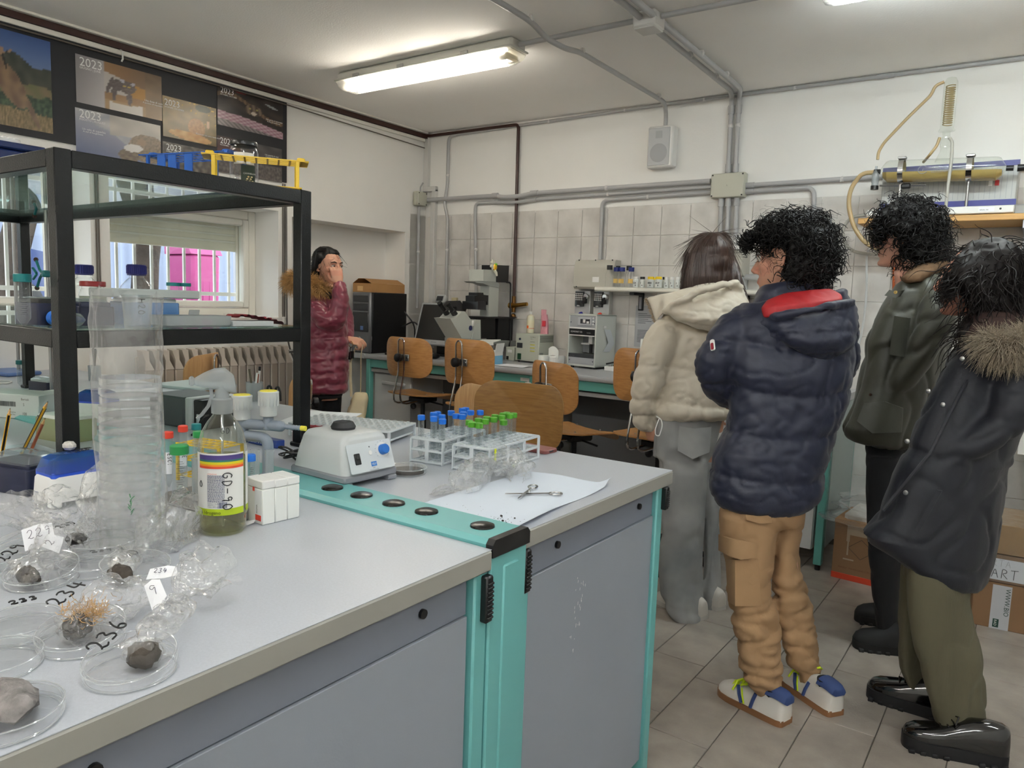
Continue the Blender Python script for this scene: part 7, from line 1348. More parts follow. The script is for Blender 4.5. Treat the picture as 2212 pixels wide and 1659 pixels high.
def strands(name, mt, parent, roots, dirs, length, r, seg=14, curl=0, turns=2.2, sag=.0, rnd=.25, seed=1, sides=4, taper=.25, lenvar=.35, kind='stuff', fn=None):
    """many fine tubes in one mesh: straight or coiled locks"""
    rg = np.random.default_rng(seed); n = len(roots); roots = np.asarray(roots); dirs = np.asarray(dirs)+rg.normal(0, rnd, (n, 3)); dirs /= np.linalg.norm(dirs, axis=1)[:, None]
    L = length*(1+lenvar*rg.uniform(-1, 1, n)); ph = rg.uniform(0, 6.28, n); t = np.linspace(0, 1, seg+1); a = np.cross(dirs, [0.3, .2, .9]); a /= np.linalg.norm(a, axis=1)[:, None]; c = np.cross(dirs, a)
    cr = curl*(.6+.8*rg.random(n)); ang = ph[:, None]+2*pi*turns*(.7+.6*rg.random(n))[:, None]*t[None]; amp = cr[:, None]*np.minimum(1, t*4)[None]
    P = roots[:, None]+dirs[:, None]*(L[:, None]*t[None])[..., None]+a[:, None]*(amp*np.cos(ang))[..., None]+c[:, None]*(amp*np.sin(ang))[..., None]
    P[..., 2] -= sag*L[:, None]*(t**2)[None]
    if fn: P = fn(P, t, rg)
    T_ = np.gradient(P, axis=1); T_ /= np.linalg.norm(T_, axis=2)[..., None]+1e-9; U = np.cross(T_, [.31, .52, .79]); U /= np.linalg.norm(U, axis=2)[..., None]+1e-9; W = np.cross(T_, U); rr = r*(1-(1-taper)*t**1.5)
    k = np.arange(sides)*2*pi/sides; vs = P[:, :, None]+(U[:, :, None]*np.cos(k)[None, None, :, None]+W[:, :, None]*np.sin(k)[None, None, :, None])*rr[None, :, None, None]
    idx = np.arange(n*(seg+1)*sides).reshape(n, seg+1, sides); f = np.stack([idx[:, :-1], np.roll(idx, -1, 2)[:, :-1], np.roll(idx, -1, 2)[:, 1:], idx[:, 1:]], -1).reshape(-1, 4)
    me = bpy.data.meshes.new(name); me.vertices.add(n*(seg+1)*sides); me.vertices.foreach_set('co', vs.reshape(-1)); me.loops.add(f.size); me.loops.foreach_set('vertex_index', f.reshape(-1).astype(np.int32)); me.polygons.add(len(f)); me.polygons.foreach_set('loop_start', np.arange(0, f.size, 4, dtype=np.int32))
    me.update(calc_edges=True); me.polygons.foreach_set('use_smooth', [True]*len(f)); me.materials.append(mt); return link(name, me, parent, kind=kind)
class Fig:
    """a figure standing at depth D (metres along the view axis at the time it was measured)"""
    def __init__(s, D, crop, foot, label):
        s.D = D; s.c = crop; s.o = V(foot); s.t = T('person', label, 'person', foot)
        f = V((_fw[0], _fw[1], 0)).normalized(); u, v = s.uv(*s.mid) if hasattr(s, 'mid') else (0, 0)
    def uv(s, x, y): return s.c[0]+x/s.c[2], s.c[1]+y/s.c[2]
    def P(s, x, y, dd=0):
        u, v = s.uv(x, y); d = np.array([(u-CX)/FPX, (v-CY)/FPX, 1])@CM*(s.D+dd); return V((d[0], d[1], d[2]+CAMZ))-s.o
    def px(s, n): return n/s.c[2]*s.D/FPX
    def rows(s, b, rows, n=26, e=2.4):
        rings = []
        for r in rows:
            xl, yl, xr, yr, dh, dc = r if len(r) == 6 else (r[1], r[0], r[2], r[0], r[3], r[4])
            a, c = s.P(xl, yl, dc), s.P(xr, yr, dc); m = (a+c)/2; lat = (c-a)/2; q = V((m.x+s.o.x, m.y+s.o.y, 0)).normalized()*dh; ring = []
            for k in range(n):
                t = 2*pi*k/n; cc, ss = cos(t), sin(t); cc = math.copysign(abs(cc)**(2/e), cc); ss = math.copysign(abs(ss)**(2/e), ss); ring.append(m+lat*cc+q*ss)
            rings.append(ring)
        b.loft(rings); return b
    def limb(s, b, pts, n=14):
        p = [s.P(q[0], q[1], q[3]) for q in pts]; r = [s.px(q[2]) for q in pts]; return capsule(b, p, r, n)
def capsule(b, p, r, n=14):
    p = [V(q) for q in p]; k = 5; out, rr = [], []
    for i in range(len(p)-1):
        for j in range(k):
            t = j/k; out.append(cat(p, i, t)); rr.append(r[i]*(1-t)+r[i+1]*t)
    out.append(p[-1]); rr.append(r[-1]); a = (out[0]-out[1]).normalized(); e = (out[-1]-out[-2]).normalized()
    out = [out[0]+a*rr[0]*.9, out[0]+a*rr[0]*.55]+out+[out[-1]+e*rr[-1]*.55, out[-1]+e*rr[-1]*.9]; rr = [rr[0]*.35, rr[0]*.83]+rr+[rr[-1]*.83, rr[-1]*.35]
    return b.tube(out, rr, n)
def cat(p, i, t):
    a, b_, c, d = p[max(i-1, 0)], p[i], p[i+1], p[min(i+2, len(p)-1)]
    return .5*((2*b_)+(c-a)*t+(2*a-5*b_+4*c-d)*t*t+(3*b_-a-3*c+d)*t**3)
def head(b, M, s=1.0):
    def S(c, r, n=14, rot=None):
        q = B(); q.mx(M@Mx.Translation(V(c)*s)@(rot or Mx.Identity(4))); q.sph((0, 0, 0), tuple(x*s for x in r), n); n0 = len(b.v); b.v += q.v; b.f += [tuple(i+n0 for i in f) for f in q.f]; b.mi += q.mi
    S((0, -.014, .032), (.073, .092, .080), 22); S((0, .012, -.01), (.066, .076, .075), 18)
    q = B().mx(M@Mx.Diagonal((s, s, s, 1)))
    q.loft([[(w_*cos(a), y0+dd*sin(a), z) for a in [2*pi*k/20 for k in range(20)]] for z, w_, y0, dd in ((.05, .058, .022, .062), (.02, .064, .02, .066), (-.02, .063, .022, .064), (-.05, .056, .026, .058), (-.08, .044, .034, .048), (-.1, .032, .044, .036), (-.112, .018, .05, .024))])
    q.tube([(0, .082, .024), (0, .091, .005), (0, .101, -.016), (0, .108, -.03), (0, .1, -.038)], [.008, .0085, .0105, .0125, .008], 10)
    for x in (-.012, .012): q.sph((x, .094, -.034), (.009, .012, .008), 8)
    q.tube([(-.045, .066, .03), (-.025, .08, .034), (0, .082, .03), (.025, .08, .034), (.045, .066, .03)], [.006, .0085, .0075, .0085, .006], 8)
    for z, rz_ in ((-.058, .0062), (-.068, .007)): q.tube([(-.024, .072, -.063), (-.012, .083, z), (0, .0865, z), (.012, .083, z), (.024, .072, -.063)], [.003, rz_, rz_, rz_, .003], 8)
    q.sph((0, .074, -.098), (.02, .018, .014), 10)
    for x in (-.04, .04): q.sph((x, .052, -.015), (.024, .026, .022), 10)
    for sx in (-1, 1):
        q.tube([(sx*.074, .004, .028), (sx*.083, -.012, .034), (sx*.085, -.024, .018), (sx*.082, -.02, -.006), (sx*.077, -.006, -.026), (sx*.072, .004, -.03)], [.005, .006, .006, .006, .0075, .005], 8); q.sph((sx*.074, -.005, .004), (.007, .016, .022), 8)
    q.tube([(0, -.022, -.05), (0, -.034, -.11), (0, -.042, -.19)], [.054, .05, .056], 18); n0 = len(b.v); b.v += q.v; b.f += [tuple(i+n0 for i in f) for f in q.f]; b.mi += q.mi
def eyes(M, parent, s=1.0):
    for sx in (-1, 1):
        e = B().mx(M@Mx.Translation(V((sx*.031, .0765, .009))*s)); e.sph((0, 0, 0), .0105*s, 12); o = e.done('eye', mat('eye_white', (214, 208, 200), .2), parent)
        B().mx(M@Mx.Translation(V((sx*.031, .0843, .009))*s)).sph((0, 0, 0), (.0055*s, .0032*s, .0055*s), 10).done('iris', mat('iris', (38, 24, 18), .15), o)
        q = B().mx(M@Mx.Diagonal((s, s, s, 1))); q.tube([(sx*.019, .083, .0155), (sx*.031, .088, .0195), (sx*.043, .080, .0145)], .0024, 6).done('upper_lid', M_lid, parent)
        q = B().mx(M@Mx.Diagonal((s, s, s, 1))); q.tube([(sx*.014, .087, .029), (sx*.03, .0885, .034), (sx*.047, .074, .029)], [.0028, .0038, .002], 6).done('eyebrow', M_brow, parent)
def hand(b, w_, d, nrm, thumb, curl=.6, s=1.0, spread=.1, fw=None):
    """palm, four unequal bent fingers and a side thumb; w_ wrist, d towards the fingers, nrm out of the back of the hand"""
    w_ = V(w_); d = V(d).normalized(); nrm = V(nrm); nrm = (nrm-d*nrm.dot(d)).normalized(); th = V(thumb); sd = (th-d*th.dot(d)-nrm*th.dot(nrm)).normalized(); m = Mx((sd, d, nrm)).transposed().to_4x4(); m.translation = w_
    q = B().mx(m@Mx.Diagonal((s, s, s, 1))); q.loft([[(w2*cos(a)+xo, y, t2*sin(a)) for a in [2*pi*k/14 for k in range(14)]] for y, w2, t2, xo in ((-.03, .026, .02, 0), (0, .027, .018, 0), (.03, .036, .015, 0), (.065, .041, .013, 0), (.088, .038, .011, 0))])
    for i, (x, L) in enumerate(((.028, .072), (.0095, .08), (-.0095, .075), (-.028, .058))):
        c = curl*(1+.12*i); p = [V((x, .082, 0))]; a = .15*curl; dx = x*spread*2
        for f in (.46, .30, .24): a += c*.95; p.append(p[-1]+V((dx*f, cos(a)*L*f, -sin(a)*L*f)))
        capsule(q, [V((x*.8, .06, 0))]+p, [.0088, .0088, .0082, .0076, .0066], 8)
    capsule(q, [V((.018, .012, -.004)), V((.042, .036, -.014)), V((.05, .062, -.024-.012*curl)), V((.044, .086, -.034-.02*curl))], [.014, .0125, .0098, .008], 8)
    n0 = len(b.v); b.v += q.v; b.f += [tuple(i+n0 for i in f) for f in q.f]; b.mi += q.mi
def yawM(o, yaw, pitch=0, roll=0): return Mx.Translation(V(o))@Mx.Rotation(yaw, 4, 'Z')@Mx.Rotation(pitch, 4, 'X')@Mx.Rotation(roll, 4, 'Y')
M_skin = mat('skin', (255, 255, 255), .5, vcol=True, sss=.12); M_lid = mat('lid_skin', (150, 104, 86), .5); M_brow = mat('brow_hair', (34, 24, 20), .7)
M_hairb = mat('hair_black', (14, 12, 12), .52, spec=.3); M_hairbr = mat('hair_brown', (52, 32, 23), .34, spec=.6, var=.25, vs=30, stretch=(10, 10, .6), bump=.4, bs=90, dist=.002)
def skin(Mh, tone=(196, 148, 124), lips=(158, 92, 86)):
    Mi = Mh.inverted()
    def f(p):
        q = Mi@V(p); c = tone
        if abs(q.z+.063) < .013 and abs(q.x) < .026 and q.y > .068: c = mix(tone, lips, 1-abs(q.x)/.03)
        if math.hypot(abs(q.x)-.045, q.z+.02) < .03 and q.y > .03: c = mix(c, (206, 138, 118), .35)
        if q.y > .09 and -.045 < q.z < -.015: c = mix(c, (204, 132, 112), .4)
        return c
    return f
def curls(ob, name, mt, parent, n, length, curl, seed, below=None, outw=.6, down=.5, r=.0013, keep=None, turns=2.3, seg=16):
    me = ob.data; rg = np.random.default_rng(seed); nv = len(me.vertices); co_ = np.empty(nv*3); no = np.empty(nv*3); me.vertices.foreach_get('co', co_); me.vertices.foreach_get('normal', no); co_ = co_.reshape(-1, 3); no = no.reshape(-1, 3)
    ok = np.ones(nv, bool) if keep is None else np.array([keep(p) for p in co_]); ids = rg.choice(np.nonzero(ok)[0], n); tan = rg.normal(0, 1, (n, 3)); d = no[ids]*outw+tan*.45; d[:, 2] -= down
    return strands(name, mt, parent, co_[ids]-no[ids]*.008, d, length, r, seg, curl, turns, .25, .1, seed)
def skull(b, M, s=1.0):
    for c, r in (((0, -.026, .045), (.081, .092, .084)), ((0, -.05, -.01), (.076, .07, .085))):
        q = B().mx(M@Mx.Diagonal((s, s, s, 1))).sph(c, r, 18); n0 = len(b.v); b.v += q.v; b.f += [tuple(i+n0 for i in f) for f in q.f]; b.mi += q.mi
def hk(M, ear=True):
    Mi = M.inverted()
    def f(p): q = Mi@V(p); return not ((q.y > .012 and q.z < .048) or (ear and abs(q.y+.008) < .026 and -.04 < q.z < .035 and abs(q.x) > .04))
    return f
def scalp(F, rows, name, mt, parent, M, sc, vox=.007, amp=.008, fr=34, seed=0.0, smooth=1):
    b = B(); F.rows(b, rows, 24, 2.1); skull(b, M, sc)
    return solid(b, name, mt, parent, vox, lambda p, n: amp*noise.noise(V((p[0]*fr+seed, p[1]*fr, p[2]*fr)))+amp*.5*noise.noise(V((p[0]*fr*2.3, p[1]*fr*2.3+seed, p[2]*fr*2.3))), smooth)
def se(x, e): return math.copysign(abs(x)**e, x)
def shoe(parent, name, heel, toe, o, L, upper, sole, wd=.1, h=.095, chunky=0, extra=None):
    heel, toe = V(heel)-o, V(toe)-o; y = (toe-heel); y.z = 0; y.normalize(); heel = toe-y*L; x = V((y.y, -y.x, 0)); m = Mx((x, y, V((0, 0, 1)))).transposed().to_4x4(); m.translation = V((heel.x, heel.y, -o.z)); sh_ = .022+chunky
    ol = [(0, .0, .6), (.035, .06, .75), (.04, .3, .86), (.035, .55, .9), (.03, .75, 1.0), (.0, .92, .82), (-.01, 1.0, .4)]
    def outl(k=1.0): return [(wd*.5*w_*k*(1 if s > 0 else 1), f*L) for s in (1,) for _, f, w_ in ol]+[(-wd*.5*w_*k, f*L) for _, f, w_ in ol[::-1]]
    pr = arc([(*p, 0) for p in outl()]+[(*outl()[0], 0)], .02, 3)[:-1]; pl = [(p.x, p.y) for p in pr]
    s_ = B().mx(m).prism(pl, 0, sh_); 
    if chunky:
        for k in range(9):
            f = .04+.11*k
            if 3 <= k <= 4: continue
            s_.box((0, f*L, .006), (wd*1.02, L*.06, .014), .002)
    s_.done('sole', sole, parent, smooth=50)
    prof = [(-.014, .36, h*.78, 0), (.0, .62, h*.9, -.004), (.06, .74, h*1.0, 0), (.18, .78, h*1.04, 0), (.34, .80, h*.98, 0), (.48, .82, h*.82, 0), (.62, .86, h*.62, 0), (.76, .9, h*.5, 0), (.88, .8, h*.42, 0), (.96, .55, h*.3, 0), (.995, .28, h*.16, 0)]
    rings = []
    for f, w_, hh, _ in prof:
        ring = []
        for k in range(16):
            a = pi*k/15; ring.append((wd*.5*w_*se(cos(a), .75)*(1-.18*sin(a)*(1 if f < .5 else .3)), f*L*.985+.003, sh_-.004+hh*se(sin(a), .6)))
        rings.append([m@V(p) for p in ring])
    u = B().loft(rings).done(name, upper, parent, smooth=60); return u, m, sh_
M_navyj = mat('navy_nylon', (19, 25, 48), .52, sheen=.1, bump=.15, bs=150, var=.06, vs=7); M_cream_j = mat('cream_nylon', (206, 197, 180), .5, sheen=.3, bump=.15, bs=120, var=.03, vs=6); M_olive = mat('waxed_olive', (46, 46, 34), .5, var=.22, vs=7, bump=.3, bs=60, sheen=.1); M_parka = mat('parka_navy', (12, 15, 27), .62, sheen=.06, bump=.2, bs=160)
M_wine = mat('wine_nylon', (112, 40, 58), .32, sheen=.2, bump=.12, bs=110); M_jean = mat('grey_denim', (166, 166, 164), .85, var=.22, vs=5, bump=.25, bs=300, rgb2=(124, 126, 128)); M_tan = mat('tan_cotton', (160, 128, 94), .85, bump=.25, bs=300, var=.08, vs=5); M_cord = mat('olive_corduroy', (84, 80, 62), .9, var=.14, vs=8, bump=.5, bs=260, stretch=(1, 1, .05)); M_blackp = mat('black_trousers', (10, 11, 16), .85)
def puffer(seams, amp, wr, f=16, seed=0., zt=None):
    """quilting: swells between horizontal seams (heights), small gathers along them"""
    def d(p, n):
        z = p[2]+.010*sin(p[0]*9+p[1]*7+seed); v = 0
        if seams:
            k = [s for s in seams if s <= z]; up = [s for s in seams if s > z]; lo = max(k) if k else z-.12; hi = min(up) if up else z+.12
            t = (z-lo)/max(hi-lo, .01); v = amp*((4*t*(1-t))**.42-.75); e = min(t, 1-t)*(hi-lo); v += .0035*math.exp(-e/.018)*noise.noise(V((p[0]*70, p[1]*70, z*6+seed)))
        r = ridge(p, f, (1, 1, 1.5), seed); v -= wr*max(0, r-.55)**1.4*2.2; v += wr*.5*noise.noise(V((p[0]*24, p[1]*24, p[2]*30+seed)))
        v -= wr*.7*max(0, ridge(p, f*.45, (1, 1, 1.1), seed+3)-.6)*2
        return v
    return d
def folds(amp, f=14, seed=0., s=(1, 1, .9), knee=None):
    def d(p, n):
        v = -amp*max(0, ridge(p, f, s, seed)-.5)**1.3*2+amp*.6*noise.noise(V((p[0]*f*1.4, p[1]*f*1.4, p[2]*f*.8+seed)))
        if knee:
            for z0, w_, a in knee: g = math.exp(-((p[2]-z0)/w_)**2); v -= a*g*(max(0, ridge(p, 9, (.55, .55, 2.6), seed+2)-.2)*1.6-.5)
        return v
    return d
def zrow(F, y, x=0): return F.P(x, y).z
# ----- boy in navy puffer jacket, seen from behind
F = Fig(2.5, (1340, 440, 2.439), (-.60, 2.55, 0), 'young man in navy puffer jacket with red-lined hood and tan cargo trousers'); t = F.t; o = F.o
F.D = 2.52; hc = F.P(880, 308, .0); Mh = yawM(hc, 1.45, .02)
b = B(); head(b, Mh, 1.06); F.rows(b, [(480, 760, 1050, .06, .02), (560, 680, 1130, .09, .02), (700, 640, 1150, .1, .02), (900, 660, 1120, .09, .02), (1100, 640, 1090, .1, .02), (1350, 580, 1020, .11, .02), (1600, 600, 960, .1, .02)])
for sx, pts in ((0, [(640, 1500, 50, 0), (720, 2000, 46, 0), (800, 2500, 36, 0), (850, 2640, 30, 0)]), (1, [(860, 1500, 50, .08), (900, 2000, 46, .1), (1000, 2450, 36, .1), (1030, 2620, 30, .12)])): F.limb(b, pts)
for pts in ([(680, 600, 44, -.02), (500, 830, 40, 0), (560, 1040, 32, .08)], [(1150, 600, 44, .1), (1200, 850, 40, .14), (1000, 1020, 32, .22)]): F.limb(b, pts)
hand(b, F.P(600, 1045, .12), F.P(760, 1000, .22)-F.P(600, 1045, .12), (0, 1, .3), (0, 0, 1), .5); hand(b, F.P(1000, 1010, .24), F.P(800, 980, .24)-F.P(1000, 1010, .24), (0, 1, .3), (0, 0, 1), .5)
solid(b, 'body', M_skin, t, .005, None, 2, skin(Mh)); eyes(Mh, t, 1.06)
HZ = [(50, 850, 1010, .03, .0), (75, 780, 1070, .07, .0), (120, 735, 1105, .10, .0), (180, 735, 1130, .115, .0), (225, 790, 1135, .105, .01), (260, 850, 1133, .09, .01), (300, 880, 1130, .085, .01), (340, 895, 1110, .08, .01), (380, 910, 1080, .065, .02), (420, 930, 1050, .05, .02)]
hb = scalp(F, HZ, 'hair', M_hairb, t, Mh, 1.06, .007, .010, 30, 1.3); lim = F.P(0, 300).z
curls(hb, 'curl_locks', M_hairb, hb, 1100, .055, .012, 3, outw=.45, down=.4, r=.0028, turns=1.7, keep=hk(Mh))
curls(hb, 'flyaway_hair', M_hairb, hb, 260, .06, .012, 4, outw=1.0, down=-.1, r=.0006, keep=lambda p: p[2] > lim)
lk = [F.P(x, y, d) for x, y, d in [(690+20*noise.noise(V((k, 0, 0))), 170+60*noise.noise(V((0, k*1.3, 0))), -.02+.05*noise.noise(V((k*.7, 3, 0)))) for k in range(170)]]; strands('forehead_curls', M_hairb, hb, lk, [(-.5, .2, -.6)]*170, .045, .0024, 16, .011, 1.9, .2, .3, 8)
b = B(); F.rows(b, [(690, 528, 1190, 450, .13, -.01), (530, 640, 1215, .15, .0), (600, 575, 1235, .165, .0), (700, 548, 1240, .175, .0), (800, 552, 1238, .18, .0), (900, 560, 1230, .185, .0), (1000, 575, 1218, .18, .01), (1100, 570, 1180, .175, .01), (1200, 535, 1150, .175, .01), (1300, 490, 1115, .18, .01), (1400, 468, 1085, .18, .01), (1500, 474, 1072, .18, .01), (1565, 510, 1045, .17, .01), (1600, 600, 985, .15, .01), (1612, 680, 900, .10, .01)])
F.limb(b, [(660, 590, 70, -.02), (590, 680, 100, -.06), (505, 800, 98, -.07), (490, 920, 84, -.04), (545, 1000, 66, .03), (640, 1030, 54, .12)]); F.limb(b, [(1170, 580, 66, .06), (1190, 720, 74, .1), (1170, 880, 74, .14), (1050, 960, 60, .22)])
sm = [zrow(F, y) for y in (705, 945, 1165, 1385, 1590)]
J = solid(b, 'puffer_jacket', M_navyj, t, .008, puffer(sm, .014, .006, 13, 2.2), 3)
b = B(); F.rows(b, [(745, 430, 1075, 385, .085, .0), (715, 470, 1090, 420, .1, .0), (690, 530, 1110, 470, .11, .0), (690, 580, 1120, 540, .11, .0)]); solid(b, 'collar', M_navyj, J, .007, folds(.004, 16, 1), 3)
b = B(); F.rows(b, [(850, 472, 1110, 446, .04, -.08), (770, 510, 1168, 478, .055, -.105), (738, 548, 1176, 500, .06, -.13), (752, 605, 1160, 545, .05, -.14)]); solid(b, 'hood_lining', mat('red_lining', (158, 20, 28), .6, bump=.3, bs=50), J, .006, folds(.003, 14, 5), 2)
b = B(); F.rows(b, [(745, 592, 1225, 512, .075, -.085), (745, 625, 1250, 545, .105, -.10), (800, 690, 1256, 640, .12, -.11), (860, 740, 1250, 710, .12, -.11), (930, 790, 1225, 760, .10, -.10), (990, 830, 1160, 805, .07, -.09), (1020, 848, 1090, 838, .03, -.08)]); b.tube([F.P(650, 600, -.02), F.P(745, 600, -.12), F.P(830, 592, -.19), F.P(960, 566, -.22), F.P(1100, 538, -.22), F.P(1230, 515, -.14)], .013, 10)
b.tube([F.P(640, 590, .0), F.P(690, 600, -.07), F.P(760, 640, -.12), F.P(850, 720, -.14)], [.02, .03, .04, .03], 10); H = solid(b, 'hood', M_navyj, J, .007, puffer([zrow(F, 760), zrow(F, 640)], .007, .0055, 15, 4.4), 3)
q = F.P(486, 745, -.17); bd = B().mx(frame(q, (-.45, -.85, .1), (0, 0, 1))@Mx.Rotation(.35, 4, 'Z')).rbox((0, 0, .0), (.036, .017, .004), .006).done('sleeve_badge', M_white, J); B().mx(frame(q, (-.45, -.85, .1), (0, 0, 1))@Mx.Rotation(.35, 4, 'Z')).rbox((-.004, 0, .002), (.022, .012, .002), .004).done('badge_red', mat('badge_red', (150, 34, 50), .5), bd)
F.c = (1380, 1080, 2.866); F.D = 2.5
b = B(); F.rows(b, [(0, 510, 1045, .14, .02), (60, 500, 1040, .14, .02), (110, 500, 1030, .13, .03), (150, 504, 1010, .10, .03)]); F.rows(b, [(60, 500, 870, .125, 0), (150, 500, 866, .12, 0), (250, 505, 850, .115, 0), (400, 535, 836, .105, 0), (520, 548, 824, .10, 0), (620, 552, 834, .095, 0), (720, 575, 852, .095, .0), (820, 605, 874, .09, .0), (950, 620, 886, .088, .0), (1060, 632, 886, .085, .0), (1110, 652, 884, .08, .0), (1150, 690, 882, .066, .0), (1200, 738, 868, .05, .0), (1220, 742, 864, .046, 0)])
F.D = 2.62; F.rows(b, [(60, 830, 1035, .11, 0), (150, 850, 1020, .11, 0), (300, 838, 990, .105, 0), (420, 830, 1005, .1, 0), (520, 828, 1035, .1, 0), (620, 834, 1062, .095, 0), (720, 855, 1078, .092, 0), (840, 878, 1100, .088, 0), (960, 900, 1125, .085, 0), (1030, 940, 1142, .075, 0), (1065, 985, 1135, .056, 0), (1115, 990, 1128, .048, 0)]); F.D = 2.5
kn = [(F.P(700, 800).z, .16, .009), (F.P(700, 620).z, .07, .006), (F.P(700, 1090).z, .05, .012)]
TR = solid(b, 'cargo_trousers', M_tan, t, .008, folds(.0075, 11, 3.3, (1, 1, 1.3), kn), 3)
m_ = [F.P(500, 210, -.02), F.P(560, 232, -.105), F.P(640, 250, -.125), F.P(732, 268, -.1)]; m2 = [F.P(500, 308, -.02), F.P(560, 340, -.105), F.P(640, 368, -.125), F.P(728, 352, -.1)]
def quadstrip(a, c, th, nrm): return [[p, q_, q_+nrm*th, p+nrm*th] for p, q_ in zip(a, c)]
nv = V((_fw[0], _fw[1], 0)).normalized()*-1; nv = V((-.1, -.99, 0)); B().loft(quadstrip(m_, m2, .009, nv)).done('pocket_flap', M_tan, TR, smooth=60); B().loft(quadstrip([F.P(540, 360, -.06), F.P(600, 370, -.108), F.P(740, 365, -.095)], [F.P(555, 625, -.055), F.P(600, 655, -.098), F.P(760, 655, -.085)], .005, nv)).done('cargo_pocket', M_tan, TR, smooth=60); B().loft(quadstrip([F.P(665, 90, -.13), F.P(740, 100, -.125), F.P(820, 92, -.11)], [F.P(672, 122, -.13), F.P(755, 145, -.12), F.P(825, 140, -.105)], .006, nv)).done('back_pocket_flap', M_tan, TR, smooth=60)
M_snk = mat('white_leather', (222, 218, 212), .45, bump=.1, bs=80); M_gum = mat('gum_sole', (132, 92, 60), .5); M_hl = mat('heel_navy', (46, 66, 116), .7); M_lime = mat('lime_lace', (206, 232, 30), .6)
for k, (hp, tp) in enumerate(((atz(1694, 1565, 0), atz(1556, 1492, 0)), (atz(1792, 1538, 0), atz(1692, 1466, 0)))):
    u, m, sh_ = shoe(t, 'sneaker', hp, tp, o, .262, M_snk, M_gum, .1, .086); L = .262
    B().mx(m).loft([[(.0525*w_*se(cos(a), .75), f*L-.003, sh_-.002+.0885*hh*se(sin(a), .6)) for a in [pi*(.21+.0483*q) for q in range(13)]] for f, w_, hh in ((-.018, .42, .86), (.0, .66, .95), (.06, .77, 1.03), (.13, .81, 1.06), (.2, .82, 1.06), (.26, .83, 1.05))], cap=True).done('heel_patch', M_hl, u)
    for s in (-1, 1):
        lt = B().mx(m)
        for yy, lean in ((.112, -.018), (.142, .010)): lt.tube([(s*.047, yy+lean*.2, .026), (s*.0435, yy+lean*.8+.006, .05), (s*.034, yy+lean*1.4+.012, .075)], .006, 6)
        lt.done('side_stripe', M_hl, u); B().mx(m).tube([(s*.048, .133, .028), (s*.045, .142, .05), (s*.036, .152, .072)], .003, 6).done('lime_stripe', M_lime, u)
    lc = B().mx(m)
    for q in range(5): yy = .125+.018*q; zz = .098-.0105*q+.004; lc.tube([(-.028, yy, zz-.008), (0, yy+.006, zz+.004), (.028, yy, zz-.008)], .0042, 6)
    for s in (-1, 1): lc.tube([(0, .128, .103), (s*.02, .11, .115), (s*.042, .125, .10), (s*.04, .15, .085), (s*.012, .15, .1)], .0038, 6).tube([(0, .15, .1), (s*.035, .17, .09), (s*.055, .175, .06)], .0036, 6)
    lc.done('laces', M_lime, u); B().mx(m).lathe([(0, .07), (.03, .07), (.031, .104), (0, .104)], 16).at().done('sock', M_blackp, u)
    u.children[-1].data.transform(Mx.Translation(m.to_3x3()@V((0, .055, 0))))
# ----- girl in cream jacket, seen from behind
F = Fig(3.28, (1340, 440, 2.439), (-1.12, 3.02, 0), 'girl with long straight brown hair in cream hooded puffer jacket and grey jeans'); t = F.t; o = F.o
hc = F.P(458, 302, .01); Mh = yawM(hc, 1.15, 0); b = B(); head(b, Mh, .95); F.rows(b, [(500, 330, 560, .05, .03), (600, 280, 600, .08, .03), (800, 270, 590, .09, .03), (1000, 260, 570, .09, .03), (1200, 240, 540, .1, .03)])
F.limb(b, [(270, 1150, 46, 0), (280, 1700, 40, 0), (300, 2150, 30, .05)]); F.limb(b, [(450, 1150, 40, .06), (470, 1700, 30, .14), (478, 2080, 26, .14)]); F.limb(b, [(280, 620, 36, 0), (190, 850, 34, 0), (140, 1050, 28, 0), (150, 1150, 22, -.01)]); F.limb(b, [(600, 620, 36, .08), (640, 850, 32, .1), (600, 1050, 26, .15)])
hand(b, F.P(152, 1155, -.0), F.P(170, 1230, .02)-F.P(152, 1155, 0), (-.3, -.9, 0), (-.9, .4, -.1), .7, .95); hand(b, F.P(600, 1050, .15), (0, .2, -1), (.9, 0, 0), (0, 1, 0), .5, .9)
solid(b, 'body', M_skin, t, .0055, None, 2, skin(Mh, (202, 152, 130))); eyes(Mh, t, .95)
b = B(); F.rows(b, [(152, 440, 545, .02, .02), (165, 408, 575, .06, .02), (200, 370, 590, .09, .02), (260, 340, 596, .105, .02), (330, 328, 610, .11, .02), (390, 322, 625, .105, .015), (440, 316, 640, .09, .01), (490, 330, 650, .07, .01), (530, 360, 640, .04, .01)]); skull(b, Mh, .95); F.limb(b, [(590, 280, 18, .0), (612, 380, 26, -.04), (640, 460, 20, -.07), (668, 520, 12, -.09), (684, 548, 5, -.10)])
hb = solid(b, 'hair', M_hairbr, t, .006, lambda p, n: .0022*noise.noise(V((p[0]*60, p[1]*60, p[2]*3)))+.0012*noise.noise(V((p[0]*150, p[1]*150, p[2]*5))), 3)
me = hb.data; rg = np.random.default_rng(5); cc = np.array([v.co for v in me.vertices]); nn = np.array([v.normal for v in me.vertices]); top = F.P(470, 152).z; ids = rg.choice(len(cc), 650)
def flow(P, t_, rg): return P
d_ = nn[ids]*.05; d_[:, 2] -= 1; d_ -= nn[ids]*(np.sum(d_*nn[ids], axis=1)-.02)[:, None]; strands('hair_strands', M_hairbr, hb, cc[ids]+nn[ids]*.0006, d_, .10, .0010, 6, .0012, .5, 0, .02, 6, 4, .3)
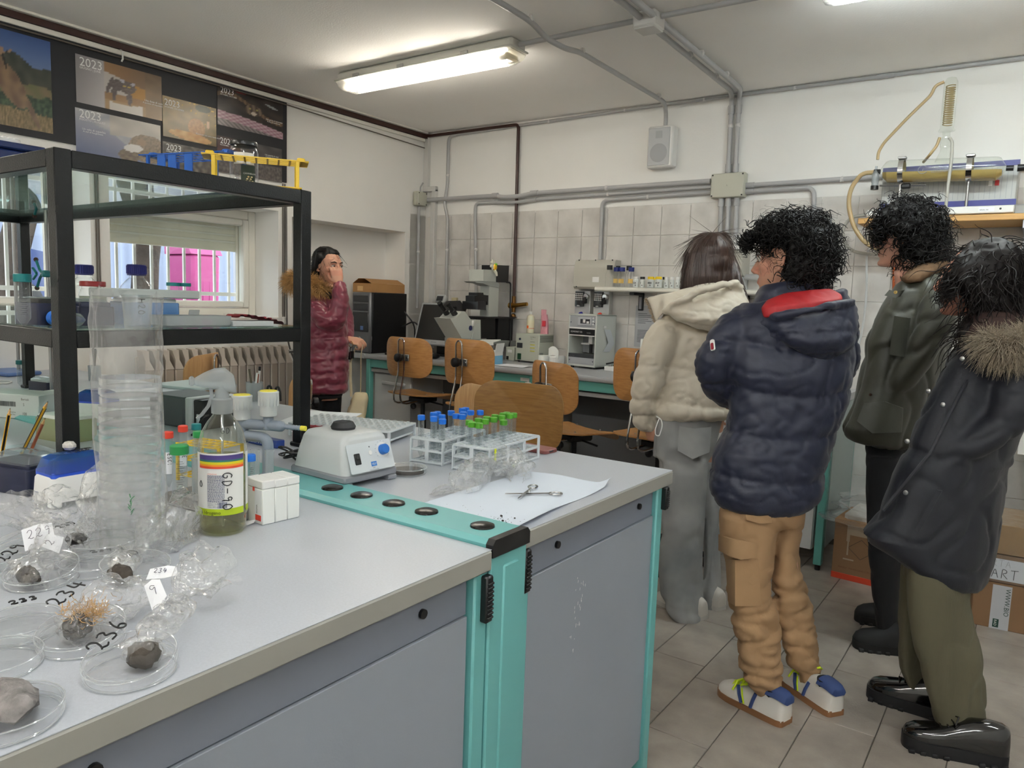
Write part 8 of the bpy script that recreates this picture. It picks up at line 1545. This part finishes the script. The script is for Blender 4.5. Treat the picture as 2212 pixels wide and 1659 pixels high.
b = B(); F.rows(b, [(300, 470, 620, 470, .10, .02), (520, 250, 670, .125, .02), (580, 228, 690, .135, .02), (660, 210, 690, .15, .02), (760, 205, 680, .155, .02), (860, 220, 665, .155, .02), (960, 215, 645, .155, .02), (1040, 190, 625, .155, .02), (1090, 168, 605, .155, .02), (1125, 175, 580, .14, .02), (1142, 230, 540, .11, .02)])
F.limb(b, [(290, 610, 60, -.03), (230, 690, 84, -.07), (180, 820, 84, -.08), (140, 960, 78, -.06), (115, 1070, 62, -.03), (120, 1140, 56, -.0), (150, 1160, 44, .0)]); F.limb(b, [(620, 600, 62, .06), (640, 780, 72, .1), (620, 980, 60, .15)])
J = solid(b, 'puffer_jacket', M_cream_j, t, .0085, puffer([zrow(F, y) for y in (600, 850, 1030, 1120)], .013, .0075, 14, 7.1), 3)
b = B(); F.rows(b, [(385, 424, 560, 398, .07, .0), (330, 448, 590, 440, .09, -.02), (260, 490, 600, 470, .10, -.02), (225, 540, 600, 520, .10, -.01)]); b.loft([[F.P(x, y, d) for x, y, d in r] for r in (((360, 440, -.08), (300, 530, -.1), (290, 540, -.02), (350, 450, .0)), ((230, 470, -.08), (215, 590, -.1), (200, 600, -.02), (220, 480, .0)), ((140, 495, -.06), (190, 628, -.07), (180, 630, -.03), (132, 500, -.02)))])
solid(b, 'collar', M_cream_j, J, .0075, folds(.004, 14, 2), 2); strands('knit_collar_edge', mat('knit_beige', (176, 158, 134), .9), J, [F.P(138+50*k/140, 498+128*k/140, -.055+.03*((k*7) % 5)/5) for k in range(140)], [(-.6, .2, -.2)]*140, .012, .0022, 4, .002, 1, 0, .3, 3)
b = B(); F.rows(b, [(420, 440, 620, 412, .05, -.09), (330, 480, 650, 440, .075, -.10), (260, 530, 672, 500, .10, -.12), (235, 570, 686, 550, .11, -.13), (290, 620, 684, 590, .11, -.14), (390, 655, 670, 625, .09, -.14), (490, 682, 620, 660, .05, -.13), (530, 692, 575, 680, .02, -.12)]); b.tube([F.P(228, 570, -.16), F.P(300, 520, -.21), F.P(420, 462, -.23), F.P(540, 428, -.22), F.P(610, 420, -.17), F.P(640, 450, -.15)], .017, 10)
solid(b, 'hood', M_cream_j, J, .0075, puffer([zrow(F, 610), zrow(F, 540), zrow(F, 470)], .006, .006, 17, 1.7), 3); b = B().tube(arc([F.P(190, 1120, -.14), F.P(215, 1135, -.15), F.P(222, 1170, -.15), F.P(205, 1225, -.15), F.P(185, 1220, -.15), F.P(183, 1190, -.15), F.P(205, 1130, -.15)], .02), .0022, 6).done('drawcord', M_white, J)
b = B(); F.rows(b, [(1090, 195, 560, .13, .02), (1180, 178, 530, .135, .02), (1260, 172, 510, .135, .02), (1330, 170, 490, .12, .02)]); F.c = (1380, 1080, 2.866); F.rows(b, [(-260, 128, 440, .12, .0), (-100, 132, 425, .115, 0), (50, 135, 408, .11, 0), (200, 130, 404, .11, 0), (400, 120, 402, .11, 0), (560, 128, 402, .112, 0), (650, 160, 402, .115, 0), (700, 200, 402, .115, 0), (735, 235, 400, .11, 0), (757, 290, 396, .09, .0)]); F.D = 3.42; F.rows(b, [(-260, 330, 520, .1, 0), (-50, 380, 500, .1, 0), (100, 395, 502, .1, 0), (300, 400, 502, .1, 0), (480, 396, 510, .102, 0), (600, 398, 506, .105, 0), (655, 405, 498, .1, 0), (672, 425, 488, .08, 0)]); F.D = 3.28
TJ = solid(b, 'wide_jeans', M_jean, t, .009, folds(.011, 7, 6.1, (1, 1, .45), [(F.P(250, 680).z, .06, .006)]), 3)
F.c = (1340, 440, 2.439); B().loft(quadstrip([F.P(315, 1170, -.10), F.P(400, 1185, -.12), F.P(480, 1175, -.1)], [F.P(305, 1300, -.11), F.P(385, 1345, -.125), F.P(470, 1310, -.105)], .005, nv)).done('back_pocket', M_jean, TJ, smooth=60)
shoe(t, 'sneaker', atz(1520, 1340, 0), atz(1418, 1294, 0), o, .27, mat('offwhite_canvas', (206, 200, 192), .7), mat('sole_white', (196, 192, 186), .6), .1, .075); shoe(t, 'sneaker', atz(1560, 1320, 0), atz(1470, 1275, 0), o, .26, MATS['offwhite_canvas'], MATS['sole_white'], .1, .075)
# ----- tall guy in olive waxed jacket, side view
F = Fig(3.08, (1780, 420, 2.861), (-.42, 3.34, 0), 'tall curly-haired young man in olive waxed jacket and black trousers'); t = F.t; o = F.o
hc = F.P(506, 268, .0); Mh = yawM(hc, 1.50, .03); b = B(); head(b, Mh, 1.08); F.rows(b, [(470, 430, 640, .06, 0), (560, 440, 730, .09, 0), (700, 380, 740, .1, 0), (900, 330, 700, .1, 0), (1200, 280, 620, .11, 0), (1500, 250, 500, .12, 0)])
F.limb(b, [(640, 560, 50, -.1), (680, 760, 46, -.16), (580, 1000, 40, -.14), (400, 1270, 30, -.1), (370, 1320, 24, -.1)]); F.limb(b, [(560, 560, 50, .12), (420, 800, 44, .2), (330, 1100, 36, .15)]); F.limb(b, [(380, 1500, 60, 0), (400, 2100, 50, 0), (430, 2650, 36, 0)]); F.limb(b, [(380, 1500, 60, .15), (400, 2100, 50, .2), (420, 2550, 36, .25)])
hand(b, F.P(385, 1300, -.11), F.P(362, 1400, -.09)-F.P(385, 1300, -.11), (.2, -1, .1), (-1, 0, 0), .35, .95); hand(b, F.P(330, 1100, .15), F.P(300, 1200, .1)-F.P(330, 1100, .15), (-.9, 0, .2), (0, -1, 0), .5, .95)
solid(b, 'body', M_skin, t, .0055, None, 2, skin(Mh, (204, 156, 136))); eyes(Mh, t, 1.08)
HZ = [(28, 480, 610, .03, .0), (55, 420, 670, .07, 0), (100, 360, 715, .10, 0), (160, 335, 735, .115, 0), (210, 355, 745, .12, 0), (260, 430, 755, .115, 0), (310, 455, 765, .11, 0), (360, 470, 770, .11, 0), (400, 480, 770, .1, 0), (440, 520, 700, .08, 0), (462, 540, 620, .05, 0)]
hb = scalp(F, HZ, 'hair', M_hairb, t, Mh, 1.06, .0075, .012, 26, 3.3); curls(hb, 'curl_locks', M_hairb, hb, 1100, .065, .012, 13, outw=.4, down=.5, r=.0028, turns=1.7, keep=hk(Mh, False)); strands('forehead_curls', M_hairb, hb, [F.P(330+60*((k*37) % 100)/100, 130+130*((k*53) % 100)/100, -.06+.12*((k*29) % 100)/100) for k in range(160)], [(-.4, -.1, -.8)]*160, .06, .0026, 16, .012, 1.8, .2, .3, 18)
b = B(); F.rows(b, [(500, 520, 760, 430, .10, 0), (440, 560, 790, 480, .14, 0), (400, 620, 810, 580, .17, 0), (345, 700, 820, 700, .18, 0), (800, 295, 815, .19, 0), (900, 252, 800, .19, 0), (1000, 240, 780, .19, 0), (1100, 222, 760, .19, 0), (1200, 200, 720, .19, 0), (1300, 170, 690, .19, 0), (110, 1420, 640, 1440, .19, 0), (115, 1465, 600, 1540, .18, 0), (140, 1490, 500, 1575, .16, 0)])
F.limb(b, [(640, 560, 80, -.10), (700, 680, 112, -.17), (690, 800, 110, -.2), (620, 930, 98, -.19), (520, 1080, 84, -.16), (420, 1220, 76, -.13), (372, 1290, 58, -.11)]); F.limb(b, [(540, 580, 80, .12), (440, 800, 90, .2), (340, 1080, 70, .18)])
J = solid(b, 'waxed_jacket', M_olive, t, .009, folds(.0105, 8, 2.7, (1, 1, .7)), 3)
b = B(); F.rows(b, [(560, 440, 770, 412, .10, -.01), (510, 478, 780, 425, .125, -.02), (470, 518, 745, 472, .14, -.03), (480, 545, 680, 520, .13, -.04), (500, 556, 640, 545, .1, -.06)]); solid(b, 'corduroy_collar', mat('collar_corduroy', (92, 68, 44), .85, var=.2, vs=20, bump=.6, bs=240, stretch=(1, 1, .1)), J, .007, folds(.003, 18, 1), 2)
jn = V((-.05, -1, 0)); B().loft(quadstrip([F.P(405, 590, -.13), F.P(455, 600, -.15), F.P(500, 590, -.15)], [F.P(375, 625, -.13), F.P(440, 640, -.155), F.P(470, 632, -.15)], .006, jn)).done('storm_flap', M_olive, J, smooth=60); B().mx(frame(F.P(443, 605, -.17), (-.1, -1, .1))).lathe([(.007, 0), (.0068, .003), (.003, .0035), (.0028, .001), (0, .001)], 16).done('snap', mat('brass_snap', (150, 130, 80), .3, 1), J)
B().loft(quadstrip([F.P(250, 1290, -.14), F.P(380, 1280, -.175), F.P(490, 1320, -.17)], [F.P(205, 1400, -.14), F.P(300, 1475, -.175), F.P(480, 1470, -.17)], .007, jn)).done('bellows_pocket', M_olive, J, smooth=60); B().mx(frame(F.P(288, 1238, -.185), (-.1, -1, .1))).lathe([(.006, 0), (.0058, .003), (0, .0035)], 14).done('snap', mat('dark_snap', (70, 52, 44), .3, 1), J); B().loft(quadstrip([F.P(435, 750, -.19), F.P(535, 765, -.19)], [F.P(405, 990, -.19), F.P(500, 1005, -.19)], .003, jn)).done('chest_pocket', M_olive, J, smooth=60)
F.c = (1780, 980, 2.444); b = B(); F.rows(b, [(-60, 215, 470, .16, .05), (60, 222, 440, .15, .05)]); F.rows(b, [(0, 222, 420, .10, -.04), (200, 220, 430, .1, -.04), (400, 222, 420, .095, -.04), (600, 240, 410, .09, -.04), (800, 262, 395, .085, -.04), (960, 285, 388, .08, -.04)]); F.D = 3.3; F.rows(b, [(0, 230, 420, .1, 0), (300, 226, 400, .1, 0), (550, 240, 380, .095, 0), (760, 262, 370, .085, 0), (880, 275, 360, .075, 0)]); F.D = 3.08
solid(b, 'trousers', M_blackp, t, .009, folds(.006, 8, 1.1), 3); M_boot = mat('black_suede', (24, 24, 26), .8, bump=.2, bs=120); M_rub = mat('black_rubber', (14, 14, 15), .6)
shoe(t, 'boot', atz(1945, 1408, 0), atz(1841, 1395, 0), o, .29, M_boot, M_rub, .108, .1, .012); shoe(t, 'boot', atz(1950, 1352, 0), atz(1845, 1338, 0), o, .29, M_boot, M_rub, .108, .1, .012)
# ----- woman in navy parka, side view
F = Fig(2.42, (1780, 420, 2.861), (-.10, 2.72, 0), 'woman in long navy parka with fur hood, olive trousers and black patent shoes'); t = F.t; o = F.o
hc = F.P(945, 528, .0); Mh = yawM(hc, 1.44, .02); b = B(); head(b, Mh, 1.06); F.rows(b, [(760, 900, 1150, .06, 0), (900, 850, 1200, .09, 0), (1050, 800, 1190, .1, 0), (1300, 720, 1130, .1, 0), (1600, 620, 1080, .11, 0), (1900, 580, 1060, .1, 0)])
F.limb(b, [(1120, 960, 56, -.12), (1140, 1200, 52, -.16), (1100, 1450, 46, -.15), (820, 1600, 38, -.12), (760, 1640, 28, -.06)]); F.limb(b, [(1000, 960, 56, .12), (880, 1250, 50, .18), (740, 1540, 32, .1)]); F.limb(b, [(790, 1900, 60, -.02), (795, 2500, 50, -.03), (815, 3000, 36, -.04)]); F.limb(b, [(700, 1900, 70, .1), (690, 2400, 44, .14), (720, 2800, 34, .18)])
hand(b, F.P(760, 1640, -.05), F.P(680, 1720, -.03)-F.P(760, 1640, -.05), (.2, -1, .3), (0, 0, 1), .4, .9); hand(b, F.P(740, 1540, .1), F.P(680, 1640, .08)-F.P(740, 1540, .1), (0, 1, .3), (0, 0, 1), .4, .9)
solid(b, 'body', M_skin, t, .005, None, 2, skin(Mh, (190, 136, 114))); eyes(Mh, t, 1.06)
HZ = [(322, 950, 1170, .03, 0), (345, 880, 1240, .08, 0), (400, 815, 1280, .11, 0), (460, 780, 1300, .125, 0), (520, 765, 1310, .13, 0), (580, 800, 1310, .13, 0), (640, 870, 1300, .125, 0), (700, 900, 1290, .12, 0), (740, 890, 1260, .11, 0), (800, 840, 1100, .09, -.02), (860, 810, 980, .06, -.03), (900, 815, 920, .03, -.03)]
M_hairl = mat('hair_dark_brown', (24, 19, 18), .55, spec=.25); hb = scalp(F, HZ, 'hair', M_hairl, t, Mh, 1.06, .007, .009, 22, 5.3, smooth=2); curls(hb, 'wavy_locks', M_hairl, hb, 1200, .11, .009, 23, outw=.35, down=.9, r=.0022, turns=1.1, seg=16, keep=hk(Mh, False))
strands('fringe_locks', M_hairl, hb, [F.P(760+70*((k*37) % 100)/100, 470+90*((k*53) % 100)/100, -.07+.14*((k*29) % 100)/100) for k in range(150)], [(-.25, -.1, -1)]*150, .07, .0020, 16, .008, 1.5, .1, .22, 28)
strands('face_lock', M_hairl, hb, [F.P(800+.5*k, 560+k, -.085) for k in range(18)], [(-.15, -.1, -1)]*18, .06, .001, 14, .01, 1.0, -.2, .1, 30)
b = B(); F.rows(b, [(905, 850, 1250, .12, 0), (960, 800, 1290, .16, 0), (1050, 745, 1300, .18, 0), (1150, 690, 1295, .19, 0), (1250, 640, 1285, .195, 0), (1350, 590, 1270, .2, 0), (1450, 550, 1240, .2, 0), (1550, 520, 1200, .2, 0), (1650, 490, 1180, .2, 0)])
F.c = (1780, 980, 2.444); F.rows(b, [(0, 410, 985, .2, 0), (100, 365, 968, .2, 0), (200, 330, 965, .2, 0), (300, 290, 955, .2, 0), (205, 395, 940, 410, .2, 0), (230, 430, 925, 490, .195, 0), (340, 500, 905, 580, .19, 0), (470, 580, 880, 660, .18, 0), (600, 640, 850, 690, .15, 0)])
F.c = (1780, 420, 2.861); F.limb(b, [(1130, 960, 85, -.10), (1175, 1090, 120, -.15), (1180, 1230, 122, -.18), (1140, 1370, 112, -.18), (1020, 1480, 98, -.17), (860, 1570, 90, -.15), (730, 1640, 76, -.12)]); F.limb(b, [(980, 980, 85, .12), (860, 1250, 90, .18), (700, 1560, 70, .15)])
J = solid(b, 'parka', M_parka, t, .0085, folds(.0095, 8, 4.7, (1, 1, 1.2)), 3)
b = B(); F.rows(b, [(720, 905, 1300, .12, 0), (770, 880, 1310, .15, 0), (830, 850, 1310, .16, 0), (880, 830, 1300, .15, 0)]); solid(b, 'brown_scarf', mat('scarf_brown', (58, 40, 36), .9, bump=.5, bs=50), t, .008, folds(.007, 14, 2), 2)
b = B(); F.limb(b, [(990, 890, 34, -.16), (1060, 920, 62, -.2), (1150, 930, 74, -.22), (1240, 920, 78, -.2), (1330, 900, 70, -.1)]); fur = solid(b, 'fur_trim', mat('fur_base', (112, 100, 84), .95), J, .008, None, 2)
M_fur = mat('fur_grey', (150, 138, 120), .8, var=.35, vs=40); curls(fur, 'fur_hair', M_fur, fur, 3800, .055, .002, 33, outw=.9, down=.35, r=.0009, turns=.4, seg=5)
for x, y, d in ((855, 1015, -.17), (645, 1215, -.17), (735, 1300, -.2), (515, 1525, -.18)): B().mx(frame(F.P(x, y, d), (-.3, -1, .1))).lathe([(.0075, 0), (.0072, .003), (.004, .0045), (0, .0045)], 14).done('snap', M_steel, J)
F.c = (1780, 980, 2.444); B().mx(frame(F.P(432, 206, -.205), (-.3, -1, .1))).lathe([(.0075, 0), (.0072, .003), (0, .0045)], 14).done('snap', M_steel, J); B().tube([F.P(252, 420, -.06), F.P(246, 445, -.07), F.P(238, 465, -.07)], .0035, 6).done('zip_pull', M_steel, J); B().tube([F.P(310, 300, -.15), F.P(560, 0, -.2), F.P(620, -120, -.2), F.P(700, -280, -.17), F.P(760, -390, -.14)], .006, 6).done('front_placket', M_parka, J)
B().loft(quadstrip([F.P(600, 190, -.205), F.P(625, 195, -.205)], [F.P(480, 400, -.205), F.P(505, 412, -.205)], .006, V((-.05, -1, 0)))).done('pocket_welt', M_parka, J)
b = B(); F.rows(b, [(520, 420, 830, .16, .02), (620, 415, 815, .16, .02)]); F.rows(b, [(560, 432, 825, .13, -.05), (700, 440, 785, .13, -.05), (800, 440, 775, .125, -.05), (900, 448, 800, .12, -.05), (1000, 470, 830, .12, -.05), (1100, 500, 848, .118, -.05), (1200, 532, 860, .115, -.05), (1300, 562, 866, .11, -.05), (1390, 592, 866, .105, -.05), (1418, 620, 858, .09, -.05)]); F.D = 2.6; F.rows(b, [(560, 410, 620, .12, 0), (700, 398, 600, .12, 0), (850, 390, 560, .115, 0), (1000, 386, 530, .11, 0), (1100, 400, 540, .105, 0), (1190, 430, 560, .1, 0), (1225, 470, 550, .085, 0)]); F.D = 2.42
solid(b, 'corduroy_trousers', M_cord, t, .0085, folds(.009, 7, 8.1, (1, 1, .9), [(F.P(700, 1350).z, .06, .004)]), 3); M_pat = mat('patent_black', (8, 8, 10), .08, coat=1); M_lug = mat('lug_sole', (18, 18, 22), .6)
for hp, tp in ((atz(2146, 1645, 0), atz(1946, 1604, 0)), (atz(2030, 1548, 0), atz(1872, 1498, 0))):
    u, m, sh_ = shoe(t, 'patent_shoe', hp, tp, o, .285, M_pat, M_lug, .108, .088, .018); lc = B().mx(m)
    for q in range(3): yy = .15+.016*q; zz = .116-.010*q; lc.tube([(-.024, yy, zz-.012), (0, yy+.006, zz), (.024, yy, zz-.012)], .003, 6)
    for s in (-1, 1): lc.tube([(0, .155, .121), (s*.02, .14, .128), (s*.036, .15, .11), (s*.012, .16, .116)], .0028, 6)
    lc.done('laces', M_pat, u)
# ----- teacher with burgundy coat at the window side
F = Fig(4.6, (600, 500, 4.147), (-3.58, 3.08, 0), 'woman in burgundy quilted coat with fur hood, hand raised to her mouth'); t = F.t; o = F.o
hc = F.P(452, 318, .0); yawT = R(13.6-90)-.22; Mh = yawM(hc, yawT, -.06); b = B(); head(b, Mh, 1.0); F.rows(b, [(470, 320, 520, .05, 0), (560, 240, 560, .08, 0), (700, 230, 560, .09, 0), (950, 240, 560, .09, 0), (1200, 230, 570, .1, 0), (1500, 260, 540, .1, 0)])
F.limb(b, [(310, 600, 45, -.08), (400, 780, 40, -.12), (500, 800, 38, -.12), (545, 600, 32, -.14), (549, 470, 24, -.15)]); F.limb(b, [(540, 600, 45, .12), (600, 800, 40, .16), (640, 940, 30, .04), (650, 975, 24, -.0)]); F.limb(b, [(300, 1500, 62, -.02), (320, 2000, 50, -.02), (330, 2600, 38, -.02)]); F.limb(b, [(460, 1500, 62, .05), (470, 2000, 50, .05), (480, 2600, 38, .05)])
hand(b, F.P(548, 462, -.15), F.P(528, 380, -.15)-F.P(548, 462, -.15), (.75, -.62, .1), (-.6, -.7, .1), .62, .92); hand(b, F.P(640, 965, .0), F.P(760, 1000, -.03)-F.P(640, 965, .0), (.1, -.5, .9), (.3, .8, .2), .8, .92)
solid(b, 'body', M_skin, t, .004, None, 1, skin(Mh, (200, 150, 126))); eyes(Mh, t)
b = B(); F.rows(b, [(148, 380, 470, .03, .01), (165, 345, 530, .07, .015), (200, 325, 560, .09, .02), (245, 315, 520, .10, .035), (300, 308, 440, .09, .045), (360, 308, 385, .08, .05), (420, 310, 380, .07, .05), (480, 320, 420, .05, .03), (540, 360, 420, .03, .0)], 24, 2.1); F.limb(b, [(370, 230, 40, -.06), (335, 320, 34, -.05), (330, 400, 34, -.03), (380, 470, 24, -.05), (440, 520, 14, -.09)]); skull(b, Mh, .98)
hb = solid(b, 'hair', M_hairb, t, .006, lambda p, n: .002*noise.noise(V((p[0]*90, p[1]*40, p[2]*40))), 3)
curls(hb, 'hair_strands', M_hairb, hb, 700, .07, .002, 51, outw=.02, down=.7, r=.0009, turns=.5, seg=6)
g = B().tube([F.P(345, 170, -.10), F.P(385, 158, -.12), F.P(440, 160, -.13)], [.008, .017, .012], 8).tube([F.P(348, 180, -.11), F.P(335, 250, -.11), F.P(328, 310, -.10)], .0035, 6).done('sunglasses', M_black, t)
b = B(); F.rows(b, [(520, 280, 500, .09, 0), (560, 215, 560, .13, 0), (620, 185, 600, .15, 0), (720, 178, 615, .165, 0), (850, 182, 625, .17, 0), (980, 190, 635, .17, 0), (1100, 165, 638, .175, 0), (1220, 150, 638, .18, 0), (1340, 148, 636, .18, 0), (1420, 158, 628, .17, 0), (1445, 200, 600, .14, 0)])
F.limb(b, [(300, 590, 66, -.08), (330, 680, 92, -.13), (430, 790, 88, -.16), (520, 790, 84, -.16), (560, 660, 80, -.16), (555, 540, 66, -.155), (552, 488, 56, -.15)]); F.limb(b, [(540, 600, 70, .1), (610, 780, 76, .14), (630, 900, 60, .08), (640, 950, 44, .02)])
J = solid(b, 'quilted_coat', M_wine, t, .0085, puffer([zrow(F, y) for y in (930, 1035, 1135, 1235, 1340, 1440)], .010, .008, 15, 9.1), 3)
b = B(); F.rows(b, [(500, 150, 330, .06, -.04), (560, 155, 300, .08, -.05), (640, 170, 260, .06, -.05)]); solid(b, 'hood', mat('wine_cloth', (92, 36, 58), .6), J, .008, folds(.005, 14, 1), 2)
b = B(); F.limb(b, [(130, 450, 46, .05), (180, 430, 50, -.08), (290, 470, 52, -.14), (380, 520, 44, -.13), (440, 550, 30, -.1), (470, 580, 20, -.08)]); fur = solid(b, 'fur_trim', mat('fur_tan', (150, 112, 66), .95), J, .008, None, 2); curls(fur, 'fur_hair', mat('fur_tan_hair', (176, 138, 86), .8, var=.5, vs=36), fur, 3000, .06, .002, 43, outw=1.0, down=.05, r=.0011, turns=.4, seg=5)
b = B(); F.limb(b, [(430, 560, 22, -.12), (470, 600, 16, -.13), (450, 540, 18, -.1)]); solid(b, 'scarf', M_blackp, J, .007, None, 1)
b = B(); F.rows(b, [(1400, 190, 600, .13, 0), (1480, 205, 575, .13, 0)]); F.rows(b, [(1450, 205, 430, .1, -.02), (1800, 240, 420, .09, -.02), (2300, 260, 400, .08, -.02), (2650, 270, 400, .08, -.02)]); F.rows(b, [(1450, 380, 575, .1, .05), (1800, 400, 560, .09, .05), (2300, 420, 550, .08, .05), (2640, 420, 550, .08, .05)]); solid(b, 'trousers', M_blackp, t, .01, folds(.006, 8, 2), 2)
for k, x in enumerate((300, 480)): q = F.P(x, 2600, (-.02, .05)[k])+o; shoe(t, 'boot', (q.x-.06, q.y, 0), (q.x+.2, q.y-.0, 0), o, .26, M_boot, M_rub, .1, .1)
# keys and tote bag in her lower hand
kt = T('key_ring', 'bunch of keys on a gold ring hanging from the lowered hand', 'keys', F.P(655, 1010, -.03)+o); a0 = kt.location-o; B().tube([V((.018*cos(a), 0, .018*sin(a))) for a in [k*pi/9 for k in range(18)]], .0022, 6, closed=True).done('ring', mat('gold', (190, 160, 100), .25, 1), kt)
for k, (x, z) in enumerate(((-.006, -.05), (.008, -.045), (.02, -.04))): B().tube([(x*.4, 0, -.016), (x, -.004*k, z*.6), (x*1.3, -.006*k, z)], .0025, 6).rbox((x*1.4, -.006*k, z-.022), (.018, .006, .045), .007).done('key_fob', M_black if k != 1 else M_chrome, kt)
tb_ = T('tote_bag', 'cream cloth tote bag hanging from the lowered hand', 'bag', F.P(735, 1600, -.03)+o); a0 = tb_.location-o; W = lambda x, y, d=-.03: F.P(x, y, d)-a0; M_tote = mat('tote_cotton', (196, 184, 154), .85, bump=.3, bs=200)
b = B(); F2 = Fig.__new__(Fig); F2.__dict__.update(F.__dict__); F2.o = o+a0; F2.rows(b, [(1440, 690, 800, .02, -.03), (1500, 660, 812, .05, -.03), (1600, 620, 795, .06, -.03), (1750, 610, 785, .065, -.03), (1900, 612, 780, .05, -.03)], 20, 3); solid(b, 'bag', M_tote, tb_, .008, folds(.008, 10, 3), 2)
B().tube(arc([W(765, 1010), W(745, 1100), W(745, 1300), W(742, 1450)], .05), .008, 6, flat=.3).tube(arc([W(650, 1170), W(650, 1300), W(660, 1480)], .05), .008, 6, flat=.3).tube([W(700, 1030, -.01), W(650, 1180, -.03)], .007, 6, flat=.3).done('handles', M_tote, tb_)
